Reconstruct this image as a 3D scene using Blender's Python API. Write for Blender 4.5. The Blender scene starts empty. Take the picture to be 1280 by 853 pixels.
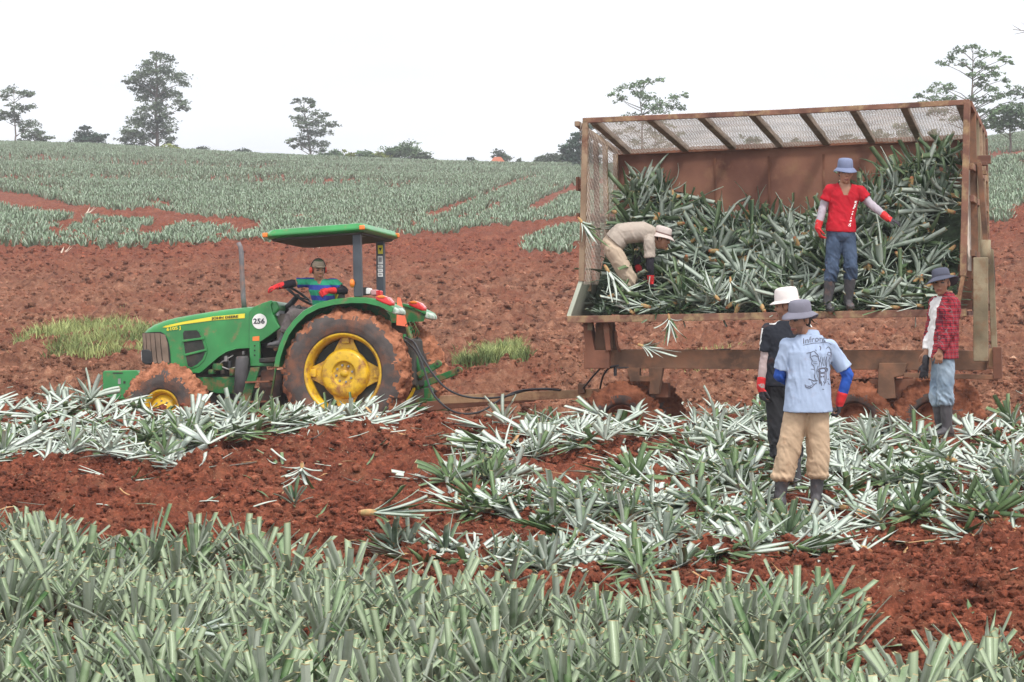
import bpy, bmesh, math, random
import numpy as np
from mathutils import Vector, Matrix, Quaternion

C = bpy.context
SC = C.scene
COL = SC.collection
R = math.radians
rng = np.random.default_rng(7)
random.seed(7)

# ------------------------------------------------------------------ camera
CAM_H = 3.0
FPX = 3500.0
PITCH = math.atan((426.5 - 194.0) / FPX)
cam_d = bpy.data.cameras.new('camera')
cam = bpy.data.objects.new('camera', cam_d)
COL.objects.link(cam)
cam_d.sensor_width = 36.0
cam_d.lens = FPX * 36.0 / 1280.0
cam_d.clip_start = 0.5
cam_d.clip_end = 9000
cam.location = (0, 0, CAM_H)
cam.rotation_euler = (math.pi / 2 - PITCH, 0, 0)
SC.camera = cam
cp, sp = math.cos(PITCH), math.sin(PITCH)


def ray(px, py):
    a = (px - 640.0) / FPX
    b = (426.5 - py) / FPX
    d = Vector((a, cp + b * sp, -sp + b * cp))
    return d / d.y


def P(px, py, D):
    """world point seen at pixel (px,py) of the photograph, D metres in front"""
    d = ray(px, py)
    return Vector((d.x * D, D, CAM_H + d.z * D))


def toplane(M, px, py, b):
    """local (x,z) of the frame M where the sight line meets its plane y=b"""
    Mi = M.inverted()
    o = Mi @ Vector((0, 0, CAM_H))
    d = Mi.to_3x3() @ ray(px, py)
    t = (b - o.y) / d.y
    q = o + d * t
    return (q.x, q.z)


# ------------------------------------------------------------------ world & light
w = bpy.data.worlds.new('World')
SC.world = w
w.use_nodes = True
nt = w.node_tree
nt.nodes.clear()
N = nt.nodes.new
out = N('ShaderNodeOutputWorld')
bg = N('ShaderNodeBackground')
sky = N('ShaderNodeTexSky')
sky.sky_type = 'NISHITA'
sky.sun_disc = False
SUN_EL, SUN_AZ = 58.0, 150.0      # azimuth: clockwise from +Y, so behind the camera to the right
sky.sun_elevation = R(SUN_EL)
sky.sun_rotation = R(SUN_AZ)
sky.air_density = 1.0
sky.dust_density = 3.0
tc = N('ShaderNodeTexCoord')
mp = N('ShaderNodeMapping')
mp.inputs['Scale'].default_value = (1.0, 1.0, 4.5)
ns = N('ShaderNodeTexNoise')
ns.inputs['Scale'].default_value = 3.2
ns.inputs['Detail'].default_value = 6
ns.inputs['Roughness'].default_value = 0.55
cr = N('ShaderNodeValToRGB')
cr.color_ramp.elements[0].position = 0.36
cr.color_ramp.elements[0].color = (11.6, 12.0, 12.8, 1)
cr.color_ramp.elements[1].position = 0.60
cr.color_ramp.elements[1].color = (15.2, 15.3, 15.4, 1)
mx = N('ShaderNodeMixRGB')
mx.inputs['Fac'].default_value = 0.96
L = nt.links.new
L(tc.outputs['Generated'], mp.inputs['Vector'])
L(mp.outputs['Vector'], ns.inputs['Vector'])
L(ns.outputs['Fac'], cr.inputs['Fac'])
L(sky.outputs['Color'], mx.inputs['Color1'])
L(cr.outputs['Color'], mx.inputs['Color2'])
L(mx.outputs['Color'], bg.inputs['Color'])
bg.inputs['Strength'].default_value = 0.10
L(bg.outputs['Background'], out.inputs['Surface'])

sd = bpy.data.lights.new('sun', 'SUN')
sd.energy = 3.0
sd.angle = R(12)
sd.color = (1.0, 0.965, 0.91)
so = bpy.data.objects.new('sun', sd)
COL.objects.link(so)
az = R(SUN_AZ)
sdir = Vector((math.sin(az) * math.cos(R(SUN_EL)), math.cos(az) * math.cos(R(SUN_EL)), math.sin(R(SUN_EL))))
so.rotation_euler = (-sdir).to_track_quat('-Z', 'Y').to_euler()
so.location = (20, -20, 60)

SC.view_settings.view_transform = 'Standard'
SC.view_settings.look = 'None'
SC.view_settings.exposure = 0.08
SC.view_settings.gamma = 1.0
SC.render.engine = 'CYCLES'
SC.cycles.max_bounces = 6
SC.cycles.diffuse_bounces = 3
SC.cycles.glossy_bounces = 2
SC.cycles.transmission_bounces = 2
SC.cycles.volume_bounces = 0
SC.cycles.caustics_reflective = False
SC.cycles.caustics_refractive = False


# ------------------------------------------------------------------ numpy noise
def _hash(ix, iy, seed):
    h = (ix.astype(np.int64) * 374761393 + iy.astype(np.int64) * 668265263 + seed * 1442695041) & 0xFFFFFFFF
    h = ((h ^ (h >> 13)) * 1274126177) & 0xFFFFFFFF
    h = h ^ (h >> 16)
    return (h & 0xFFFFFF).astype(np.float64) / 0xFFFFFF


def vnoise(x, y, seed=0):
    x = np.asarray(x, float); y = np.asarray(y, float)
    ix = np.floor(x); iy = np.floor(y)
    fx = x - ix; fy = y - iy
    fx = fx * fx * fx * (fx * (fx * 6 - 15) + 10)
    fy = fy * fy * fy * (fy * (fy * 6 - 15) + 10)
    a = _hash(ix, iy, seed); b = _hash(ix + 1, iy, seed)
    c = _hash(ix, iy + 1, seed); d = _hash(ix + 1, iy + 1, seed)
    return (a + (b - a) * fx) * (1 - fy) + (c + (d - c) * fx) * fy   # 0..1


def fbm(x, y, seed=0, octaves=4, gain=0.5):
    s = 0; amp = 1; tot = 0
    x = np.asarray(x, float); y = np.asarray(y, float)
    for o in range(octaves):
        c, n = math.cos(0.6 * o + .3), math.sin(0.6 * o + .3)
        s = s + amp * vnoise(x * c - y * n + 17 * o, x * n + y * c - 9 * o, seed + o)
        tot += amp
        amp *= gain
        x = x * 2.03; y = y * 2.03
    return s / tot


def sstep(a, b, x):
    t = np.clip((np.asarray(x, float) - a) / (b - a), 0, 1)
    return t * t * (3 - 2 * t)


# ------------------------------------------------------------------ materials
def mat(name, col, rough=0.7, var=0.15, scale=6.0, bump=0.0, bscale=40.0, metal=0.0, spec=0.4, col2=None,
        dirt=None, dirt_amt=0.0, dirt_scale=3.0, mottle=None, coat=0.0):
    m = bpy.data.materials.new(name)
    m.use_nodes = True
    t = m.node_tree
    b = t.nodes['Principled BSDF']
    b.inputs['Roughness'].default_value = rough
    b.inputs['Metallic'].default_value = metal
    b.inputs['Specular IOR Level'].default_value = spec
    b.inputs['Coat Weight'].default_value = coat
    tcn = t.nodes.new('ShaderNodeTexCoord')
    n1 = t.nodes.new('ShaderNodeTexNoise')
    n1.inputs['Scale'].default_value = scale
    n1.inputs['Detail'].default_value = 5
    t.links.new(tcn.outputs['Object'], n1.inputs['Vector'])
    rp = t.nodes.new('ShaderNodeValToRGB')
    lo = [max(0, c * (1 - var)) for c in col]
    hi = [min(1, c * (1 + var)) for c in (col2 or col)]
    rp.color_ramp.elements[0].position = .32
    rp.color_ramp.elements[1].position = .68
    rp.color_ramp.elements[0].color = (*lo, 1)
    rp.color_ramp.elements[1].color = (*hi, 1)
    t.links.new(n1.outputs['Fac'], rp.inputs['Fac'])
    last = rp.outputs['Color']
    if dirt is not None:
        n2 = t.nodes.new('ShaderNodeTexNoise')
        n2.inputs['Scale'].default_value = dirt_scale
        n2.inputs['Detail'].default_value = 8
        n2.inputs['Roughness'].default_value = .65
        t.links.new(tcn.outputs['Object'], n2.inputs['Vector'])
        r2 = t.nodes.new('ShaderNodeValToRGB')
        c0 = 0.78 - dirt_amt * 0.5
        r2.color_ramp.elements[0].position = max(0, c0 - .10)
        r2.color_ramp.elements[0].color = (0, 0, 0, 1)
        r2.color_ramp.elements[1].position = min(1, c0 + .10)
        r2.color_ramp.elements[1].color = (1, 1, 1, 1)
        t.links.new(n2.outputs['Fac'], r2.inputs['Fac'])
        mm = t.nodes.new('ShaderNodeMixRGB')
        mm.inputs['Color2'].default_value = (*dirt, 1)
        t.links.new(r2.outputs['Color'], mm.inputs['Fac'])
        t.links.new(last, mm.inputs['Color1'])
        last = mm.outputs['Color']
    t.links.new(last, b.inputs['Base Color'])
    if bump > 0:
        n3 = t.nodes.new('ShaderNodeTexNoise')
        n3.inputs['Scale'].default_value = bscale
        n3.inputs['Detail'].default_value = 6
        t.links.new(tcn.outputs['Object'], n3.inputs['Vector'])
        bp = t.nodes.new('ShaderNodeBump')
        bp.inputs['Strength'].default_value = 1.0
        bp.inputs['Distance'].default_value = bump
        t.links.new(n3.outputs['Fac'], bp.inputs['Height'])
        t.links.new(bp.outputs['Normal'], b.inputs['Normal'])
    return m


MUD = (0.27, 0.095, 0.048)


# ------------------------------------------------------------------ mesh builder
def np_mesh(name, verts, faces, midx=None, smooth=False):
    """verts (n,3), faces list of equal-length rows (n,k) array or list of lists"""
    me = bpy.data.meshes.new(name)
    verts = np.asarray(verts, np.float32)
    if isinstance(faces, np.ndarray):
        k = faces.shape[1]
        nf = len(faces)
        me.vertices.add(len(verts))
        me.vertices.foreach_set('co', verts.ravel())
        me.loops.add(nf * k)
        me.loops.foreach_set('vertex_index', faces.astype(np.int32).ravel())
        me.polygons.add(nf)
        me.polygons.foreach_set('loop_start', (np.arange(nf) * k).astype(np.int32))
        me.polygons.foreach_set('loop_total', np.full(nf, k, np.int32))
        if midx is not None:
            me.polygons.foreach_set('material_index', np.asarray(midx, np.int32))
        me.polygons.foreach_set('use_smooth', np.full(nf, bool(smooth)))
        me.update(calc_edges=True)
    else:
        me.from_pydata([tuple(v) for v in verts], [], faces)
        if midx is not None:
            me.polygons.foreach_set('material_index', np.asarray(midx, np.int32))
        me.polygons.foreach_set('use_smooth', np.full(len(me.polygons), bool(smooth)))
    me.update()
    return me


def link(name, me, mats=None, parent=None, loc=None):
    if mats is not None and len(me.materials) == 0:
        for m in (mats if isinstance(mats, (list, tuple)) else [mats]):
            me.materials.append(m)
    o = bpy.data.objects.new(name, me)
    COL.objects.link(o)
    if parent is not None:
        o.parent = parent
    if loc is not None:
        o.location = loc
    return o


def tag(o, label=None, cat=None, group=None, kind=None):
    if label: o['label'] = label
    if cat: o['category'] = cat
    if group: o['group'] = group
    if kind: o['kind'] = kind
    return o


def empty(name, M=None, label=None, cat=None, group=None):
    o = bpy.data.objects.new(name, None)
    o.empty_display_size = 0.2
    COL.objects.link(o)
    if M is not None:
        o.matrix_world = M
    tag(o, label, cat, group)
    return o


class MB:
    def __init__(s):
        s.v = []; s.f = []; s.m = []; s.mi = 0

    def add(s, vs, fs):
        n = len(s.v)
        s.v += [Vector(v) for v in vs]
        for f in fs:
            s.f.append([i + n for i in f]); s.m.append(s.mi)
        return s

    def box(s, c, d, rot=None):
        c = Vector(c); hx, hy, hz = d[0] / 2, d[1] / 2, d[2] / 2
        vs = [Vector((x, y, z)) for x in (-hx, hx) for y in (-hy, hy) for z in (-hz, hz)]
        if rot is not None:
            vs = [rot @ v for v in vs]
        vs = [v + c for v in vs]
        return s.add(vs, [(0, 1, 3, 2), (4, 6, 7, 5), (0, 4, 5, 1), (2, 3, 7, 6), (0, 2, 6, 4), (1, 5, 7, 3)])

    def beam(s, p, q, w, h, up=(0, 0, 1)):
        """box from p to q, width w across, height h along up"""
        p = Vector(p); q = Vector(q); d = (q - p)
        ln = d.length
        x = d.normalized(); up = Vector(up)
        y = up.cross(x)
        if y.length < 1e-4:
            y = Vector((0, 1, 0)).cross(x)
        y.normalize(); z = x.cross(y)
        M = Matrix((x, y, z)).transposed()
        return s.box((p + q) / 2, (ln, w, h), M)

    def prism(s, poly, b0, b1, axis='y'):
        """poly = [(x,z)..] extruded along y from b0 to b1"""
        n = len(poly)
        if axis == 'y':
            vs = [(x, b0, z) for x, z in poly] + [(x, b1, z) for x, z in poly]
        elif axis == 'x':
            vs = [(b0, x, z) for x, z in poly] + [(b1, x, z) for x, z in poly]
        else:
            vs = [(x, z, b0) for x, z in poly] + [(x, z, b1) for x, z in poly]
        fs = [list(range(n)), list(range(2 * n - 1, n - 1, -1))]
        fs += [[i, (i + 1) % n, n + (i + 1) % n, n + i] for i in range(n)]
        return s.add(vs, fs)

    def tube(s, pts, r, seg=8, caps=True):
        pts = [Vector(p) for p in pts]
        n = len(pts)
        rs = r if isinstance(r, (list, tuple)) else [r] * n
        vs = []; prev = None
        for i, p in enumerate(pts):
            t = (pts[min(i + 1, n - 1)] - pts[max(i - 1, 0)]).normalized()
            if prev is None:
                a = Vector((0, 0, 1)) if abs(t.z) < .9 else Vector((1, 0, 0))
                u = t.cross(a).normalized()
            else:
                u = (prev - t * prev.dot(t)).normalized()
            prev = u
            v = t.cross(u)
            for k in range(seg):
                an = 2 * math.pi * k / seg
                vs.append(p + (u * math.cos(an) + v * math.sin(an)) * rs[i])
        fs = []
        for i in range(n - 1):
            for k in range(seg):
                a = i * seg + k; b = i * seg + (k + 1) % seg
                fs.append((a, b, b + seg, a + seg))
        if caps:
            fs.append(list(range(seg))[::-1]); fs.append(list(range((n - 1) * seg, n * seg)))
        return s.add(vs, fs)

    def lathe(s, prof, c=(0, 0, 0), axis='y', seg=48, closed=False):
        """prof = [(radius, height)..] about an axis through c"""
        c = Vector(c); vs = []; fs = []
        n = len(prof)
        for k in range(seg):
            a = 2 * math.pi * k / seg; ca, sa = math.cos(a), math.sin(a)
            for r, h in prof:
                if axis == 'y': vs.append(c + Vector((r * ca, h, r * sa)))
                elif axis == 'z': vs.append(c + Vector((r * ca, r * sa, h)))
                else: vs.append(c + Vector((h, r * ca, r * sa)))
        m = n if closed else n - 1
        for k in range(seg):
            k2 = (k + 1) % seg
            for i in range(m):
                j = (i + 1) % n
                fs.append((k * n + i, k2 * n + i, k2 * n + j, k * n + j))
        return s.add(vs, fs)

    def ell(s, c, r, rot=None, seg=12, rings=8):
        c = Vector(c)
        if not isinstance(r, (tuple, list, Vector)): r = (r, r, r)
        vs = []; fs = []
        for i in range(rings + 1):
            th = math.pi * i / rings
            for k in range(seg):
                ph = 2 * math.pi * k / seg
                v = Vector((r[0] * math.sin(th) * math.cos(ph), r[1] * math.sin(th) * math.sin(ph), r[2] * math.cos(th)))
                if rot is not None: v = rot @ v
                vs.append(v + c)
        for i in range(rings):
            for k in range(seg):
                k2 = (k + 1) % seg
                fs.append((i * seg + k, (i + 1) * seg + k, (i + 1) * seg + k2, i * seg + k2))
        return s.add(vs, fs)

    def loft(s, rings, caps=True):
        n = len(rings[0]); vs = [v for r in rings for v in r]; fs = []
        for i in range(len(rings) - 1):
            for k in range(n):
                a = i * n + k; b = i * n + (k + 1) % n
                fs.append((a, b, b + n, a + n))
        if caps:
            fs.append(list(range(n))[::-1]); fs.append(list(range((len(rings) - 1) * n, len(rings) * n)))
        return s.add(vs, fs)

    def mesh(s, name='m', smooth=False):
        me = bpy.data.meshes.new(name)
        me.from_pydata([tuple(v) for v in s.v], [], s.f)
        me.polygons.foreach_set('material_index', np.array(s.m, np.int32))
        bm = bmesh.new(); bm.from_mesh(me)
        bmesh.ops.remove_doubles(bm, verts=bm.verts, dist=1e-5)
        bmesh.ops.recalc_face_normals(bm, faces=bm.faces)
        bm.to_mesh(me); bm.free()
        if smooth:
            me.polygons.foreach_set('use_smooth', np.ones(len(me.polygons), bool))
        me.update()
        return me

    def build(s, name, mats, parent=None, smooth=False, bevel=0.0, seg=2, angle=35, label=None):
        me = s.mesh(name, smooth)
        o = link(name, me, mats, parent)
        if label: o['label'] = label
        if bevel > 0:
            b = o.modifiers.new('bevel', 'BEVEL'); b.width = bevel; b.segments = seg
            b.limit_method = 'ANGLE'; b.angle_limit = R(angle)
            if not smooth:
                me.polygons.foreach_set('use_smooth', np.ones(len(me.polygons), bool))
            wn = o.modifiers.new('wn', 'WEIGHTED_NORMAL'); wn.keep_sharp = True
        elif smooth:
            pass
        return o


def arc_pts(c, r, a0, a1, n, asp=1.0):
    return [(c[0] + r * math.cos(R(a0 + (a1 - a0) * i / (n - 1))), c[1] + asp * r * math.sin(R(a0 + (a1 - a0) * i / (n - 1)))) for i in range(n)]


def text_mesh(body, size, extrude=0.0008, bold=.025):
    cu = bpy.data.curves.new('txt', 'FONT')
    cu.body = body; cu.size = size; cu.extrude = extrude
    cu.align_x = 'CENTER'; cu.align_y = 'CENTER'
    cu.resolution_u = 3; cu.offset = bold * size
    o = bpy.data.objects.new('txt', cu)
    COL.objects.link(o)
    dg = C.evaluated_depsgraph_get(); dg.update()
    me = bpy.data.meshes.new_from_object(o.evaluated_get(dg))
    bpy.data.objects.remove(o); bpy.data.curves.remove(cu)
    me.materials.clear()
    return me
# ------------------------------------------------------------------ the lie of the land
def lane_d(x, y):
    """distance behind (+) or before (-) the line the tractor and trailer stand on"""
    return y - (36.0 - (x + 3.1) * math.tan(R(12.5)))


def crest_z(u):
    """height of the far crest, by bearing"""
    px = 640 + u * FPX
    py = np.interp(px, [-400, 0, 120, 300, 500, 640, 760, 1000, 1240, 1300, 1700],
                   [172, 179, 182, 193, 202, 206, 207, 196, 172, 164, 150])
    return 3 + (194 - py) / FPX * 262.0


def macro(x, y):
    x = np.asarray(x, float); y = np.asarray(y, float)
    yy = np.maximum(y, 1.0)
    u = np.clip(x / yy, -.35, .35)
    d = lane_d(x, y)
    z = np.zeros_like(x + y)
    # trough the wheels run in, falling away from the camera
    near = sstep(-3.9, -1.9, d)
    far = sstep(2.2, 11.0, d)
    prof = -0.62 - 0.115 * np.clip(d, -1.5, 3.5)
    z = z + near * (1 - far) * prof + far * (-0.42) * (1 - sstep(48, 84, y))
    # the far slope
    t = np.clip((y - 82) / (262 - 82), 0, 1)
    zc = crest_z(u)
    hill = zc * (t ** 1.12)
    over = np.clip((y - 250) / 60, 0, 1)
    z = z + np.where(y > 82, hill, 0) - 3.2 * over ** 2 * 1.0 - np.clip(y - 310, 0, 400) * 0.012
    # right-hand shoulder is steeper and closer
    rs = sstep(.135, .20, u) * sstep(44, 100, y) * (1 - sstep(170, 250, y))
    z = z + 1.1 * rs
    z = z + .9 * (fbm(x * .035 + 3, y * .05, 71, 2) - .5) * sstep(105, 150, y) * (1 - sstep(235, 262, y))
    # low banks in the picked strip
    z = z + 0.16 * np.exp(-(((x - 3.35) / 1.1) ** 2 + ((y - 19.6) / 1.0) ** 2))
    z = z + 0.14 * np.exp(-(((x + 1.6) / 2.6) ** 2 + ((y - 29.6) / 1.1) ** 2))
    z = z + 0.07 * np.sin((y + 0.18 * x + .5 * vnoise(x * .3, y * .3, 5)) * 2 * math.pi / 2.35) * (1 - sstep(29, 31, y))
    return z


def soil_amp(x, y):
    """how rough the tilth is: full on open soil"""
    return 1.0 - 0.5 * sstep(90, 150, y)


ANCH = []      # (x, y, z, radius): earth trodden level under feet
for _px, _py, _D, _r in ((1003, 636, 23.8, .62), (982, 611, 25.15, .35), (1181, 545, 28.5, .40)):
    _p = P(_px, _py, _D); ANCH.append((_p.x, _p.y, _p.z, _r))
for _k in (.45, .95, 1.5):
    ANCH.append((ANCH[0][0] * (1 - _k / 26), ANCH[0][1] - _k, ANCH[0][2] - .05, .5))
ANCH += [(-2.14, 35.3, -.56, .5), (-4.51, 35.85, -.74, .6), (-4.16, 37.58, -.94, .6), (1.3, 33.31, -.62, .5), (1.66, 34.76, -.70, .5)]


def ground_z(x, y, fine=True):
    z = macro(x, y) - .045
    a = soil_amp(x, y)
    z = z + a * (0.17 * (fbm(x * .55, y * .55, 3, 3) - .5) + 0.13 * (fbm(x * 1.9, y * 1.9, 11, 2) - .5))
    if fine:
        n = fbm(x * 5.2, y * 5.2, 21, 3, .6)
        z = z + a * 0.13 * np.abs(n - .5) * 2 * 1.3
        mid = sstep(36, 44, y) * (1 - sstep(105, 140, y))
        c = fbm(x * 1.5, y * .9, 61, 3, .6)
        z = z + mid * .42 * np.clip(c - .42, 0, 1)
        c2 = vnoise(x * 3.1, y * 1.6, 63)
        z = z + mid * .16 * c2 ** 2
        n2 = vnoise(x * 17, y * 17, 31)
        z = z + a * 0.034 * (n2 - .5) * (1 - sstep(45, 80, y))
        n3 = vnoise(x * 37, y * 37, 41)
        z = z + 0.026 * (n3 - .5) * (1 - sstep(35, 45, y))
        n4 = vnoise(x * 9.5 + 3, y * 9.5, 43)
        z = z + 0.035 * np.clip(n4 - .62, 0, 1) * 2 * (1 - sstep(45, 80, y))
    for ax, ay, az_, ar in ANCH:
        w_ = np.exp(-(((x - ax) ** 2 + (y - ay) ** 2) / ar ** 2) ** 1.5)
        z = z * (1 - w_) + (az_ + .1 * (z - macro(x, y))) * w_
    return z


def gz(x, y):
    return float(ground_z(np.array([x]), np.array([y]), False)[0])


_DS = np.concatenate([np.arange(12, 60, .12), np.arange(60, 300, 1.2)])


def ground_at(px, py):
    """point of the ground seen at pixel (px,py)"""
    d = ray(px, py)
    if d.z >= -1e-4: return None
    dd = CAM_H + d.z * _DS - ground_z(d.x * _DS, _DS, False)
    k = np.argmax(dd <= 0)
    if dd[k] > 0: return None
    D = _DS[k] if k == 0 else _DS[k - 1] + (_DS[k] - _DS[k - 1]) * dd[k - 1] / (dd[k - 1] - dd[k])
    return Vector((d.x * D, D, gz(d.x * D, D)))


def pix_of(x, y, z):
    """arrays of world points to photo pixels"""
    yy = y * cp - (z - CAM_H) * sp
    up = y * sp + (z - CAM_H) * cp
    return 640 + FPX * x / yy, 426.5 - FPX * up / yy


def in_poly(px, py, poly):
    px = np.asarray(px); py = np.asarray(py)
    r = np.zeros(px.shape, bool)
    n = len(poly)
    for i in range(n):
        x1, y1 = poly[i]; x2, y2 = poly[(i + 1) % n]
        c = ((y1 > py) != (y2 > py)) & (px < (x2 - x1) * (py - y1) / ((y2 - y1) + 1e-9) + x1)
        r ^= c
    return r


def build_ground():
    ys = [-60, -30, -12, -4, 0, 3, 6, 8, 10, 11]
    y = 12.0
    while y < 46:
        ys.append(y); y += 0.030 if y < 34 else 0.045
    while y < 130:
        ys.append(y); y *= 1.0019
    while y < 330:
        ys.append(y); y *= 1.0045
    while y < 1500:
        ys.append(y); y *= 1.08
    ys = np.array(ys)
    core = np.linspace(-.205, .205, 760)
    side = [.215, .23, .25, .28, .32, .38, .46, .6, .8, 1.1]
    us = np.array([-s for s in side[::-1]] + list(core) + side)
    U, Y = np.meshgrid(us, ys)
    X = U * (np.maximum(Y, 0) + 6)
    # jitter breaks the regular grid up
    Z = ground_z(X, Y)
    nr, nc = X.shape
    V = np.stack([X, Y, Z], -1).reshape(-1, 3)
    i = np.arange(nr - 1)[:, None] * nc + np.arange(nc - 1)[None, :]
    F = np.stack([i, i + 1, i + nc + 1, i + nc], -1).reshape(-1, 4)
    me = np_mesh('ground', V, F, smooth=True)
    o = link('ground', me, [soil_mat()])
    tag(o, kind='structure')
    return o


def soil_mat():
    m = bpy.data.materials.new('red_soil')
    m.use_nodes = True
    t = m.node_tree; b = t.nodes['Principled BSDF']
    Nn = t.nodes.new; Lk = t.links.new
    geo = Nn('ShaderNodeNewGeometry')

    def noise(scale, det=5, rough=.6, vec=None, sx=1, sy=1):
        n = Nn('ShaderNodeTexNoise'); n.inputs['Scale'].default_value = scale
        n.inputs['Detail'].default_value = det; n.inputs['Roughness'].default_value = rough
        mpn = Nn('ShaderNodeMapping'); mpn.inputs['Scale'].default_value = (sx, sy, 1)
        Lk(geo.outputs['Position'], mpn.inputs['Vector']); Lk(mpn.outputs['Vector'], n.inputs['Vector'])
        return n.outputs['Fac']

    def ramp(src, stops):
        r = Nn('ShaderNodeValToRGB')
        e = r.color_ramp.elements
        e[0].position, e[0].color = stops[0][0], (*stops[0][1], 1)
        e[1].position, e[1].color = stops[-1][0], (*stops[-1][1], 1)
        for p, c in stops[1:-1]:
            k = e.new(p); k.color = (*c, 1)
        Lk(src, r.inputs['Fac']); return r.outputs['Color']

    def mix(f, a, c, mode='MIX'):
        x = Nn('ShaderNodeMixRGB'); x.blend_type = mode
        if isinstance(f, float): x.inputs['Fac'].default_value = f
        else: Lk(f, x.inputs['Fac'])
        for s, v in ((1, a), (2, c)):
            if isinstance(v, tuple): x.inputs[s].default_value = (*v, 1)
            else: Lk(v, x.inputs[s])
        return x.outputs['Color']

    # the tilled red earth: broad patches, crumbs, pale stones and straw
    base = ramp(noise(.9, 8, .75), [(.3, (.105, .028, .016)), (.5, (.170, .048, .026)), (.72, (.235, .078, .042))])
    crumb = ramp(noise(17, 8, .82), [(.37, (.42, .39, .38)), (.5, (.95, .95, .95)), (.62, (1.65, 1.65, 1.65))])
    col = mix(1.0, base, crumb, 'MULTIPLY')
    tanp = ramp(noise(2.6, 6, .7), [(.52, (0, 0, 0)), (.74, (.5, .5, .5))])
    col = mix(tanp, col, (.30, .135, .075))
    # weathered, straw-littered belt behind the trailer
    sep = Nn('ShaderNodeSeparateXYZ'); Lk(geo.outputs['Position'], sep.inputs[0])
    wob = noise(.22, 4, .6)
    ad = Nn('ShaderNodeMath'); ad.operation = 'MULTIPLY_ADD'
    Lk(wob, ad.inputs[0]); ad.inputs[1].default_value = 16.0; Lk(sep.outputs['Y'], ad.inputs[2])
    sc_ = Nn('ShaderNodeMapRange'); Lk(ad.outputs[0], sc_.inputs['Value'])
    sc_.inputs['From Min'].default_value = 0; sc_.inputs['From Max'].default_value = 100
    belt = ramp(sc_.outputs[0], [(.44, (0, 0, 0)), (.49, (1, 1, 1)), (.76, (.8, .8, .8)), (.92, (0, 0, 0))])
    patch = ramp(noise(.75, 6, .75, sy=.35), [(.30, (.15, .15, .15)), (.52, (1, 1, 1))])
    bf = mix(1.0, belt, patch, 'MULTIPLY')
    weather = ramp(noise(5.5, 8, .85, sy=.5), [(.36, (.080, .034, .021)), (.47, (.185, .080, .047)), (.57, (.265, .128, .078)), (.68, (.45, .29, .19))])
    streak = ramp(noise(2.2, 7, .8, sx=.5, sy=.22), [(.38, (.62, .58, .58)), (.62, (1.25, 1.25, 1.25))])
    weather = mix(1.0, weather, streak, 'MULTIPLY')
    col = mix(bf, col, weather)
    fleck = ramp(noise(55, 2, .5), [(.66, (0, 0, 0)), (.72, (1, 1, 1))])
    litter = ramp(noise(1.3, 3, .6), [(.42, (0, 0, 0)), (.6, (.8, .8, .8))])
    fl = mix(1.0, fleck, litter, 'MULTIPLY')
    col = mix(fl, col, (.46, .32, .2))
    Lk(col, b.inputs['Base Color'])
    b.inputs['Roughness'].default_value = .93
    b.inputs['Specular IOR Level'].default_value = .15
    bp = Nn('ShaderNodeBump'); bp.inputs['Distance'].default_value = .035; bp.inputs['Strength'].default_value = .9
    Lk(noise(24, 7, .7), bp.inputs['Height'])
    Lk(bp.outputs['Normal'], b.inputs['Normal'])
    return m


ground = build_ground()
SOIL = ground.data.materials[0]


def clod_mat():
    m = SOIL.copy(); m.name = 'soil_lumps'; t = m.node_tree; b = t.nodes['Principled BSDF']
    g = t.nodes.new('ShaderNodeNewGeometry'); r = t.nodes.new('ShaderNodeValToRGB')
    r.color_ramp.elements[0].color = (.58, .56, .55, 1); r.color_ramp.elements[1].color = (1.55, 1.6, 1.65, 1)
    e = r.color_ramp.elements.new(.6); e.color = (1.0, .98, .96, 1)
    t.links.new(g.outputs['Random Per Island'], r.inputs['Fac'])
    x = t.nodes.new('ShaderNodeMixRGB'); x.blend_type = 'MULTIPLY'; x.inputs['Fac'].default_value = 1
    t.links.new(b.inputs['Base Color'].links[0].from_socket, x.inputs['Color1']); t.links.new(r.outputs['Color'], x.inputs['Color2'])
    t.links.new(x.outputs['Color'], b.inputs['Base Color'])
    return m


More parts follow.
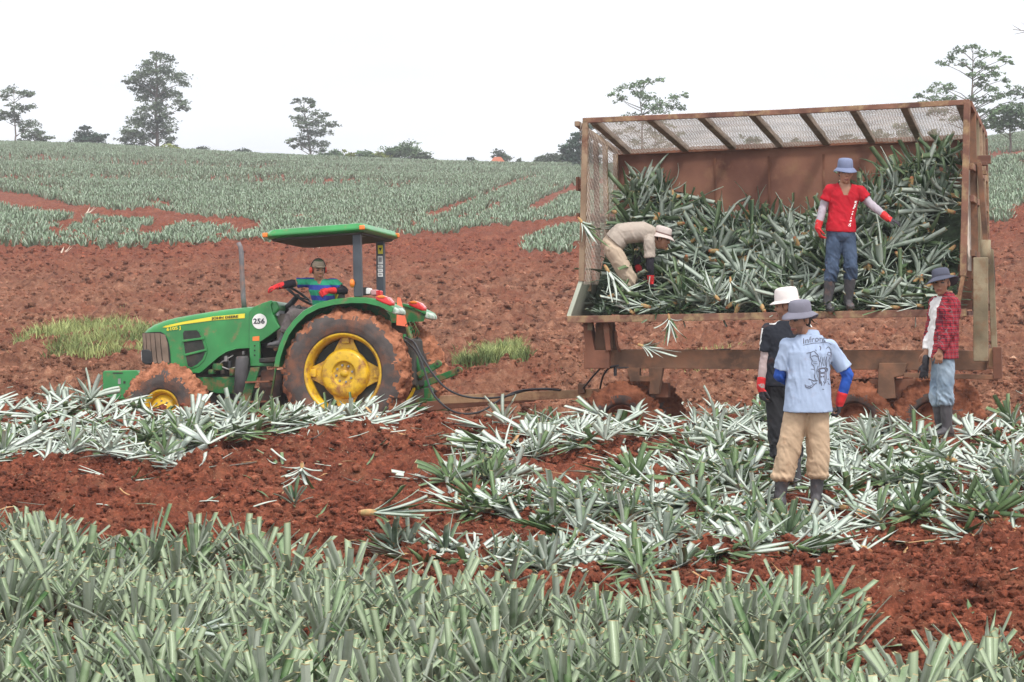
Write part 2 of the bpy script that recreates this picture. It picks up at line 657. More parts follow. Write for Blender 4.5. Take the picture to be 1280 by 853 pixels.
def build_clods():
    """loose lumps of earth: nobody could count them"""
    base = [Vector(v) for v in ((0, 0, 1), (.9, 0, .4), (.28, .85, .45), (-.72, .53, .4), (-.72, -.53, .45), (.28, -.85, .4),
                                (.7, .5, -.5), (-.28, .85, -.5), (-.9, 0, -.5), (-.28, -.85, -.5), (.7, -.5, -.5))]
    bv = np.array([tuple(v) for v in base])
    tri = np.array([(0, 1, 2), (0, 2, 3), (0, 3, 4), (0, 4, 5), (0, 5, 1), (1, 6, 2), (2, 6, 7), (2, 7, 3), (3, 7, 8), (3, 8, 4), (4, 8, 9), (4, 9, 5), (5, 9, 10), (5, 10, 1), (1, 10, 6)])
    r = np.random.default_rng(5)
    cm = clod_mat(); VV = []; FF = []; off = 0
    for n, y0, y1, pw, s0, s1, sp_ in ((170000, 15, 46, 1.1, .008, .040, 4.2), (48000, 36, 92, 1.0, .016, .070, 3.6)):
        y = y0 + (r.random(n) ** pw) * (y1 - y0)
        x = (r.random(n) - .5) * .42 * (y + 2)
        dens = fbm(x * .6, y * .6, 77, 3)
        keep = dens + r.random(n) * .3 > .54
        x, y = x[keep], y[keep]; n = len(x)
        z = ground_z(x, y)
        s = s0 + s1 * r.random(n) ** sp_
        rot = r.random(n) * 6.28
        jit = 1 + .55 * (r.random((n, len(bv), 3)) - .5)
        V = bv[None] * jit * s[:, None, None] * np.array([1.25, 1, .8])
        c, sn = np.cos(rot)[:, None], np.sin(rot)[:, None]
        vx = V[..., 0] * c - V[..., 1] * sn; vy = V[..., 0] * sn + V[..., 1] * c
        VV.append(np.stack([vx + x[:, None], vy + y[:, None], V[..., 2] + z[:, None] + s[:, None] * .2], -1).reshape(-1, 3))
        FF.append((tri[None] + (np.arange(n) * len(bv))[:, None, None]).reshape(-1, 3) + off); off += n * len(bv)
    o = link('soil_clods', np_mesh('soil_clods', np.concatenate(VV), np.concatenate(FF), smooth=False), [cm])
    tag(o, 'loose red lumps of earth strewn over the tilled soil', 'soil', kind='stuff')


build_clods()
# ------------------------------------------------------------------ pineapple plants
def leaf_mat(name, lo, hi, rough=.42, mid=None):
    m = bpy.data.materials.new(name); m.use_nodes = True
    t = m.node_tree; b = t.nodes['Principled BSDF']
    Nn = t.nodes.new; Lk = t.links.new
    geo = Nn('ShaderNodeNewGeometry'); oi = Nn('ShaderNodeObjectInfo')
    n = Nn('ShaderNodeTexNoise'); n.inputs['Scale'].default_value = 9; n.inputs['Detail'].default_value = 4
    Lk(geo.outputs['Position'], n.inputs['Vector'])
    ad = Nn('ShaderNodeMath'); ad.operation = 'MULTIPLY_ADD'
    Lk(oi.outputs['Random'], ad.inputs[0]); ad.inputs[1].default_value = .38; Lk(n.outputs['Fac'], ad.inputs[2])
    isl = Nn('ShaderNodeMath'); isl.operation = 'MULTIPLY_ADD'
    Lk(geo.outputs['Random Per Island'], isl.inputs[0]); isl.inputs[1].default_value = .42; Lk(ad.outputs[0], isl.inputs[2])
    r = Nn('ShaderNodeValToRGB')
    r.color_ramp.elements[0].position = .46; r.color_ramp.elements[0].color = (*lo, 1)

    r.color_ramp.elements[1].position = 1.0; r.color_ramp.elements[1].color = (*hi, 1)
    if mid is not None:
        e_ = r.color_ramp.elements.new(.64); e_.color = (*mid, 1)
    Lk(isl.outputs[0], r.inputs['Fac'])
    Lk(r.outputs['Color'], b.inputs['Base Color'])
    b.inputs['Roughness'].default_value = rough
    b.inputs['Specular IOR Level'].default_value = .45
    n2 = Nn('ShaderNodeTexNoise'); n2.inputs['Scale'].default_value = 120; n2.inputs['Detail'].default_value = 3
    Lk(geo.outputs['Position'], n2.inputs['Vector'])
    bp = Nn('ShaderNodeBump'); bp.inputs['Distance'].default_value = .002; bp.inputs['Strength'].default_value = .5
    Lk(n2.outputs['Fac'], bp.inputs['Height']); Lk(bp.outputs['Normal'], b.inputs['Normal'])
    return m


M_TOP = leaf_mat('leaf_upper', (.050, .100, .032), (.14, .215, .09), .38)
M_UND = leaf_mat('leaf_underside', (.20, .275, .19), (.54, .60, .53), .45, mid=(.35, .42, .345))
M_FLD = leaf_mat('leaf_field', (.036, .105, .020), (.28, .345, .215), .36, mid=(.12, .195, .080))
M_FLU = leaf_mat('leaf_field_back', (.10, .17, .07), (.44, .48, .40), .48, mid=(.25, .31, .22))
M_CUT = mat('leaf_cut_edge', (.42, .36, .20), .8, .25, 30)
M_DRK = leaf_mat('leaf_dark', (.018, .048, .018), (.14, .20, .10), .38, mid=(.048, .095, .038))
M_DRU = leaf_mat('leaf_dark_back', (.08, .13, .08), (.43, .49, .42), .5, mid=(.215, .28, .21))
M_STEM = mat('stem_butt', (.40, .33, .13), .75, .35, 25, col2=(.44, .24, .11))
M_STEMT = mat('stem_root_end', (.33, .13, .06), .9, .3, 30)
M_DRY = mat('dry_leaf', (.45, .26, .12), .8, .3, 10)


class LeafSet:
    def __init__(s): s.v = []; s.f = []; s.m = []

    def leaf(s, base, d, outn, L, W, bend, tip='cut', sec=5, fold=.35, twist=0.0, tm=0, um=1):
        d = Vector(d).normalized(); O = (Vector(outn) - d * Vector(outn).dot(d)).normalized()
        p = Vector(base); n0 = len(s.v)
        S = d.cross(O)
        for i in range(sec):
            f = i / (sec - 1)
            if tip == 'cut': wf = .72 + .38 * math.sin(min(f, .6) / .6 * math.pi / 2) - .15 * max(0, f - .5)
            elif tip == 'point': wf = (.75 + .35 * math.sin(min(f, .4) / .4 * math.pi / 2)) * (1 - max(0, (f - .3) / .7) ** 1.7 * .93)
            ww = W * wf; h = ww * fold * (1.15 - .5 * f)
            th = .0035
            s.v += [p - S * ww - O * h, p - O * th * .5 * -1 - O * th, p + S * ww - O * h, p + O * th]
            if i < sec - 1:
                a = bend / (sec - 1)
                q = Quaternion(S, 0)
                d2 = (d * math.cos(a) + O * math.sin(a)); O = (O * math.cos(a) - d * math.sin(a)); d = d2
                if twist:
                    t = twist / (sec - 1)
                    S2 = S * math.cos(t) + O * math.sin(t); O = (O * math.cos(t) - S * math.sin(t)); S = S2
                p = p + d * (L / (sec - 1))
        for i in range(sec - 1):
            a = n0 + i * 4; b = a + 4
            s.f += [(a, b, b + 1, a + 1), (a + 1, b + 1, b + 2, a + 2)]; s.m += [tm, tm]
            s.f += [(a + 3, b + 3, b, a), (a + 2, b + 2, b + 3, a + 3)]; s.m += [um, um]
        e = n0 + (sec - 1) * 4
        if tip == 'cut':
            # thin dried rim where the leaf was chopped
            n1 = len(s.v)
            sk = ((hash((round(L * 1e4), round(W * 1e5))) % 100) / 100 - .5) * .9
            for k, kk in ((0, -1), (1, 0), (2, 1), (3, 0)): s.v[e + k] = s.v[e + k] + d * (kk * W * sk)
            for k in range(4): s.v.append(s.v[e + k] + d * .006)
            for k in range(4):
                k2 = (k + 1) % 4
                s.f.append((e + k, n1 + k, n1 + k2, e + k2)); s.m.append(2)
            s.f.append((n1, n1 + 1, n1 + 2, n1 + 3)); s.m.append(2)
        else:
            s.f.append((e, e + 1, e + 2, e + 3)); s.m.append(um)

    def arrays(s):
        return np.array([tuple(v) for v in s.v]), s.f, s.m


def rosette(r, n, L, W, th0, th1, bend, axis_tilt=0, tips=.8, cutz=None, sec=5, fold=.35, um=1, tm=0, cv=.09):
    ls = LeafSet()
    for i in range(n):
        f = i / max(1, n - 1)
        ph = i * 2.399963 + r.uniform(-.35, .35)
        th = R(th0 + (th1 - th0) * (f ** .85) + r.uniform(-5, 5))
        rad = Vector((math.cos(ph), math.sin(ph), 0))
        d = Vector((0, 0, 1)) * math.cos(th) + rad * math.sin(th)
        O = rad * math.cos(th) - Vector((0, 0, 1)) * math.sin(th)
        ll = L * r.uniform(.8, 1.12) * (1 - .25 * f)
        if cutz is not None:
            ll = min(ll, cutz * r.uniform(1 - cv * 1.4, 1 + cv * .6) / max(.35, math.cos(th + R(bend) * .4)))
        ls.leaf(rad * .018 + Vector((0, 0, .01 + .05 * (1 - f))), d, O, ll, W * r.uniform(.8, 1.15), R(bend * r.uniform(.4, 1.5)),
                'cut' if r.random() < tips else 'point', sec, fold, r.uniform(-.5, .5), tm, um)
    return ls


def lying(r, n, L, W, spread, tips=.6, bend=25, flat=.2, up=.48):
    """a pulled plant lying on its side: butt at the origin, leaves towards +x"""
    ls = LeafSet()
    for i in range(n):
        f = i / max(1, n - 1)
        ph = i * 2.399963 + r.uniform(-.3, .3)
        th = R(6 + spread * (f ** .8) + r.uniform(-7, 7))
        rad = Vector((0, math.cos(ph), math.sin(ph)))
        ax = Vector((1, 0, 0))
        d = ax * math.cos(th) + rad * math.sin(th)
        O = rad * math.cos(th) - ax * math.sin(th)
        ll = L * r.uniform(.5, 1.2) * (1 - .15 * f)
        ls.leaf(rad * .014 + ax * (.02 + .10 * (1 - f)), d, O, ll, W * r.uniform(.75, 1.2), R(bend * r.uniform(-1.0, 2.2)),
                'cut' if r.random() < tips else 'point', 6, .26, r.uniform(-.9, .9))
    for v in ls.v:
        if v.z < 0: v.z *= flat
        else: v.z *= up
        v.z += .02
    return ls


def mesh_from(ls, name, mats):
    V, F, Mi = ls.arrays()
    me = bpy.data.meshes.new(name)
    me.from_pydata(V.tolist(), [], F)
    me.polygons.foreach_set('material_index', np.array(Mi, np.int32))
    for m in mats: me.materials.append(m)
    me.polygons.foreach_set('use_smooth', np.ones(len(F), bool))
    me.update()
    return me


pr = random.Random(3)
STAND = [mesh_from(rosette(pr, pr.randint(17, 22), .58, .0195, 1, pr.choice([34, 44, 54]), 26, cutz=.40, tips=.84, fold=.24, cv=.22), 'pineapple_plant', [M_FLD, M_FLU, M_CUT]) for _ in range(12)]
STAND_LS = [rosette(pr, 18, .58, .021, 1, 38, 22, cutz=.42, tips=.86, sec=4, cv=.22) for _ in range(3)]
LYING = [mesh_from(lying(pr, pr.randint(11, 16), .48, .0275, pr.choice([18, 26, 36, 50]), tips=.36), 'pulled_plant', [M_TOP, M_UND, M_CUT]) for _ in range(14)]
SPLAY = [mesh_from(rosette(pr, pr.randint(13, 17), .32, .022, 22, 84, 30, tips=.5), 'splayed_plant', [M_TOP, M_UND, M_CUT]) for _ in range(4)]
DARKP = [mesh_from(rosette(pr, 13, .28, .023, 6, 60, 22, tips=.85), 'dark_plant', [M_DRK, M_DRU, M_CUT]) for _ in range(3)]
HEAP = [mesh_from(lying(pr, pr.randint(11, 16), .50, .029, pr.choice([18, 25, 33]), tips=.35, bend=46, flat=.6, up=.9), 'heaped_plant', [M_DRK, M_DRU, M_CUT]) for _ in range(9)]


def stem_mesh(axis):
    mb = MB()
    pr_ = [(.0, -.055), (.014, -.055), (.021, -.035), (.024, -.01), (.026, .03), (.020, .07), (.0, .09)]
    mb.lathe(pr_, seg=9, axis=axis)
    if axis == 'x':
        for v in mb.v: v.z += .02
    me = mb.mesh('stem', True)
    me.materials.append(M_STEM); me.materials.append(M_STEMT)
    k = 0 if axis == 'x' else 2
    for p in me.polygons:
        if p.center[k] < -.035: p.material_index = 1
    return me


STEM_X = stem_mesh('x'); STEM_Z = stem_mesh('z')
top_T = [(-900, 640), (0, 634), (60, 628), (110, 655), (180, 655), (330, 657), (400, 668), (440, 668), (500, 700), (540, 718), (830, 716),
         (880, 692), (1010, 700), (1060, 738), (1092, 800), (1130, 798), (1200, 775), (1280, 768), (1900, 740)]
TX, TY = zip(*top_T)

# --- the standing crop in the foreground
pts = []
y = 12.9; row = 0
fr = np.random.default_rng(12)
while y < 24:
    x = -7 + (row % 2) * .17
    while x < 7:
        xx = x + fr.uniform(-.075, .075); yy = y + fr.uniform(-.075, .075) + .04 * math.sin(x * 2)
        pts.append((xx, yy)); x += .36
    y += .38 if row % 2 else .32
    row += 1
pts = np.array(pts)
gzz = ground_z(pts[:, 0], pts[:, 1], False)
ppx, ppy = pix_of(pts[:, 0], pts[:, 1], gzz + .40)
ok = ppy > np.interp(ppx, TX, TY) + fr.uniform(-6, 4, len(pts))
# stray bare spots low on the right, as in the photograph
bare = in_poly(ppx, ppy, [(1078, 735), (1140, 790), (1100, 830), (1075, 812)]) | in_poly(ppx, ppy, [(960, 800), (1010, 806), (1010, 828), (965, 826)])
ok &= ~bare
pts, gzz, ppx, ppy = pts[ok], gzz[ok], ppx[ok], ppy[ok]
inview = (ppx > -35) & (ppx < 1315) & (ppy < 850)
idx_in = np.where(inview)[0]
# nearest (largest) 300 become plants of their own
order = idx_in[np.argsort(pts[idx_in, 1] + fr.uniform(0, .2, len(idx_in)))]
own = set(order[:300].tolist())
for i in order[:300]:
    o = link('pineapple_plant', STAND[int(fr.integers(len(STAND)))])
    o.location = (pts[i, 0], pts[i, 1], gzz[i] - .02)
    o.rotation_euler = (fr.normal(0, .10), fr.normal(0, .10), fr.uniform(0, 6.28))
    s = fr.uniform(.78, 1.16); o.scale = (s * 1.05, s * 1.05, s)
    tag(o, 'grey green pineapple plant rooted in the front bed with its leaf tips chopped off flat', 'pineapple plant', 'standing pineapple plants in the front bed')


def scatter_mesh(name, sets, pos, rots, scales, mats, tilt=.12, seed=1):
    r = np.random.default_rng(seed)
    VV = []; FF = []; MM = []; off = 0
    which = r.integers(0, len(sets), len(pos))
    for k, (V, F4, Mi) in enumerate(sets):
        sel = np.where(which == k)[0]; n = len(sel)
        if n == 0: continue
        c, s = np.cos(rots[sel])[:, None], np.sin(rots[sel])[:, None]
        tx = r.normal(0, tilt, n)[:, None]; ty = r.normal(0, tilt, n)[:, None]
        sc = scales[sel][:, None]
        x, y_, z = V[None, :, 0], V[None, :, 1], V[None, :, 2]
        xx = (x * c - y_ * s) * sc + z * tx * sc; yy_ = (x * s + y_ * c) * sc + z * ty * sc; zz = z * sc
        W_ = np.stack([xx + pos[sel, 0:1], yy_ + pos[sel, 1:2], zz + pos[sel, 2:3]], -1).reshape(-1, 3)
        F_ = (F4[None] + (np.arange(n) * len(V))[:, None, None]).reshape(-1, F4.shape[1]) + off
        VV.append(W_); FF.append(F_); MM.append(np.tile(Mi, n)); off += len(W_)
    me = np_mesh(name, np.concatenate(VV), np.concatenate(FF), np.concatenate(MM), smooth=False)
    return link(name, me, mats)


def quads_only(ls):
    V, F, Mi = ls.arrays()
    q = [(f, m) for f, m in zip(F, Mi)]
    return V, np.array([f for f, _ in q]), np.array([m for _, m in q])


rest = np.array([i for i in range(len(pts)) if i not in own])
rp = np.stack([pts[rest, 0], pts[rest, 1], gzz[rest] - .02], -1)
o = scatter_mesh('pineapple_crop', [quads_only(l) for l in STAND_LS], rp, fr.uniform(0, 6.28, len(rp)), fr.uniform(.85, 1.12, len(rp)), [M_FLD, M_FLU, M_CUT])
tag(o, 'the rest of the front bed of chopped grey green pineapple plants', 'pineapple crop', kind='stuff')

# --- the far field on the slope
POLY = [
    [(-300, 232), (0, 240), (45, 247), (90, 259), (124, 264), (157, 267), (187, 264), (210, 271), (262, 277), (326, 283), (326, 288), (262, 284), (225, 280), (195, 277), (157, 275), (101, 272), (49, 265), (0, 258), (-300, 252)],
    [(58, 291), (76, 292), (112, 275), (104, 271)],
    [(166, 300), (182, 300), (236, 278), (206, 273)],
    [(272, 300), (290, 299), (328, 288), (318, 282)],
    [(-300, 215), (0, 223), (37, 229), (105, 243), (105, 246), (37, 232), (0, 226), (-300, 218)],
    [(172, 250), (200, 253), (219, 257), (217, 261), (190, 257)],
    [(528, 273), (549, 272), (590, 252), (624, 240), (645, 229), (673, 222), (671, 219), (643, 226), (622, 237), (588, 249), (546, 266)],
    [(652, 266), (680, 262), (700, 247), (730, 238), (760, 230), (760, 225), (727, 231), (691, 243), (675, 252)],
    [(495, 278), (526, 278), (526, 281), (495, 281)],
    [(1235, 193), (1330, 187), (1330, 192), (1235, 197)],
    [(320, 240), (409, 228), (475, 220), (475, 221.5), (409, 229.5), (320, 241.5)],
]
BX = [-400, 0, 120, 262, 330, 433, 492, 560, 616, 664, 726, 820, 1000, 1180, 1235, 1262, 1280, 1400, 1700]
BY = [308, 312, 318, 312, 307, 303, 299, 296, 287, 284, 273, 268, 272, 278, 281, 281, 259, 240, 235]
PATCH = [(652, 324), (656, 308), (690, 297), (735, 286), (790, 280), (790, 300), (740, 316), (700, 324)]
xs = []; ys_ = []
y = 62.0; row = 0
while y < 264:
    sp_ = .33 if y < 110 else (.40 if y < 160 else .52)
    hw = .235 * y
    x = np.arange(-hw, hw, sp_) + (row % 2) * sp_ * .5
    xs.append(x + fr.uniform(-.13, .13, len(x))); ys_.append(np.full(len(x), y) + fr.uniform(-.14, .14, len(x)) + .22 * x * 0)
    y += sp_ * 1.12 if row % 2 else sp_ * .9
    row += 1
fx = np.concatenate(xs); fy = np.concatenate(ys_)
fz = ground_z(fx, fy, False)
hgt = .34 + .10 * fbm(fx * .25, fy * .25, 9, 3) + fr.uniform(-.05, .07, len(fx))
px0, py0 = pix_of(fx, fy, fz); px1, py1 = pix_of(fx, fy, fz + hgt)
keep = (py0 < np.interp(px0, BX, BY) + 1.2 * np.sin(px0 * .21) + fr.uniform(-1, 1, len(fx))) | in_poly(px0, py0, PATCH)
for poly in POLY:
    for k in (0, .45):
        keep &= ~in_poly(px0 + (px1 - px0) * k, py0 + (py1 - py0) * k, poly)
# tractor ways and contour breaks
l1 = np.abs(((fx - .10 * fy + 1.5 * vnoise(fy * .05, fx * .02, 91)) % 8.5) - 4.2)
l2 = np.abs(((fy - .25 * fx + 9 * vnoise(fx * .05, fy * .01, 92)) % 15.0) - 7.5)
keep &= ~(((l1 < .30) | (l2 < .55)) & (fr.random(len(fx)) < .85))
# small gaps between rows
gapn = vnoise(fx * .11 + fy * .02, fy * .9, 88)
keep &= ~((gapn > .84) & (fr.random(len(fx)) < .7))
fx, fy, fz, hgt = fx[keep], fy[keep], fz[keep], hgt[keep]


def far_plant(r, n=9, w=.038):
    V = []; F = []
    for i in range(n):
        ph = i * 2.4 + r.uniform(-.3, .3); th = R(r.uniform(3, 42)) * (.35 + .65 * i / n)
        rad = Vector((math.cos(ph), math.sin(ph), 0)); S = Vector((-rad.y, rad.x, 0))
        p = rad * .02; d = Vector((0, 0, 1)) * math.cos(th) + rad * math.sin(th)
        l = r.uniform(.8, 1.1)
        k = len(V)
        q1 = p + d * l * .55; d2 = (d + rad * .25).normalized(); q2 = q1 + d2 * l * .45
        for q, ww in ((p, w), (q1, w * 1.1), (q2, w * .55)):
            V += [q - S * ww, q + S * ww]
        F += [(k, k + 1, k + 3, k + 2), (k + 2, k + 3, k + 5, k + 4)]
    V = np.array([tuple(v) for v in V])
    V[:, 0:2] *= 1.0
    return V, np.array(F), np.array([0 if (j // 2) % 3 else 1 for j in range(len(F))])


rr = random.Random(8)
M_FAR = leaf_mat('leaf_far', (.080, .145, .070), (.225, .30, .195), .6)
M_FAR2 = leaf_mat('leaf_far_pale', (.17, .235, .155), (.35, .42, .32), .6)
tmpl = [far_plant(rr, 10, .06 if k < 3 else .075) for k in range(6)]
o = scatter_mesh('pineapple_field', tmpl, np.stack([fx, fy, fz], -1), fr.uniform(0, 6.28, len(fx)), hgt, [M_FAR, M_FAR2], tilt=.10, seed=4)
tag(o, 'wide grey green pineapple field covering the slope behind', 'pineapple field', kind='stuff')
print('far plants', len(fx))


# --- pulled plants lying on the soil
def place_plant(x, y, zoff, kind, yaw, pitch, roll, s, label, cat, group):
    z = gz(x, y)
    if kind == 'lying': me, st, nm = LYING[int(fr.integers(len(LYING)))], STEM_X, 'pulled_plant'
    elif kind == 'splay': me, st, nm = SPLAY[int(fr.integers(len(SPLAY)))], STEM_Z, 'pulled_plant'
    elif kind == 'dark': me, st, nm = DARKP[int(fr.integers(len(DARKP)))], STEM_Z, 'pulled_plant'
    else: me, st, nm = HEAP[int(fr.integers(len(HEAP)))], STEM_X, 'harvested_plant'
    q = Matrix.Rotation(yaw, 4, 'Z') @ Matrix.Rotation(-pitch, 4, 'Y') @ Matrix.Rotation(roll, 4, 'X')
    Mw = Matrix.Translation((x, y, z + zoff)) @ q @ Matrix.Scale(s, 4)
    if group is None:
        o = link(nm, me); o.matrix_world = Mw; link('stem', st, parent=o); tag(o, label, cat)
        return o
    SPECS.append((y, nm, me, st, Mw, label, cat, group))


SPECS = []


LAB = {
    'left': ('silvery pulled pineapple plant lying in the heap before the tractor wheels', 'pulled pineapple plants lying before the tractor'),
    'mid': ('silvery pulled pineapple plant lying on the bare soil between the front bed and the trailer', 'pulled pineapple plants lying before the trailer'),
}
ZONES = [  # polygon, count, stack height, group
    ([(-60, 515), (0, 502), (40, 506), (120, 518), (200, 522), (290, 530), (300, 545), (285, 562), (265, 590), (210, 598), (150, 588), (80, 584), (0, 590), (-60, 592)], 150, .22, 'left'),
    ([(290, 528), (420, 530), (500, 527), (502, 541), (400, 543), (330, 547), (285, 556)], 44, .14, 'left'),
    ([(110, 590), (165, 600), (150, 612), (110, 606)], 3, 0, 'left'),
    ([(235, 585), (262, 596), (265, 602), (238, 592)], 2, 0, 'left'),
    ([(572, 572), (620, 545), (700, 533), (800, 523), (860, 519), (960, 524), (1040, 528), (1200, 543), (1300, 538), (1330, 600), (1280, 625), (1180, 626), (1060, 622), (960, 615), (880, 600), (850, 566), (740, 568), (650, 586)], 330, .18, 'mid'),
    ([(770, 585), (880, 565), (960, 600), (1060, 622), (1200, 626), (1290, 630), (1290, 655), (1180, 662), (1090, 668), (960, 676), (860, 670), (780, 655), (720, 640)], 150, .08, 'mid'),
    ([(560, 600), (640, 590), (650, 620), (720, 630), (790, 655), (860, 672), (860, 690), (700, 672), (620, 655), (560, 640)], 84, .04, 'mid'),
    ([(500, 620), (560, 640), (620, 655), (740, 680), (860, 690), (900, 700), (700, 712), (560, 700), (470, 690), (480, 700), (560, 722), (700, 728), (860, 720)], 96, .03, 'mid'),
    ([(850, 668), (1090, 668), (1080, 702), (880, 702)], 42, .02, 'mid'),
    ([(1090, 640), (1290, 635), (1290, 672), (1150, 688), (1100, 680)], 22, .02, 'mid'),
]
extra_pos = []
n_ground = 0
for poly, cnt, st, g in ZONES:
    xs0 = [p[0] for p in poly]; ys0 = [p[1] for p in poly]
    k = 0; tries = 0
    while k < cnt and tries < 4000:
        tries += 1
        px, py = fr.uniform(min(xs0), max(xs0)), fr.uniform(min(ys0), max(ys0))
        if not in_poly(np.array([px]), np.array([py]), poly)[0]: continue
        if 945 < px < 1050 and 606 < py < 668 and fr.random() < .9: continue
        if 1150 < px < 1215 and 545 < py < 575: continue
        q = ground_at(px, py)
        if q is None: continue
        k += 1
        u = fr.random()
        kind = 'lying' if u < .88 else ('splay' if u < .94 else 'dark')
        zoff = fr.uniform(0, st) * .7
        if kind == 'lying':
            # butts mostly towards the camera, tips away or to the side
            yaw = fr.choice([fr.normal(math.pi / 2, .7), fr.uniform(0, 6.28)], p=[.5, .5])
            pitch = fr.uniform(-.10, .22); roll = fr.uniform(-.5, .5)
        else:
            yaw = fr.uniform(0, 6.28); pitch = fr.normal(0, .45); roll = fr.normal(0, .45); zoff += .03
        place_plant(q.x, q.y, zoff, kind, yaw, pitch, roll, fr.uniform(.82, 1.14), LAB[g][0], 'pulled plant', LAB[g][1])
        n_ground += 1
print('ground plants', n_ground)
SPECS.sort(key=lambda t: t[0])
for y_, nm, me, st, Mw, label, cat, group in SPECS[:288]:
    o = link(nm, me); o.matrix_world = Mw; link('stem', st, parent=o); tag(o, label, cat, group)
vv = []; ff = []; mm = []; off = 0
for y_, nm, me, st, Mw, label, cat, group in SPECS[288:]:
    n = len(me.vertices); co = np.empty(n * 3, np.float32); me.vertices.foreach_get('co', co); co = co.reshape(-1, 3)
    A_ = np.array(Mw); vv.append(co @ A_[:3, :3].T + A_[:3, 3])
    f_ = np.empty(len(me.loops), np.int32); me.loops.foreach_get('vertex_index', f_); ff.append(f_.reshape(-1, 4) + off); off += n
    k_ = np.empty(len(me.polygons), np.int32); me.polygons.foreach_get('material_index', k_); mm.append(k_)
if vv:
    o = link('pulled_plants_behind', np_mesh('pulled_plants_behind', np.concatenate(vv), np.concatenate(ff), np.concatenate(mm), smooth=True), [M_TOP, M_UND, M_CUT])
    tag(o, 'rest of the pulled plants massed along the far side of the strip', 'pulled plants', kind='stuff')


def single(px, py, kind, yaw, pitch, roll, s, label, zoff=0.0, dz=None):
    q = ground_at(px, py)
    return place_plant(q.x, q.y, zoff, kind, yaw, pitch, roll, s, label, 'pulled plant', None)


single(368, 634, 'dark', 1.0, .1, 0, .78, 'small dark green pineapple plant standing alone on the soil bank behind the front bed')
o_ = single(378, 682, 'splay', .3, math.pi, 0, .62, 'pulled pineapple plant hanging upside down over the front bed, stem end up', .62)
single(458, 700, 'lying', -.15, .05, .2, 1.05, 'pulled plant with a brown stem end thrown across the edge of the front bed', .34)
single(590, 640, 'lying', 1.2, .2, .3, .9, 'pulled plant with one dried orange leaf left of the bare mound')
single(640, 735, 'dark', .4, .1, 0, .95, 'dark green plant sprouting at the edge of the front bed, right of its middle', 0)
single(800, 745, 'splay', 1.4, .1, 0, .95, 'white plant with splayed leaves at the far edge of the front bed', .1)
single(1040, 770, 'splay', 2.0, .3, .1, .8, 'small white tipped plant beside the bare soil at the bed corner', .05)
single(225, 870, 'lying', -.2, .1, .2, .9, 'pulled plant with pinkish brown stem end lying on top of the front bed', .36)
single(1190, 605, 'lying', -2.6, .3, .3, 1.0, 'pulled plant with a pale yellow butt right of the man in plaid', .2)
single(660, 372, 'splay', 0, 0, 0, .01, 'x') if False else None

# torn leaves trodden into the soil between the plants
sr = np.random.default_rng(91); vv = []; ff = []; mm = []; off = 0
for k in range(420):
    px, py = sr.uniform(-40, 1320), sr.uniform(505, 780) if sr.random() < .75 else sr.uniform(505, 600)
    q = ground_at(px, py)
    if q is None: continue
    ls = LeafSet(); a = sr.uniform(0, 6.28)
    ls.leaf((0, 0, .012), (math.cos(a), math.sin(a), sr.uniform(-.05, .25)), (0, 0, 1 if sr.random() < .5 else -1), sr.uniform(.08, .34), sr.uniform(.010, .022), sr.uniform(-.8, .8), 'point' if sr.random() < .6 else 'cut', 4, .2)
    A_, F_, Mi_ = ls.arrays(); zz = float(ground_z(np.array([q.x]), np.array([q.y]))[0])
    vv.append(A_ + np.array([q.x, q.y, zz])); ff.append(np.array(F_) + off); off += len(A_)
    c_ = 0 if sr.random() < .5 else 1
    mm.append(np.where(np.array(Mi_) == 2, 2, 3 if sr.random() < .25 else Mi_))
o = link('leaf_scraps', np_mesh('leaf_scraps', np.concatenate(vv), np.concatenate(ff), np.concatenate(mm), smooth=True), [M_TOP, M_UND, M_CUT, M_DRY])
tag(o, 'torn scraps of pineapple leaf trodden into the red soil', 'leaf scraps', kind='stuff')
# ------------------------------------------------------------------ grass, trees, bushes
M_GRASS = mat('grass_blades', (.12, .19, .05), .7, .4, 1.4, col2=(.29, .32, .12))


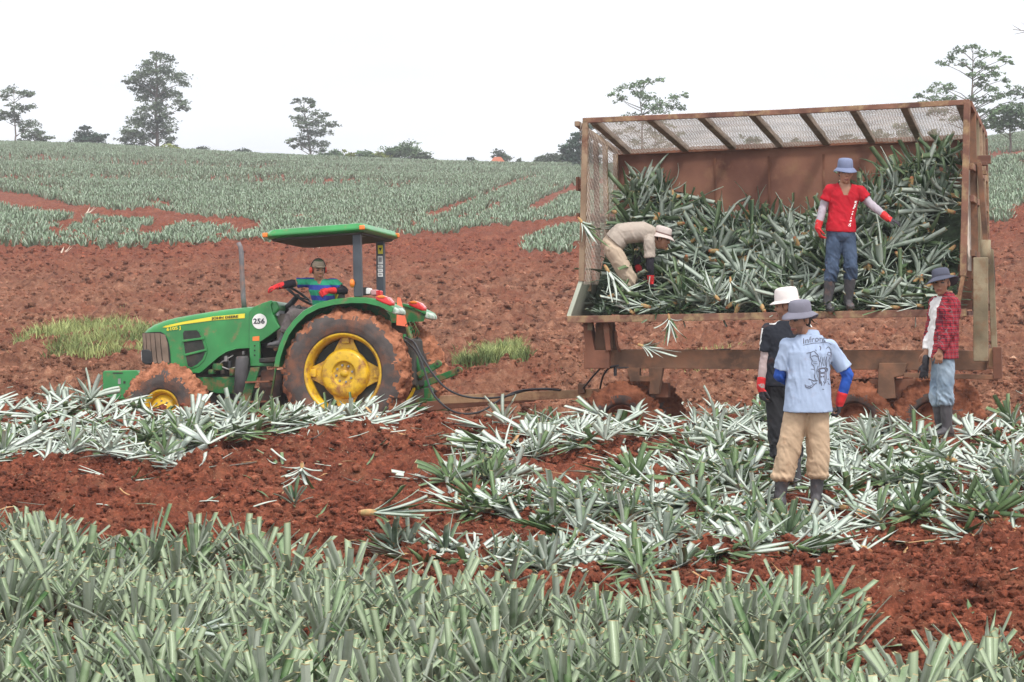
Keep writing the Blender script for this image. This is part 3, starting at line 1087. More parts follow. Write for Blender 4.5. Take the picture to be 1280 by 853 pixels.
def grass_patches():
    r = np.random.default_rng(21)
    V = []
    spots = [([(8, 448), (20, 425), (90, 412), (170, 408), (230, 412), (300, 430), (300, 455), (150, 455), (60, 450)], 9000, .26),
             ([(565, 466), (570, 438), (600, 442), (640, 436), (660, 440), (665, 466), (620, 470)], 4200, .30),
             ([(660, 470), (668, 461), (900, 458), (1000, 466), (900, 472), (720, 474)], 1500, .09),
             ([(850, 440), (960, 428), (950, 440), (880, 446)], 500, .10),
             ([(130, 425), (150, 372), (165, 380), (160, 425)], 200, .1)]
    tot = 0
    F = []
    for poly, n, h in spots:
        xs0 = [p[0] for p in poly]; ys0 = [p[1] for p in poly]
        corners = [ground_at(x, y) for x, y in poly]
        cx = [c.x for c in corners]; cy = [c.y for c in corners]
        x = r.uniform(min(cx), max(cx), n * 2); y = r.uniform(min(cy), max(cy), n * 2)
        z = ground_z(x, y)
        a, b = pix_of(x, y, z)
        k = in_poly(a, b, poly)
        clump = fbm(x * 1.1, y * 1.1, 55, 3)
        k &= clump + r.random(len(x)) * .22 > .60
        x, y, z, clump = x[k][:n], y[k][:n], z[k][:n], clump[k][:n]
        m = len(x)
        hh = h * (.35 + 1.5 * np.clip(clump - .35, 0, .6)) * r.uniform(.6, 1.25, m)
        an = r.uniform(0, 6.28, m); w_ = .009
        dx, dy = np.cos(an) * w_, np.sin(an) * w_
        lx, ly = r.normal(0, .45, m) * hh, r.normal(0, .45, m) * hh
        A = np.stack([x - dx, y - dy, z], -1); B = np.stack([x + dx, y + dy, z], -1)
        Cc = np.stack([x + dx * .8 + lx * .4, y + dy * .8 + ly * .4, z + hh * .6], -1); D = np.stack([x - dx * .8 + lx * .4, y - dy * .8 + ly * .4, z + hh * .6], -1)
        E = np.stack([x + lx, y + ly, z + hh], -1); E2 = E + np.array([.001, 0, 0])
        W_ = np.stack([A, B, Cc, D, E, E2], 1).reshape(-1, 3)
        i = (np.arange(m) * 6)[:, None] + tot
        F.append(np.concatenate([i + np.array([[0, 1, 2, 3]]), i + np.array([[3, 2, 5, 4]])], 0))
        V.append(W_); tot += len(W_)
    o = link('grass', np_mesh('grass', np.concatenate(V), np.concatenate(F)), [M_GRASS])
    tag(o, 'bright green grass growing in tufts on the open soil behind the tractor', 'grass', kind='stuff')


grass_patches()

M_BARK = mat('bark', (.16, .13, .11), .9, .25, 2)
M_CROWN = mat('crown_leaves', (.045, .075, .04), .7, .45, .35, col2=(.10, .14, .075))
M_CROWN2 = mat('crown_leaves_pale', (.065, .125, .055), .7, .4, .35, col2=(.13, .20, .09))
M_BUSH = mat('bush_leaves_yellow', (.14, .20, .05), .7, .35, .4, col2=(.30, .34, .08))
M_PINE = mat('dark_tree_leaves', (.022, .052, .032), .7, .4, .5, col2=(.05, .09, .055))


def tree(name, D, base, blobs, label, cat='tree', n=60, leaf=.28, mats=(None, None), trunk_r=.13, top=None, flat=.55, seed=1, group=None,
         lean=0.0, limbs=True):
    """blobs: (px, py, radius px) of foliage clumps as seen in the photograph"""
    r = random.Random(seed)
    ppm = FPX / D
    bx = (base[0] - 640) / ppm
    bz = float(macro(np.array([bx]), np.array([D]))[0]) - .3
    M = Matrix.Translation((bx, D, bz))
    root = empty(name, M, label, cat, group)

    def loc(px, py, dy=0):
        v = P(px, py, D + dy)
        return Vector((v.x - bx, dy, v.z - bz))
    t = MB()
    if top is None: top = (base[0], min(b[1] for b in blobs))
    tp = loc(*top)
    pts = []
    for i in range(7):
        f = i / 6
        pts.append(Vector((tp.x * f + lean * math.sin(f * 3) + r.uniform(-.1, .1) * (i not in (0, 6)), r.uniform(-.1, .1), tp.z * f)))
    t.tube(pts, [trunk_r * (1 - .82 * i / 6) for i in range(7)], 7)
    cl = []
    for (px, py, rp) in blobs:
        c = loc(px, py, r.uniform(-1.0, 1.0) * rp / ppm * 1.3)
        cl.append((c, rp / ppm))
        if limbs:
            f = max(.12, min(.92, (c.z - .35 * abs(c.x - tp.x * c.z / max(tp.z, .1)) - .4) / max(tp.z, .1)))
            s = pts[min(5, int(f * 6))].lerp(pts[min(6, int(f * 6) + 1)], f * 6 - int(f * 6))
            mid = s.lerp(c, .5) + Vector((r.uniform(-.2, .2), 0, r.uniform(-.1, .3)))
            t.tube([s, mid, c], [trunk_r * .34, trunk_r * .22, trunk_r * .08], 5)
            for _ in range(3):
                e = c + Vector((r.uniform(-1, 1), r.uniform(-1, 1), r.uniform(-.3, .5))) * (rp / ppm)
                t.tube([c.lerp(mid, .3), e], [trunk_r * .10, trunk_r * .03], 4)
    t.build('trunk', [mats[0] or M_BARK], root, smooth=True)
    rg = np.random.default_rng(seed * 13 + 5)
    V = []; F = []
    tot = 0
    for c, rad in cl:
        m = int(n * 6.0 * (rad / 0.8) ** 1.5) + 70
        # small sub-clumps inside the clump leave gaps of sky
        ns_ = max(3, int(m / 16))
        sc_ = rg.normal(0, .62, (ns_, 3)) * rad * np.array([1.15, 1.15, flat * 1.1])
        wh = rg.integers(0, ns_, m)
        p = sc_[wh] + rg.normal(0, .24, (m, 3)) * rad * np.array([1.3, 1.3, .6]) + np.array(c)
        nrm = rg.normal(0, 1, (m, 3)); nrm[:, 2] += 1.2; nrm /= np.linalg.norm(nrm, axis=1)[:, None]
        a = np.cross(nrm, rg.normal(0, 1, (m, 3))); a /= np.linalg.norm(a, axis=1)[:, None]
        b = np.cross(nrm, a)
        l = leaf * rg.uniform(.5, 1.2, m)[:, None]
        q = np.stack([p - a * l * .5, p + b * l * .28, p + a * l * .5, p - b * l * .28], 1).reshape(-1, 3)
        V.append(q); F.append((np.arange(m) * 4)[:, None] + np.arange(4)[None] + tot); tot += len(q)
    me = np_mesh('crown', np.concatenate(V), np.concatenate(F))
    link('crown', me, [mats[1] or M_CROWN], parent=root)
    return root


tree('tree', 285, (21, 183), [(14, 113, 7), (28, 117, 6), (38, 117, 6), (5, 121, 5), (20, 134, 6), (33, 136, 7), (6, 142, 6), (16, 143, 7), (26, 152, 6), (38, 158, 8), (30, 163, 5), (2, 147, 4)],
     'slender sparse tree with layered tufts of leaves at the left end of the hill crest', seed=2, trunk_r=.11, top=(17, 112))
tree('tree', 280, (44, 182), [(32, 172, 6), (42, 168, 6), (52, 167, 7), (60, 172, 5), (48, 176, 6), (28, 177, 4), (56, 180, 6)],
     'low spreading tree right of the slender tree on the crest', seed=3, trunk_r=.08)
tree('tree', 275, (110, 184), [(106, 160, 4), (103, 168, 7), (112, 171, 7), (120, 173, 6), (128, 172, 5), (98, 175, 6), (108, 178, 8), (124, 179, 8)],
     'small dark tree with upswept boughs between the slender tree and the tallest tree', mats=(None, M_PINE), seed=4, trunk_r=.09, n=110)
tree('tree', 285, (197, 192), [(196, 70, 7), (208, 75, 8), (186, 80, 8), (170, 99, 8), (180, 93, 9), (193, 90, 10), (207, 90, 9), (220, 95, 9), (229, 104, 6), (162, 103, 5), (198, 103, 10),
     (184, 108, 9), (172, 112, 6), (190, 118, 10), (204, 118, 9), (216, 118, 8), (226, 127, 7), (230, 134, 5), (180, 124, 7), (196, 131, 9), (184, 138, 9), (176, 148, 9), (205, 140, 8), (168, 155, 9),
     (158, 164, 8), (155, 174, 7), (170, 170, 9), (184, 158, 10), (198, 152, 9), (210, 158, 9), (206, 168, 8), (212, 176, 6), (180, 176, 9), (192, 170, 8), (165, 184, 7), (178, 187, 7), (215, 184, 4), (158, 186, 6)],
     'tallest tree on the crest, broad ragged crown down to the ground', seed=5, trunk_r=.22, n=62, leaf=.30, top=(195, 66))
tree('bush', 275, (215, 192), [(200, 186, 5), (208, 184, 6), (216, 187, 5), (222, 188, 3)], 'light green bush at the foot of the tallest tree', 'bush', mats=(None, M_BUSH), seed=6, trunk_r=.05)
tree('bush', 320, (252, 198), [(245, 189, 4), (252, 187, 5), (259, 190, 4)], 'small round dark bush right of the tallest tree', 'bush', seed=7, trunk_r=.05, n=120)
tree('bush', 320, (306, 200), [(297, 191, 4), (306, 190, 5), (315, 193, 4)], 'low flat dark bush halfway between the tallest tree and the forked tree', 'bush', seed=8, trunk_r=.05, n=120)
tree('bush', 320, (341, 202), [(337, 195, 3), (344, 195, 4)], 'smallest dark bush just left of the leaning tree', 'bush', seed=9, trunk_r=.05, n=120)
tree('tree', 290, (391, 204), [(370, 127, 4), (382, 126, 5), (391, 128, 4), (371, 136, 3), (380, 137, 4), (389, 133, 3), (371, 148, 6), (380, 150, 7), (390, 142, 5), (407, 143, 4), (400, 147, 6), (378, 158, 7),
     (392, 155, 7), (404, 156, 6), (414, 156, 5), (386, 166, 7), (398, 166, 7), (408, 167, 6), (384, 174, 7), (370, 176, 6), (363, 176, 4), (368, 183, 4), (380, 182, 6), (395, 180, 7), (405, 180, 6), (400, 188, 6)],
     'airy tree with a loose tuft on top standing alone left of the yellowish bushes', seed=10, trunk_r=.15, n=52, top=(380, 130), leaf=.26)
bushes = [(405, 196, 7, M_CROWN2, 'mid green bush at the foot of the lone airy tree'), (420, 194, 7, M_CROWN2, 'green bush second from the lone airy tree'), (437, 195, 6, M_BUSH, 'yellow green bush in the middle of the crest hedge'),
          (455, 194, 7, M_CROWN2, 'thin topped bush before the yellow bush on the crest'), (475, 197, 8, M_BUSH, 'brightest yellow bush on the crest'), (490, 191, 9, M_CROWN2, 'broad green bush right of the brightest yellow bush'),
          (508, 188, 10, M_CROWN2, 'tallest peaked green bush of the crest hedge'), (524, 196, 8, M_CROWN, 'bluish dark bush at the right end of the crest hedge'), (535, 199, 5, M_CROWN, 'lowest dark bush trailing off the crest hedge'),
          (588, 201, 4, M_CROWN, 'tiny dark bush on the bare middle of the crest'), (650, 203, 3, M_CROWN, 'tiny bush right of the orange roof'),
          (676, 200, 5, M_CROWN, 'small bush between the orange roof and the dark conifer'), (690, 198, 8, M_CROWN, 'greyish bush left of the dark conifer'), (703, 199, 8, M_CROWN, 'greyish bush touching the dark conifer')]
for i, (px, py, rp, mt, lab) in enumerate(bushes):
    tree('bush', 285, (px, py + 8), [(px - rp * .6, py + 1, rp * .7), (px, py - 2, rp * .8), (px + rp * .7, py + 1, rp * .7), (px, py + 4, rp)], lab, 'bush', mats=(None, mt), seed=30 + i, trunk_r=.05, n=100,
         group='bushes along the hill crest')
tree('tree', 300, (627, 210), [(620, 197, 4), (626, 193, 5), (632, 198, 5), (627, 201, 5)], 'small rounded tree behind the orange roof on the crest', seed=50, trunk_r=.09, n=110)
# orange roofed hut on the crest
hb = P(622, 209, 292)
hut = empty('hut', Matrix.Translation((hb.x, hb.y, hb.z - .3)), 'tiny hut with an orange roof far off on the hill crest', 'hut')
m_ = MB(); m_.box((0, 0, .45), (.8, .8, .9)); m_.build('wall', [mat('hut_wall', (.30, .22, .2), .9)], hut)
m_ = MB(); m_.loft([[Vector((-.75, -.6, .85)), Vector((.75, -.6, .85)), Vector((.75, .6, .85)), Vector((-.75, .6, .85))],
                    [Vector((-.35, -.2, 1.35)), Vector((.35, -.2, 1.35)), Vector((.35, .2, 1.35)), Vector((-.35, .2, 1.35))]])
m_.build('roof', [mat('hut_roof', (.42, .13, .07), .8)], hut)
tree('conifer', 240, (735, 206), [(722, 168, 5), (727, 174, 7), (716, 176, 5), (712, 183, 6), (722, 184, 8), (733, 182, 8), (705, 189, 5), (716, 192, 8), (728, 193, 9), (712, 198, 6), (722, 201, 8), (736, 200, 9), (742, 172, 8), (745, 188, 9), (732, 162, 5), (742, 158, 6)],
     'dark tree with drooping layered boughs seen beside the left end of the trailer', 'tree', mats=(None, M_PINE), seed=51, trunk_r=.14, n=120, flat=.3, top=(736, 154))
tree('tree', 215, (801, 200), [(770, 118, 6), (780, 110, 8), (792, 106, 8), (806, 104, 8), (820, 100, 6), (775, 124, 6), (800, 118, 8), (815, 122, 9), (828, 128, 9), (842, 124, 8), (852, 120, 5), (812, 134, 9), (826, 138, 9), (845, 134, 7),
     (790, 146, 9), (775, 152, 8), (805, 152, 9), (785, 162, 8), (768, 166, 8)],
     'tall open tree rising above the roof frame near the left end of the trailer', mats=(None, M_CROWN2), seed=52, trunk_r=.11, n=26, top=(801, 108), leaf=.24, flat=.4)
tree('tree', 225, (815, 202), [(822, 152, 7), (812, 166, 9), (835, 160, 7), (826, 174, 9), (845, 168, 6), (800, 178, 9), (815, 186, 8), (838, 182, 5)],
     'lower tree seen through the roof mesh just right of the tall open tree', mats=(None, M_CROWN2), seed=53, trunk_r=.10, n=26, leaf=.24, top=(820, 150))
for i, (px, py, rp, lab) in enumerate([(938, 174, 7, 'leftmost of the bushes seen through the trailer roof mesh'), (995, 176, 5, 'low bush seen through the roof mesh right of the trailer middle'),
                                        (1062, 172, 7, 'rounded bush seen through the roof mesh above the man in red'), (1100, 166, 8, 'bush seen through the roof mesh near its right end'), (1130, 158, 8, 'highest bush seen through the roof mesh near its right end')]):
    tree('bush', 235, (px, py + 22), [(px - rp * .5, py, rp * .8), (px + rp * .6, py + 2, rp * .8), (px, py + 8, rp), (px + 2, py + 14, rp)], lab, 'bush', mats=(None, M_CROWN2), seed=60 + i, trunk_r=.06, n=36)
tree('tree', 205, (1212, 168), [(1200, 64, 7), (1213, 60, 7), (1190, 72, 6), (1180, 80, 6), (1226, 68, 7), (1242, 68, 6), (1255, 74, 6), (1262, 78, 4), (1205, 80, 7), (1222, 82, 8), (1238, 84, 7), (1215, 94, 7), (1232, 96, 8), (1246, 92, 6), (1255, 100, 5),
     (1150, 120, 6), (1163, 114, 7), (1176, 108, 7), (1188, 112, 7), (1170, 124, 8), (1186, 124, 6), (1158, 130, 6), (1225, 108, 7), (1240, 112, 8), (1215, 124, 8), (1232, 126, 8), (1248, 120, 7), (1262, 116, 8),
     (1275, 110, 8), (1285, 120, 8), (1222, 138, 7), (1240, 140, 8), (1256, 134, 9), (1270, 130, 9), (1180, 138, 8), (1165, 142, 7), (1195, 150, 7), (1230, 152, 5)],
     'tall airy tree with flat leaf layers behind the right end of the trailer', mats=(None, M_CROWN2), seed=55, trunk_r=.13, n=26, leaf=.25, top=(1216, 62), flat=.38)
tree('bush', 190, (1262, 160), [(1245, 148, 8), (1258, 140, 9), (1272, 142, 10), (1286, 140, 10), (1250, 158, 8), (1266, 154, 10), (1280, 156, 10), (1235, 158, 5)],
     'dense green bush on the slope at the right edge beyond the trailer', 'bush', mats=(None, M_CROWN2), seed=56, trunk_r=.1, n=110)
# bare twig reaching in at the top right: its tree stands just outside the frame
tw = empty('bare_tree', Matrix.Translation((13.6, 60, 0.0)), 'bare twig tips of a tree beyond the top right edge of the photo', 'tree')
t = MB()
tp_ = [P(px, py, 60) - Vector((13.6, 60, 0.0)) for px, py in [(1600, 120), (1480, 60), (1360, 44), (1300, 41), (1266, 37)]]
t.tube([Vector((.3, 0, -.5)), Vector((.15, 0, 2.0)), tp_[1] + Vector((0, 0, -.4)), tp_[1] + Vector((.3, 0, 1.6))], [.11, .09, .06, .02], 7)
t.tube(tp_[1:], [.05, .02, .010, .006], 6)
for a, b_ in (((1296, 41), (1276, 28)), ((1284, 39.5), (1268, 43)), ((1310, 42), (1282, 52)), ((1276, 38), (1265, 31))):
    t.tube([P(*a, 60) - Vector((13.6, 60, 0)), P(*b_, 60) - Vector((13.6, 60, 0))], [.007, .004], 5)
t.build('trunk', [M_BARK], tw, smooth=True)

# pale dead leaves lying about
M_PALE = mat('pale_dead_leaf', (.62, .52, .42), .8, .2, 8)
for (px, py, s, lab) in [(72, 322, 1.0, 'pale dead leaf on the soil below the far field, far left'), (106, 272, 1.1, 'pale dead leaf standing in the red path across the slope'), (232, 326, .5, 'small pale scrap of leaf left of the exhaust pipe'),
                         (388, 318, .8, 'pale scrap of leaf under the tractor canopy'), (1262, 280, .9, 'white leaf at the lower edge of the field at the right')]:
    q = ground_at(px, py)
    ls = LeafSet()
    for k in range(3): ls.leaf((0, 0, .02), (1 - .3 * k, .3 * k, .25 - .05 * k), (0, .2, 1), .55 * s, .045, .5, 'point')
    me = mesh_from(ls, 'dead_leaf', [M_PALE, M_PALE, M_PALE])
    o = link('dead_leaf', me); o.location = q + Vector((0, 0, .05)); o.rotation_euler = (0, 0, .3)
    tag(o, lab, 'dead leaf')
# ------------------------------------------------------------------ tractor
G_ = (.020, .205, .045)
M_GREEN = mat('green_paint', G_, .38, .12, 3, col2=(.024, .235, .055), dirt=MUD, dirt_amt=.20, dirt_scale=5, spec=.5, coat=.2)
M_GREENM = mat('green_paint_muddy', (.020, .15, .04), .55, .2, 5, dirt=MUD, dirt_amt=.42, dirt_scale=7)
M_YEL = mat('yellow_paint', (.68, .42, .015), .45, .15, 5, dirt=(.28, .11, .03), dirt_amt=.42, dirt_scale=8, coat=.2)
M_YELC = mat('yellow_decal', (.80, .68, .05), .4, .05, 5)
M_BLK = mat('black_plastic', (.022, .023, .025), .5, .3, 8)
M_ROPS = mat('dark_grey_post', (.055, .065, .08), .5, .15, 5)
M_DARK = mat('engine_dark', (.025, .028, .024), .7, .4, 12, dirt=(.06, .04, .03), dirt_amt=.4)
M_GRILL = mat('dusty_grille', (.20, .145, .11), .85, .25, 6)
M_RUB = mat('tyre_rubber', (.075, .062, .058), .85, .3, 6, dirt=(.20, .085, .05), dirt_amt=.42, dirt_scale=4, bump=.004, bscale=60)
M_MUD = mat('tyre_mud', (.26, .098, .052), .95, .3, 9, col2=(.36, .15, .085), bump=.03, bscale=24, spec=.1)
M_WHT = mat('white_decal', (.82, .82, .80), .5, .03, 5)
M_INK = mat('black_lettering', (.015, .018, .03), .6, .1, 5)
M_ORG = mat('orange_lens', (.80, .20, .02), .25, .1, 5, coat=.5)
M_RED = mat('red_lens', (.70, .03, .03), .25, .1, 5, coat=.5)
M_SMV = mat('orange_red_reflector', (.90, .16, .06), .45, .08, 5)
M_STEEL = mat('worn_steel', (.30, .29, .28), .45, .25, 20, metal=.6)
M_HOSE = mat('black_hose', (.018, .018, .022), .45, .2, 10)
M_PALEG = mat('pale_fender_end', (.52, .58, .52), .6, .2, 8, dirt=(.05, .22, .08), dirt_amt=.4, dirt_scale=12)
M_SEATM = mat('black_seat', (.02, .02, .022), .6, .2, 10)
M_BOOTM = mat('rubber_boot_cover', (.14, .115, .10), .8, .2, 10)

YAW, PIT, ROL = R(13.5), R(4.2), R(5.6)
Rt = Matrix.Rotation(-YAW, 4, 'Z') @ Matrix.Rotation(-PIT, 4, 'Y') @ Matrix.Rotation(-ROL, 4, 'X')
TR = .79
wc = P(428, 467, 35.3)
MT = Matrix.Translation(wc - (Rt @ Vector((0, 0, TR)))) @ Rt
tractor = empty('tractor', MT, 'green farm tractor with yellow wheel rims, mud-caked tyres and a flat canopy', 'tractor')


def k1(x, y): return (110 + x / 3.16, 260 + y / 3.16)
def k2(x, y): return (320 + x / 3.16, 260 + y / 3.16)
def k4(x, y): return (170 + x / 6.737, 370 + y / 6.737)
def k5(x, y): return (330 + x / 6.4, 300 + y / 6.4)
def k6(x, y): return (340 + x / 5.685, 380 + y / 5.685)
def T(pt, b): return toplane(MT, pt[0], pt[1], b)
def TP(fn, pts, b): return [T(fn(*p), b) for p in pts]
def V3(pt, b):
    x, z = T(pt, b); return Vector((x, b, z))


BN, BF, BC = .68, 1.34, 1.01       # hood near / far / centre planes

# hood: lofted from the traced top and bottom lines
top = TP(k4, [(36, 302), (60, 278), (130, 240), (230, 205), (330, 180), (500, 150), (700, 118), (880, 98), (962, 95)], BN)
bot = TP(k4, [(45, 560), (150, 570), (300, 600), (400, 640), (530, 650), (560, 632), (620, 578), (690, 518), (760, 472), (850, 445), (945, 440)], BN)
xs_ = sorted(set([p[0] for p in top] + [p[0] for p in bot]))
xs_ = [x for x in xs_ if top[0][0] <= x <= top[-1][0]]
xs_ = [xs_[0]] + [x for i, x in enumerate(xs_[1:]) if x - xs_[i] > .012] + []
tx, tz = zip(*top); bx_, bz_ = zip(*bot)
rings = []
x0, x1 = xs_[0], xs_[-1]
for x in list(np.linspace(x0, x0 + .12, 4)) + [v for v in xs_ if v > x0 + .14]:
    f = (x - x0) / (x1 - x0)
    zt = float(np.interp(x, tx, tz)); zb = float(np.interp(x, bx_, bz_))
    hw = (BF - BN) / 2 * (1 - .30 * (1 - min(1, f / .28)) ** 2)
    ring = [Vector((x, BC - hw, zb)), Vector((x, BC - hw, zb + (zt - zb) * .3)), Vector((x, BC - hw, zt - .10))]
    for a in (18, 36, 54, 72, 90):
        ring.append(Vector((x, BC - hw + .12 * (1 - math.cos(R(a))) + (.0 if a < 90 else .02), zt - .10 + .10 * math.sin(R(a)) + .004)))
    ring.append(Vector((x, BC, zt + .022)))
    for a in (90, 72, 54, 36, 18):
        ring.append(Vector((x, BC + hw - .12 * (1 - math.cos(R(a))) - (.0 if a < 90 else .02), zt - .10 + .10 * math.sin(R(a)) + .004)))
    ring += [Vector((x, BC + hw, zt - .10)), Vector((x, BC + hw, zb + (zt - zb) * .3)), Vector((x, BC + hw, zb))]
    rings.append(ring)
m = MB(); m.loft(rings)
hood = m.build('hood', [M_GREEN], tractor, smooth=True)
em = hood.modifiers.new('es', 'EDGE_SPLIT'); em.split_angle = R(40)


def hood_y(x, dz=0.0):
    f = (x - x0) / (x1 - x0)
    return BC - (BF - BN) / 2 * (1 - .30 * (1 - min(1, max(0, f) / .28)) ** 2)


def decal(name, poly, mat_, off=.004, thick=.004, parent=None, b=None):
    """flat trim following the hood's near side"""
    mb = MB(); n = len(poly)
    v0 = [Vector((x, (hood_y(x) if b is None else b) - off - thick, z)) for x, z in poly]
    v1 = [Vector((x, (hood_y(x) if b is None else b) - off + .012, z)) for x, z in poly]
    mb.add(v0 + v1, [list(range(n))[::-1]] + [[i, (i + 1) % n, n + (i + 1) % n, n + i] for i in range(n)])
    return mb.build(name, [mat_], parent or tractor)


# grille with slats, traced
gr = TP(k4, [(40, 312), (130, 306), (212, 304), (245, 320), (270, 360), (287, 420), (296, 490), (300, 563), (200, 575), (150, 577), (60, 560), (42, 450)], BN + .03)
g = decal('grille', gr, M_BLK, .006, .006)
slx = [(44, 74), (79, 116), (121, 160), (166, 208), (214, 268)]
for a, b_ in slx:
    zt_ = 314 if a < 200 else 318
    poly = TP(k4, [(a, zt_), (b_ - 14 if a > 200 else b_, zt_ + (0 if a < 200 else 12)), (b_ + 8, 430 if a < 200 else 400), (b_ + 22 if a > 100 else b_ + 14, 564), (a + 26 if a > 100 else a + 14, 568), (a + 10, 430)], BN + .03)
    decal('slat', poly, M_GRILL, .014, .012, g)
# front face of the grille
m = MB(); fz0 = T(k4(40, 560), BN)[1]; fz1 = T(k4(36, 320), BN)[1]
m.box((x0 - .006, BC, (fz0 + fz1) / 2), (.012, .42, fz1 - fz0)); m.build('front_grille', [M_GRILL], tractor, bevel=.004)
# headlamp
m = MB(); hp = TP(k4, [(42, 455), (100, 452), (132, 470), (140, 570), (80, 580), (48, 555)], .70)
m.prism(hp, .70, .86); hl = m.build('headlight', [M_BLK], tractor, bevel=.012)
m = MB(); m.prism(TP(k4, [(36, 470), (46, 466), (52, 548), (42, 545)], .695), .715, .85); m.build('lens', [M_WHT], hl, bevel=.004)
m = MB(); hp2 = [(x, z) for x, z in hp]; m.prism(hp2, 1.18, 1.32); m.build('headlight', [M_BLK], tractor, bevel=.012)

# side vent: raised frame, dark opening, two bars
fr_o = TP(k4, [(383, 300), (400, 285), (520, 280), (545, 300), (570, 350), (598, 430), (600, 480), (580, 540), (530, 590), (470, 612), (430, 600), (405, 480), (390, 380)], BN)
op = TP(k4, [(400, 312), (412, 294), (515, 290), (535, 310), (556, 360), (578, 430), (580, 490), (560, 535), (520, 575), (468, 602), (440, 590), (418, 480), (404, 380)], BN)
decal('vent_frame', fr_o, M_GREEN, .004, .008)
vt = decal('vent', op, M_DARK, .010, .008)
for (a, b_) in (((395, 382), (580, 358)), ((415, 500), (600, 455))):
    pa, pb = V3(k4(*a), BN), V3(k4(*b_), BN)
    m = MB(); m.beam(pa + Vector((0, hood_y(pa.x) - BN - .026, 0)), pb + Vector((0, hood_y(pb.x) - BN - .026, 0)), .016, .030); m.build('bar', [M_GREEN], vt, bevel=.006)

# yellow stripe, lettering
st = TP(k4, [(222, 266), (250, 252), (400, 218), (650, 174), (918, 149), (916, 188), (860, 192), (650, 207), (400, 240), (260, 266)], BN)
decal('stripe', st, M_YELC, .004, .003)


def decal_text(body, pa, pb, hgt, mat_, b, name='lettering', off=.012, parent=None, stretch=1.0):
    """lettering running from pixel pa to pixel pb on the plane y=b"""
    A, B = V3(pa, b), V3(pb, b)
    me = text_mesh(body, hgt)
    co = np.array([v.co[:] for v in me.vertices])
    wdt = co[:, 0].max() - co[:, 0].min()
    L_ = (B - A).length
    o = link(name, me, [mat_], parent or tractor)
    xax = (B - A).normalized(); yn = Vector((0, -1, 0)); zax = xax.cross(yn) * -1
    up = Vector((0, 0, 1)) - xax * xax.z; up.normalize()
    Mx = Matrix((xax, up, xax.cross(up))).transposed().to_4x4()
    bb = (hood_y((A.x + B.x) / 2) if b == BN else b) - off
    ctr = (A + B) / 2; ctr.y = bb
    o.matrix_local = Matrix.Translation(ctr) @ Mx @ Matrix.Diagonal((L_ / wdt * stretch, 1, 1, 1))
    return o


decal_text('JOHN DEERE', k4(640, 191), k4(866, 174), .044, M_INK, BN, off=.014)
decal_text('6105 J', k4(262, 285), k4(380, 268), .056, M_YELC, BN, off=.014)

# cowl in front of the driver
CB = .66
cow = TP(k4, [(952, 130), (985, 95), (1060, 62), (1140, 36), (1150, 60), (1135, 80), (1150, 150), (1180, 215), (1215, 268), (1120, 340), (1042, 392), (1042, 540), (1170, 540), (1160, 595), (960, 595), (950, 400)], CB)
m = MB(); m.prism(cow, CB, CB + .05); m.build('side_panel', [M_GREEN], tractor, bevel=.012)
cow2 = TP(k4, [(956, 135), (985, 100), (1060, 67), (1140, 42), (1178, 45), (1205, 110), (1150, 160), (1175, 215), (1110, 330), (1042, 380), (962, 400)], CB)
m = MB(); m.prism(cow2, CB + .03, 1.36); m.build('cowl', [M_GREEN], tractor, bevel=.03)
m = MB(); m.prism(TP(k4, [(1135, 78), (1150, 150), (1195, 175), (1212, 110), (1180, 66)], .74), .74, 1.28); m.build('dashboard', [mat('dash_grey', (.45, .47, .50), .5)], tractor, bevel=.01)
m = MB(); m.prism(TP(k4, [(1150, 150), (1270, 150), (1280, 200), (1260, 300), (1210, 380), (1180, 420), (1180, 300), (1215, 268)], .80), .80, 1.2); m.build('steering_console', [M_BOOTM], tractor, bevel=.02)
m = MB(); m.prism(TP(k4, [(1048, 400), (1230, 268), (1235, 535), (1048, 535)], 1.05), 1.05, 1.10); m.build('bulkhead', [M_DARK], tractor)
m = MB(); m.prism(TP(k4, [(982, 345), (1038, 338), (1038, 378), (982, 380)], CB - .004), CB - .004, CB + .01); m.build('orange_reflector', [M_ORG], tractor)
for zx, zy in ((1000, 420), (1000, 500), (1000, 460)):
    v = V3(k4(zx, zy), CB); m = MB(); m.lathe([(0, -.008), (.011, -.008), (.011, .004)], v, 'y', 8); m.build('bolt', [M_DARK], tractor)

# numbered disc
cdisc = V3(k4(1040, 215), CB - .002)
m = MB(); m.lathe([(0, -.006), (.098, -.006), (.100, 0), (0, 0)], cdisc, 'y', 40); disc = m.build('number_disc', [M_WHT], tractor)
o = decal_text('256', k4(990, 216), k4(1086, 215), .092, M_INK, CB - .002, off=.010, parent=disc)

# exhaust
ex = [V3((p[0], p[1]), 1.18) for p in [k1(618, 400), k1(613, 350), k1(608, 250), k1(606, 180), k1(602, 155), k1(594, 138)]]
m = MB(); m.tube(ex, [.034, .034, .033, .033, .031, .030], 12); m.build('exhaust_pipe', [mat('exhaust_steel', (.16, .15, .16), .55, .25, 12, dirt=(.25, .12, .08), dirt_amt=.3)], tractor, smooth=True)

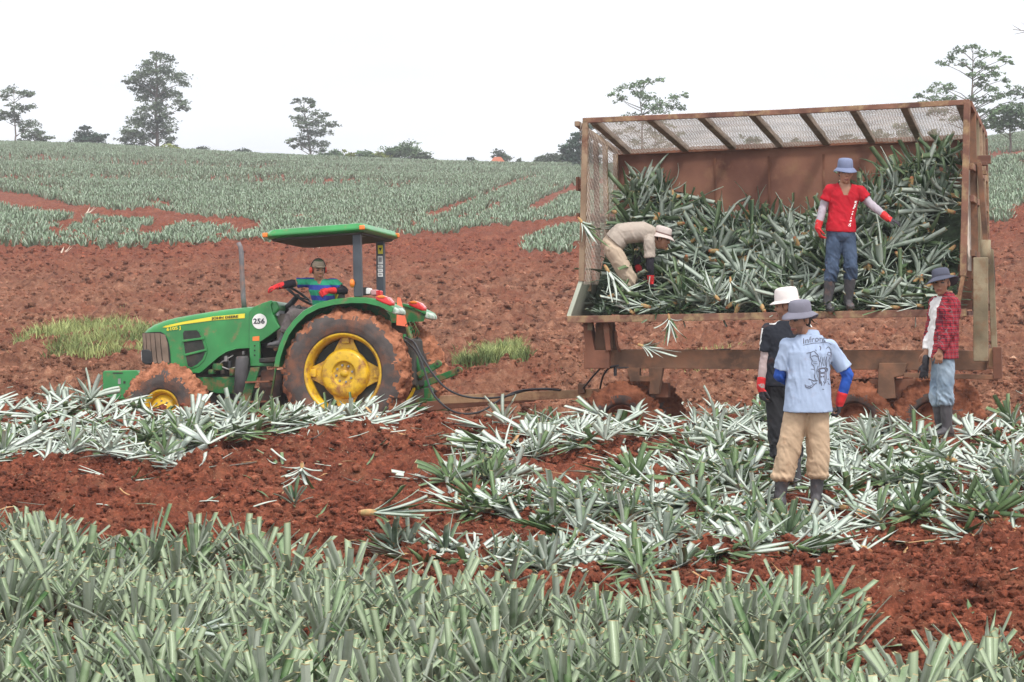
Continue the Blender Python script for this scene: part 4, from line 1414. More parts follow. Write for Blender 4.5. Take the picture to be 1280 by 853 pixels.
# engine bay
e0 = V3(k4(560, 690), BC); e1 = V3(k4(950, 440), BC)
m = MB(); m.box(((e0.x + e1.x) / 2 - .05, BC, (e0.z + e1.z) / 2 + .02), (abs(e1.x - e0.x) + .45, .40, abs(e1.z - e0.z) + .10)); eng = m.build('engine', [M_DARK], tractor, bevel=.02)
for (zx, zy, rr_, hh, mt) in ((760, 530, .032, .075, M_STEEL), (690, 600, .07, .09, M_GREENM), (640, 640, .05, .06, M_GREENM), (815, 640, .045, .10, M_GREENM), (730, 640, .03, .05, M_DARK), (905, 480, .02, .05, M_STEEL), (790, 580, .03, .1, M_BLK)):
    v = V3(k4(zx, zy), .74); m = MB(); m.lathe([(0, -hh / 2), (rr_, -hh / 2), (rr_ * 1.08, 0), (rr_, hh / 2), (0, hh / 2)], v, 'z', 12); m.build('engine_fitting', [mt], eng, smooth=False, bevel=.004)
m = MB(); m.tube([V3(k4(620, 560), .74), V3(k4(700, 590), .72), V3(k4(780, 620), .72), V3(k4(850, 600), .74)], .012, 6); m.tube([V3(k4(660, 640), .72), V3(k4(720, 560), .72), V3(k4(820, 500), .74)], .010, 6)
m.build('engine_pipe', [M_STEEL], eng, smooth=True)

# chassis rail, front axle, ballast bracket
def c7(x, y): return (120 + x / 5.333, 440 + y / 5.333)
m = MB(); m.prism(TP(c7, [(560, 172), (940, 165), (940, 280), (800, 278), (700, 240), (560, 250)], .74), .74, 1.28); m.build('chassis_rail', [M_GREENM], tractor, bevel=.012)
m = MB(); m.prism(TP(c7, [(700, 240), (1300, 240), (1300, 400), (720, 380)], .80), .80, 1.22); m.build('transmission', [M_DARK], tractor, bevel=.03)
m = MB(); m.prism(TP(c7, [(42, 140), (52, 126), (275, 122), (300, 150), (300, 300), (130, 322), (44, 290)], .72), .72, 1.3); fb = m.build('front_bracket', [M_GREEN], tractor, bevel=.015)
m = MB(); m.prism(TP(c7, [(112, 138), (178, 138), (178, 146), (112, 146)], .715), .716, .73); m.build('slot', [M_DARK], fb)
m = MB(); m.prism(TP(c7, [(146, 178), (164, 178), (164, 215), (146, 215)], .715), .716, .73); m.build('latch', [M_STEEL], fb)
m = MB(); m.prism(TP(c7, [(182, 195), (196, 195), (196, 212), (182, 212)], .715), .716, .73); m.build('hole', [M_DARK], fb)

# steps, tank and canister
can0, can1 = V3(c7(975, 30), .60), V3(c7(955, 400), .60)
m = MB(); m.tube([can1, can0 + Vector((0, 0, -.02)), can0], [.085, .085, .07], 16); m.build('canister', [mat('grey_canister', (.075, .07, .075), .6, .2, 8, dirt=MUD, dirt_amt=.3)], tractor, smooth=True)
m = MB(); m.prism(TP(c7, [(1090, 120), (1240, 118), (1210, 380), (1060, 385), (1078, 200)], .55), .60, 1.3); m.build('fuel_tank', [mat('brown_black_tank', (.07, .05, .045), .7, .3, 4, dirt=MUD, dirt_amt=.4)], tractor, bevel=.03)
m = MB(); m.prism(TP(c7, [(1030, 105), (1092, 100), (1000, 410), (935, 410)], .46), .46, .49)
m.prism(TP(c7, [(1192, 108), (1202, 108), (1155, 410), (1140, 410)], .46), .46, .49); lad = m.build('ladder', [M_GREENM], tractor, bevel=.004)
m = MB(); m.prism(TP(c7, [(1010, 198), (1172, 192), (1172, 203), (1010, 210)], .455), .36, .55); m.build('step', [mat('muddy_step', (.22, .09, .05), .9, .3, 8)], lad)
m = MB(); m.prism(TP(c7, [(960, 330), (1150, 325), (1150, 337), (960, 342)], .455), .36, .55); m.build('step', [bpy.data.materials['muddy_step']], lad)
# cab floor
fl0 = V3(k4(1040, 545), .5); fl1 = V3((440, 452), .5)
m = MB(); m.box(((fl0.x + fl1.x) / 2, 1.0, fl0.z), (fl1.x - fl0.x, 1.05, .06)); m.build('cab_floor', [M_DARK], tractor, bevel=.01)


# fenders
def fender(b0, b1, sgn):
    o_ = TP(k2, [(72, 626), (78, 590), (92, 545), (115, 490), (148, 445), (190, 405), (245, 376), (310, 360), (380, 353), (440, 354), (500, 368), (548, 392)], .04)
    mb = MB(); th = .03
    top_ = [Vector((x, 0, z)) for x, z in o_]
    rings = []
    for i, p in enumerate(top_):
        a = top_[max(0, i - 1)]; b = top_[min(len(top_) - 1, i + 1)]
        t = (b - a).normalized(); n = Vector((-t.z, 0, t.x))
        if n.z < 0 and i > 4: n = -n
        q = p - n * th
        lip = p - n * .075
        if sgn > 0:
            rings.append([p + Vector((0, b0 + .03, 0)), p - n * .012 + Vector((0, b0, 0)), lip + Vector((0, b0, 0)), lip + Vector((0, b0 + .02, 0)), q + Vector((0, b0 + .025, 0)), q + Vector((0, b1, 0)), p + Vector((0, b1, 0))])
        else:
            rings.append([p + Vector((0, b0, 0)), q + Vector((0, b0, 0)), q + Vector((0, b1 - .025, 0)), lip + Vector((0, b1 - .02, 0)), lip + Vector((0, b1, 0)), p - n * .012 + Vector((0, b1, 0)), p + Vector((0, b1 - .03, 0))])
    mb.loft(rings)
    f = mb.build('fender', [M_GREEN], tractor, smooth=True)
    e = f.modifiers.new('es', 'EDGE_SPLIT'); e.split_angle = R(40)
    # inner wall
    w = MB(); yb = b1 - .02 if sgn > 0 else b0 + .02
    poly = [(p.x, p.z - .02) for p in (top_[:-2] if sgn > 0 else top_)] + ([T(k2(490, 420), .04), T(k2(500, 560), .04), T(k2(120, 626), .04)] if sgn > 0 else [T(k2(535, 430), .04), T(k2(330, 440), .04), T(k2(150, 560), .04)])
    w.prism(poly, yb, yb + .02); w.build('inner_wall', [M_GREENM], f)
    # tail: pale end with the long lamp
    ta = TP(k2, [(520, 382), (540, 388), (556, 396), (563, 410), (556, 424), (535, 414), (505, 402)], .04)
    w = MB(); w.prism(ta, b0 + .02, b1 - .1); w.build('fender_end', [M_PALEG], f, bevel=.025)
    lm = TP(k2, [(472, 352), (500, 346), (524, 354), (540, 372), (538, 390), (505, 378), (480, 366)], .04)
    w = MB(); w.prism(lm, b0 - .01, b0 + .16); l = w.build('tail_lamp', [M_RED], f, bevel=.02)
    am = TP(k2, [(478, 350), (500, 345), (515, 350), (512, 358), (490, 358)], .04)
    w = MB(); w.prism(am, b0 - .02, b0 + .12); w.build('indicator', [M_ORG], l, bevel=.01)
    return f


fender(.0, .52, 1)
fender(1.50, 2.02, -1)


# ---- wheels
def tyre_mesh(Rr, rr, w, seed, lugs, mud=1.0, seg=260):
    """cross-section swept round; the tread carries lugs and clods of mud"""
    prof = [(rr, .06), (rr + .02, .0), (rr + (Rr - rr) * .35, -.025), (rr + (Rr - rr) * .62, -.02), (Rr - .075, .0), (Rr - .04, .03), (Rr - .012, .07), (Rr, .12), (Rr + .002, w / 2),
            (Rr, w - .12), (Rr - .012, w - .07), (Rr - .04, w - .03), (Rr - .075, w), (rr + (Rr - rr) * .62, w + .02), (rr + (Rr - rr) * .35, w + .025), (rr + .02, w), (rr, w - .06)]
    # refine the profile
    pp = []
    for i in range(len(prof) - 1):
        a, b = prof[i], prof[i + 1]
        k = max(1, int(math.hypot(a[0] - b[0], a[1] - b[1]) / .022))
        for j in range(k): pp.append((a[0] + (b[0] - a[0]) * j / k, a[1] + (b[1] - a[1]) * j / k))
    pp.append(prof[-1])
    pr_ = np.array(pp); n = len(pr_)
    an = np.linspace(0, 2 * math.pi, seg, endpoint=False)
    A = an[:, None] * np.ones(n)[None]; r0 = np.ones(seg)[:, None] * pr_[None, :, 0]; y0 = np.ones(seg)[:, None] * pr_[None, :, 1]
    t = np.clip((r0 - (Rr - .13)) / .10, 0, 1)
    side = (y0 - w / 2) / (w / 2)
    ph = A * lugs / (2 * math.pi) + np.abs(side) * .55 + (side > 0) * .5
    lug = (np.cos(ph * 2 * math.pi) > .15) * 1.0
    nz = fbm(A * Rr * 9 + seed, y0 * 9, seed, 4, .6) - .5
    nz2 = vnoise(A * Rr * 32 + seed, y0 * 32 + r0 * 20, seed + 9) - .5
    dr = t * (lug * .022 + mud * (.10 * nz + .045 * nz2) + .005)
    dy = -np.sign(side) * -1 * t * (mud * (.05 * nz + .018 * nz2) + .008 * lug) * (np.abs(side) > .6)
    rad = r0 + dr; yy = y0 + dy * np.where(side < 0, -1, 1)
    X = rad * np.cos(A); Z = rad * np.sin(A)
    V = np.stack([X, yy, Z], -1).reshape(-1, 3)
    i = (np.arange(seg) * n)[:, None] + np.arange(n - 1)[None]
    j = ((np.arange(seg) + 1) % seg * n)[:, None] + np.arange(n - 1)[None]
    F = np.stack([i, i + 1, j + 1, j], -1).reshape(-1, 4)
    # mud by radius and blotches
    rm = (r0[:, :-1] - rr) / (Rr - rr)
    blot = fbm(A[:, :-1] * 5, rm * 3 + y0[:, :-1] * 6, seed + 3, 4) + .22 * (vnoise(A[:, :-1] * 40, rm * 14, seed) - .5)
    mi = (rm + (blot - .5) * .75 > (.74 if mud <= 1 else (.56 if mud < 1.2 else .34))).astype(int).ravel()
    return np_mesh('tyre', V, F, mi, smooth=True)


def wheel(cx, b, cz, Rr, rr, w, seed, lugs, big, flip=False, steer=0.0, mud=1.0):
    e = bpy.data.objects.new('wheel', None); COL.objects.link(e); e.parent = tractor
    e.location = (cx, b, cz)
    if flip: e.rotation_euler = (0, 0, math.pi)
    elif steer: e.rotation_euler = (0, 0, steer)
    link('tyre', tyre_mesh(Rr, rr, w, seed, lugs, mud), [M_RUB, M_MUD], e)
    m = MB()
    # outer flange, barrel, inner flange (open barrel)
    m.lathe([(rr + .012, .035), (rr + .018, .015), (rr + .005, .005), (rr - .022, .02), (rr - .035, .05), (rr - .05, .10), (rr - .05, w * .5), (rr - .04, w - .05), (rr + .01, w - .02),
             (rr + .005, w - .06), (rr - .02, w * .5), (rr - .015, .12)], axis='y', seg=72, closed=True)
    m.build('rim', [M_YEL], e, smooth=True)
    m = MB()
    if big:
        # pressed centre: rounded square plate with four arms reaching the barrel
        arms = []
        for k in range(4):
            a = R(86 + 90 * k)
            for da, r_ in ((-31, .322), (-17, rr - .085), (-13, rr - .04), (13, rr - .04), (17, rr - .085), (31, .322)):
                arms.append((r_ * math.cos(a + R(da * (1 if r_ < .33 else .82))), r_ * math.sin(a + R(da * (1 if r_ < .33 else .82)))))
        m.prism(arms[::-1], .135, .160)
        m.lathe([(0, .085), (.13, .085), (.145, .075), (.155, .05), (.17, .045), (.225, .045), (.275, .05), (.305, .075), (.325, .14), (0, .15)], axis='y', seg=48)
        hub = m.build('hub', [M_YEL], e, bevel=.006)
        for k in range(8):
            a = R(10 + 45 * k); mb = MB()
            mb.lathe([(0, -.020), (.013, -.020), (.016, 0), (.016, .012)], (.108 * math.cos(a), .085, .108 * math.sin(a)), 'y', 8)
            mb.build('bolt', [M_STEEL], hub)
        mb = MB(); mb.lathe([(0, -.03), (.045, -.028), (.052, 0)], (0, .085, 0), 'y', 20); mb.build('hub_cap', [M_YEL], hub, smooth=True)
        for k in range(4):
            a = R(86 + 90 * k); c, s_ = math.cos(a), math.sin(a); mb = MB()
            mb.box(((rr - .075) * c, .115, (rr - .075) * s_), (.085, .05, .10), Matrix.Rotation(-a, 3, 'Y'))
            mb.build('rim_lug', [M_YEL], hub, bevel=.01)
        mb = MB(); mb.lathe([(0, w * .42), (rr - .06, w * .42), (rr - .06, w * .45), (0, w * .45)], axis='y', seg=40); mb.build('brake_plate', [M_DARK], e)
    else:
        m.lathe([(0, -.01), (.05, -.01), (.07, .02), (.10, .04), (.13, .05), (rr - .06, .09), (rr - .03, .12), (0, .13)], axis='y', seg=40)
        hub = m.build('hub', [M_YEL], e, smooth=True)
        for k in range(8):
            a = R(45 * k); mb = MB(); mb.lathe([(0, -.018), (.012, -.018), (.014, .01)], (.10 * math.cos(a), .045, .10 * math.sin(a)), 'y', 8); mb.build('bolt', [M_STEEL], hub)
    return e


wheel(0, 0.0, TR, TR + .01, .50, .45, 3, 22, True)
wheel(0, 2.12, TR, TR + .01, .50, .45, 8, 22, True, flip=True)
fc = T((201, 511), .12)
wheel(fc[0], .12, fc[1], .56, .235, .33, 5, 20, False, steer=R(-3), mud=1.12)
wheel(fc[0], 1.90, fc[1], .545, .285, .33, 6, 20, False, flip=True)
m = MB(); m.tube([(fc[0], .30, fc[1]), (fc[0], 1.75, fc[1])], .085, 12); m.ell((fc[0], 1.01, fc[1]), (.16, .2, .17)); m.build('front_axle', [M_GREENM], tractor, smooth=True)
m = MB(); m.tube([(0, .20, TR), (0, 1.85, TR)], .13, 14); m.ell((0, 1.01, TR), (.32, .34, .30)); m.build('rear_axle', [M_DARK], tractor, smooth=True)

# ---- seat, steering
sw = V3(k5(275, 440), 1.0)
m = MB()
nrm_ = Vector((.62, 0, .78)).normalized(); a_ = Vector((0, 1, 0)); b__ = nrm_.cross(a_)
pts = [sw + (a_ * math.cos(R(i * 15)) + b__ * math.sin(R(i * 15))) * .205 for i in range(25)]
m.tube(pts, .017, 8, caps=False); sw_o = m.build('steering_wheel', [M_BLK], tractor, smooth=True)
m = MB()
for k in range(3): m.tube([sw - nrm_ * .03, sw + (a_ * math.cos(R(k * 120 + 90)) + b__ * math.sin(R(k * 120 + 90))) * .2], .010, 6)
m.ell(sw - nrm_ * .03, .04); m.build('spokes', [M_BLK], sw_o, smooth=True)
m = MB(); m.tube([sw - nrm_ * .02, V3(k5(150, 590), 1.0)], [.035, .05], 10); m.build('steering_column', [M_BLK], tractor, smooth=True)
s0 = V3(k5(590, 440), 1.0)
m = MB(); m.box((s0.x - .02, 1.0, s0.z - .07), (.10, .46, .34), Matrix.Rotation(R(8), 3, 'Y')); m.box((s0.x - .25, 1.0, s0.z - .34), (.50, .48, .13))
seat = m.build('seat', [M_SEATM], tractor, bevel=.04)
m = MB(); m.prism(TP(k5, [(537, 484), (552, 440), (566, 428), (590, 428), (575, 470), (565, 482)], .74), .74, .80); m.build('seat_side', [M_YELC], seat, bevel=.01)
kn = V3(k5(278, 548), .72)
m = MB(); m.tube([kn - Vector((0, 0, .3)), kn], .014, 6); m.ell(kn, (.045, .045, .045)); m.build('gear_lever', [M_BLK], tractor, smooth=True)

# ---- roll bar posts with stickers, amber lamp, odds and ends
def post(pa, pb, b, wpx):
    A, B = V3(pa, b), V3(pb, b); mb = MB(); mb.beam(A, B, .09, wpx, (1, 0, 0))
    return mb.build('roll_bar_post', [M_ROPS], tractor, bevel=.012)


post(k2(405, 352), k2(399, 92), .36, .105)
p2 = post(k2(494, 352), k2(492, 118), 1.60, .105)
for (ya, yb, col) in ((148, 182, M_YELC), (190, 222, M_WHT), (225, 236, M_WHT), (240, 253, M_WHT), (256, 272, M_WHT)):
    x_ = 490
    m = MB(); m.prism(TP(k2, [(x_ - 9, ya), (x_ + 10, ya), (x_ + 11, yb), (x_ - 8, yb)], 1.548), 1.546, 1.552); m.build('sticker', [col], p2)
for (ya, yb) in ((196, 214), (228, 233), (244, 249), (260, 268)):
    m = MB(); m.prism(TP(k2, [(484, ya), (497, ya), (497, yb), (484, yb)], 1.5455), 1.5445, 1.547); m.build('sticker_print', [mat('grey_print', (.35, .35, .36), .6)], p2)
m = MB(); m.prism(TP(k2, [(484, 158), (497, 158), (491, 172)], 1.5455), 1.5445, 1.547); m.build('sticker_print', [M_INK], p2)
al = V3(k2(380, 298), .30)
m = MB(); m.ell(al, (.035, .045, .058)); sl = m.build('side_lamp', [M_ORG], tractor, smooth=True)
m = MB(); m.beam(al + Vector((.03, .02, .02)), al + Vector((.05, .06, -.1)), .02, .03); m.build('bracket', [M_BLK], sl)
for (zx, zy, w_, h_, mt) in ((430, 330, .09, .10, M_BLK), (445, 330, .07, .08, M_WHT), (470, 335, .08, .07, mat('pink_box', (.55, .30, .30), .6)), (487, 338, .07, .07, M_RED)):
    v = V3(k2(zx, zy), .95); m = MB(); m.box(v, (w_, .12, h_)); m.build('rear_fitting', [mt], tractor, bevel=.01)

# ---- canopy
cn = TP(k2, [(26, 98), (36, 92), (60, 81), (240, 66), (418, 52), (430, 56), (428, 88), (400, 96), (240, 108), (60, 122), (34, 118), (26, 108)], .22)
m = MB()
cx_ = sum(p[0] for p in cn) / len(cn); cz_ = sum(p[1] for p in cn) / len(cn)
zlo = min(p[1] for p in cn)
def inset(pl, k): return [(cx_ + (x - cx_) * k, z if z < cz_ else z) for x, z in pl]
lo_x0, lo_x1 = cn[0][0], cn[5][0]
# slab: outline in plan with chamfered rim
zt0, zt1 = cn[2][1], cn[4][1]
zb0, zb1 = cn[9][1], cn[7][1]
def zl(x, a, b): return a + (b - a) * (x - lo_x0) / (lo_x1 - lo_x0)
def plan(ins, za, zb, dz=0):
    pts = []
    X0, X1, Y0, Y1 = lo_x0 + ins, lo_x1 - ins, .20 + ins, 1.82 - ins
    c = .10
    for x, y_ in ((X0 + c, Y0), (X1 - c * .5, Y0), (X1, Y0 + c * .5), (X1, Y1 - c * .5), (X1 - c * .5, Y1), (X0 + c, Y1), (X0, Y1 - c), (X0, Y0 + c)):
        pts.append(Vector((x, y_, zl(x, za, zb) + dz)))
    return pts
m.loft([plan(.05, zb0, zb1, .002), plan(.0, zb0, zb1, .030), plan(.0, zb0, zb1, .055), plan(.05, zb0, zb1, .115), plan(.22, zb0, zb1, .135)])
can = m.build('canopy', [M_GREEN], tractor, bevel=.008)
m = MB(); m.loft([plan(.08, zb0, zb1, -.022), plan(.06, zb0, zb1, .004)]); m.build('canopy_underside', [mat('dark_canopy_underside', (.05, .042, .042), .8)], can)  # dark slab set as the underside of the canopy
for (x_, y_) in ((lo_x0 + .02, .26), (lo_x1 - .04, .22), (lo_x1 - .01, 1.70), (lo_x0 + .02, 1.76)):
    m = MB(); m.box((x_, y_, zl(x_, zb0, zb1) + .055), (.07, .05, .06)); m.build('marker_lamp', [M_ORG], can, bevel=.012)
m = MB(); m.beam(V3(k2(399, 98), .36), V3(k2(492, 120), 1.60), .07, .07); m.build('roll_bar_top', [M_ROPS], tractor, bevel=.01)

# ---- slow-moving sign seen edge-on, rear linkage, hoses
sa = V3(k2(558, 356), .95); sb = V3(k2(570, 468), .95)
m = MB()
tri = [Vector((sa.x + .03, .86, sa.z)), Vector((sb.x + .03, .66, sb.z)), Vector((sb.x + .03, 1.16, sb.z)), Vector((sa.x + .03, .96, sa.z))]
m.loft([[v for v in tri], [v + Vector((.012, 0, 0)) for v in tri]]); m.build('warning_sign', [M_SMV], tractor)
m = MB()
for seg_, r_ in (([k2(600, 470), k2(622, 560), k2(650, 680)], .035), ([k2(585, 500), k2(600, 600), k2(640, 720)], .028)):
    m.tube([V3(p, .92) for p in seg_], r_, 8)
m.build('lift_rod', [M_GREENM], tractor, smooth=True)
for (a, b_, bb) in (((640, 664), (722, 616), .62), ((640, 706), (804, 642), 1.3)):
    A, B = V3(k2(*a), bb), V3(k2(*b_), bb)
    m = MB(); m.beam(A, B, .035, .085); m.tube([B + Vector((-.01, -.03, 0)), B + Vector((-.01, .03, 0))], .048, 12); lo_ = m.build('lift_arm', [M_GREENM], tractor, bevel=.008)
    m = MB(); m.tube([B + Vector((-.01, -.036, 0)), B + Vector((-.01, -.028, 0))], .018, 10); m.build('eye', [M_DARK], lo_)
m = MB()
hA = V3(k2(640, 760), 1.0); hB = V3(k2(770, 765), 1.0)
m.beam(hA, hB, .18, .06); m.beam(hA + Vector((-.2, 0, -.10)), hB + Vector((-.05, 0, -.09)), .30, .05); m.box(hA + Vector((.15, 0, .08)), (.10, .12, .14))
m.build('hitch', [M_GREENM], tractor, bevel=.008)
m = MB(); m.box((.52, 1.0, TR + .12), (.42, .5, .62)); m.build('rear_housing', [M_DARK], tractor, bevel=.03)
m = MB()
for _k in range(6):
    v = V3(k2(590 + _k * 6, 465 + (_k % 3) * 12), .9); m.tube([v, v + Vector((.05, 0, .05)), v + Vector((.08, 0, -.02)), v + Vector((.04, .03, -.10))], .007, 5)
m.build('coupling', [M_GREENM], tractor, smooth=True)
# ------------------------------------------------------------------ trailer
RUST = (.145, .058, .035)
M_RUST = mat('rusty_steel', RUST, .8, .35, 2.2, col2=(.21, .085, .05), dirt=(.32, .20, .13), dirt_amt=.22, dirt_scale=4, bump=.003, bscale=30)
M_PANEL = mat('rust_brown_panel', (.17, .062, .042), .75, .3, 1.3, col2=(.24, .11, .07), dirt=(.33, .18, .10), dirt_amt=.36, dirt_scale=1.6, bump=.006, bscale=5)
M_FRAME = mat('frame_brown', (.11, .060, .038), .85, .3, 2.5, col2=(.17, .09, .055), dirt=(.24, .11, .06), dirt_amt=.4, dirt_scale=5, bump=.003, bscale=30)
M_REDP = mat('oxide_red_post', (.135, .055, .040), .75, .3, 3, col2=(.20, .095, .062), dirt=(.36, .25, .13), dirt_amt=.42, dirt_scale=7, bump=.003, bscale=30)
M_WOOD = mat('weathered_post', (.26, .17, .11), .85, .3, 3, col2=(.36, .26, .17), dirt=(.16, .07, .045), dirt_amt=.4, dirt_scale=6, bump=.004, bscale=25)
M_OLIVE = mat('pale_olive_board', (.155, .120, .070), .85, .3, 2.5, col2=(.24, .195, .125), dirt=(.20, .10, .05), dirt_amt=.35, dirt_scale=6, bump=.004, bscale=25)
M_PGREEN = mat('pale_green_sheet', (.50, .54, .44), .7, .15, 3, dirt=(.22, .12, .08), dirt_amt=.15, dirt_scale=7)
M_DECK = mat('rust_deck', (.10, .045, .035), .8, .3, 4, col2=(.16, .075, .06))
M_RAFT = mat('grey_brown_rafter', (.20, .145, .105), .85, .25, 3, dirt=(.33, .27, .2), dirt_amt=.3, dirt_scale=5)
M_WIRE = mat('rusty_mesh_wire', (.40, .33, .28), .7, .3, 3)
M_TAN = mat('worn_drawbar', (.36, .22, .12), .85, .3, 2.5, dirt=(.16, .06, .035), dirt_amt=.45, dirt_scale=4)

fl = P(712, 396, 33.4); fr_ = P(1203, 387, 32.3)
ex_ = (fr_ - fl).normalized()
TL = (fr_ - fl).length
ey_ = Vector((0, 0, 1)).cross(ex_).normalized()
ez_ = ex_.cross(ey_)
ROLL_T = R(-3.0)
Mt = Matrix((ex_, ey_, ez_)).transposed().to_4x4()
MTR = Matrix.Translation(fl) @ Mt @ Matrix.Rotation(ROLL_T, 4, 'X')
trailer = empty('trailer', MTR, 'long rusty field trailer with an open side and mesh roof, loaded with plants', 'trailer')
TDp = 2.35


def U(px, py, t):
    s, z = toplane(MTR, px, py, t); return Vector((s, t, z))


def bar(name, a, b, w, h, mt, up=(0, 0, 1), parent=None, bev=.006):
    m = MB(); m.beam(a, b, w, h, up); return m.build(name, [mt], parent or trailer, bevel=bev)


# deck
m = MB(); m.box((TL / 2 + .02, TDp / 2, -.045), (TL + .10, TDp, .05)); m.build('deck', [M_DECK], trailer)
bar('deck_edge', (-.02, -.03, -.035), (TL + .05, -.03, -.035), .06, .085, M_REDP)
# top beam at the open side, and back wall
ftl, ftr = U(732, 151, 0), U(1209, 128, 0)
btl, btr = U(786, 193, TDp), U(1236, 173, TDp)
print('trailer front top', ftl, ftr, 'back', btl, btr, 'TL', TL)
mid_ = ftl.lerp(ftr, .52) + Vector((0, 0, -.012))
m = MB(); m.beam(ftl - Vector((.03, 0, 0)), mid_, .07, .062); m.beam(mid_, ftr + Vector((.03, 0, 0)), .07, .062); m.build('top_beam', [M_REDP], trailer, bevel=.006)
zb = (btl.z + btr.z) / 2
pl, pr2 = .12, TL + .0
m = MB(); m.prism([(pl, 0), (pr2, 0), (pr2, btr.z), (pl, btl.z)], TDp, TDp + .03); bw = m.build('back_wall', [M_PANEL], trailer)
bar('wall_rail', (pl, TDp - .03, btl.z + .02), (pr2, TDp - .03, btr.z + .02), .07, .07, M_RUST)
for k in range(6):
    s_ = pl + (pr2 - pl) * (k + .5) / 6
    bar('wall_stiffener', (s_, TDp + .05, 0), (s_, TDp + .05, btl.z), .04, .06, M_RUST, (1, 0, 0), bw)
# sloping roof rafters
fx_ = [742, 812, 876, 940, 1003, 1066, 1130, 1200]
bxr = [786, 858, 917, 976, 1034, 1091, 1150, 1222]
for i, (a, b) in enumerate(zip(fx_, bxr)):
    s0_ = U(a, 150, 0).x; s1_ = U(b, 200, TDp).x
    f0 = (s0_ - ftl.x) / (ftr.x - ftl.x); f1 = (s1_ - pl) / (pr2 - pl)
    s1_ = min(s1_, pr2 - .03)
    A = Vector((s0_, .03, ftl.z + (ftr.z - ftl.z) * f0 - .01)); B = Vector((s1_, TDp - .03, btl.z + (btr.z - btl.z) * f1 + .03))
    bar('rafter', A, B, .085, .075, M_RAFT)


def wires(quad, step, r, name, parent):
    """diamond mesh of thin wires over a planar quad a,b,c,d (a-b bottom edge, d-c top edge)"""
    a, b, c, d = quad
    Lx = (b - a).length; Ly = ((d - a).length + (c - b).length) / 2
    m = MB(); q = random.Random(4)

    def pt(u, v): return (a.lerp(b, u)).lerp(d.lerp(c, u), v)
    nrm = (b - a).cross(d - a).normalized()
    k = -Ly
    asp = .5
    while k < Lx:
        for sg in (1, -1):
            # line x = k + y*asp*... in metric coordinates, clipped to the quad
            xs0, ys0 = (k, 0) if sg == 1 else (k + Ly * 1, 0)
            pts = []
            for ff in (0, 1):
                pass
            x_a, x_b = (k, k + Ly) if sg == 1 else (k + Ly, k)
            ya, yb = 0.0, Ly
            # clip on x
            def clip(xa, ya, xb, yb):
                dx = xb - xa
                t0, t1 = 0.0, 1.0
                if dx == 0: return None
                for lim, s in ((0, 1), (Lx, -1)):
                    ta = (lim - xa) / dx
                    if (dx > 0) == (s == 1): t0 = max(t0, ta)
                    else: t1 = min(t1, ta)
                if t0 >= t1: return None
                return (xa + dx * t0, ya + (yb - ya) * t0, xa + dx * t1, ya + (yb - ya) * t1)
            cl = clip(x_a, ya, x_b, yb)
            if cl is None: continue
            n_ = max(2, int(abs(cl[2] - cl[0]) / .35))
            P_ = [pt((cl[0] + (cl[2] - cl[0]) * i / n_) / Lx, (cl[1] + (cl[3] - cl[1]) * i / n_) / Ly) for i in range(n_ + 1)]
            sag = []
            for p_ in P_:
                sag.append(p_ + nrm * (.012 * math.sin(p_.x * 3.1 + p_.y * 2) + (.003 if sg == 1 else -.003)))
            m.tube(sag, r, 3, caps=False)
        k += step
    return m.build(name, [M_WIRE], parent)


roof = wires([ftl + Vector((.03, .03, -.03)), ftr + Vector((-.03, .03, -.03)), Vector((pr2, TDp, btr.z + .0)), Vector((pl, TDp, btl.z + .0))], .066, .0029, 'roof_mesh', trailer)

# left end: posts, rails, mesh, flared sheet at the foot
fz_ = U(727, 352, 0)
m = MB(); m.beam(Vector((fz_.x, 0, fz_.z)), ftl, .07, .065, (1, 0, 0)); m.build('corner_post', [M_WOOD], trailer, bevel=.006)
bar('flared_post', (-.01, 0, .0), (fz_.x, 0, fz_.z + .02), .05, .05, M_PGREEN, (1, 0, 0))
endx = fz_.x
for t_, mt in ((.55, M_WOOD), (1.1, M_FRAME), (1.65, M_WOOD), (TDp - .05, M_WOOD)):
    f = t_ / TDp; zt_ = ftl.z + (btl.z - ftl.z) * f
    bar('end_post', (endx - .03, t_, .30), (endx - .03, t_, zt_), .06, .06, mt, (1, 0, 0))
bar('end_rail', (endx - .03, .03, ftl.z - .03), (endx - .03, TDp, btl.z + .04), .06, .06, M_WOOD)
bar('end_rail', (endx - .04, .03, 1.20), (endx - .04, TDp, 1.20), .04, .07, M_RUST)
wires([Vector((endx, .03, .38)), Vector((endx, TDp, .38)), Vector((endx, TDp, btl.z)), Vector((endx, .03, ftl.z))], .085, .0034, 'end_mesh', trailer)
m = MB(); m.loft([[Vector((-.02, .02, 0)), Vector((-.02, TDp, 0)), Vector((-.0, TDp, 0)), Vector((.0, .02, 0))],
                  [Vector((endx - .02, .02, fz_.z)), Vector((endx - .02, TDp, fz_.z)), Vector((endx, TDp, fz_.z)), Vector((endx, .02, fz_.z))]])
m.build('flared_sheet', [M_PGREEN], trailer)
v = U(708, 216, 1.5); m = MB(); m.box((endx - .12, .9, 1.62), (.16, .25, .13)); m.box((endx - .20, .9, 1.62), (.03, .3, .17)); m.build('end_bracket', [M_RUST], trailer, bevel=.008)

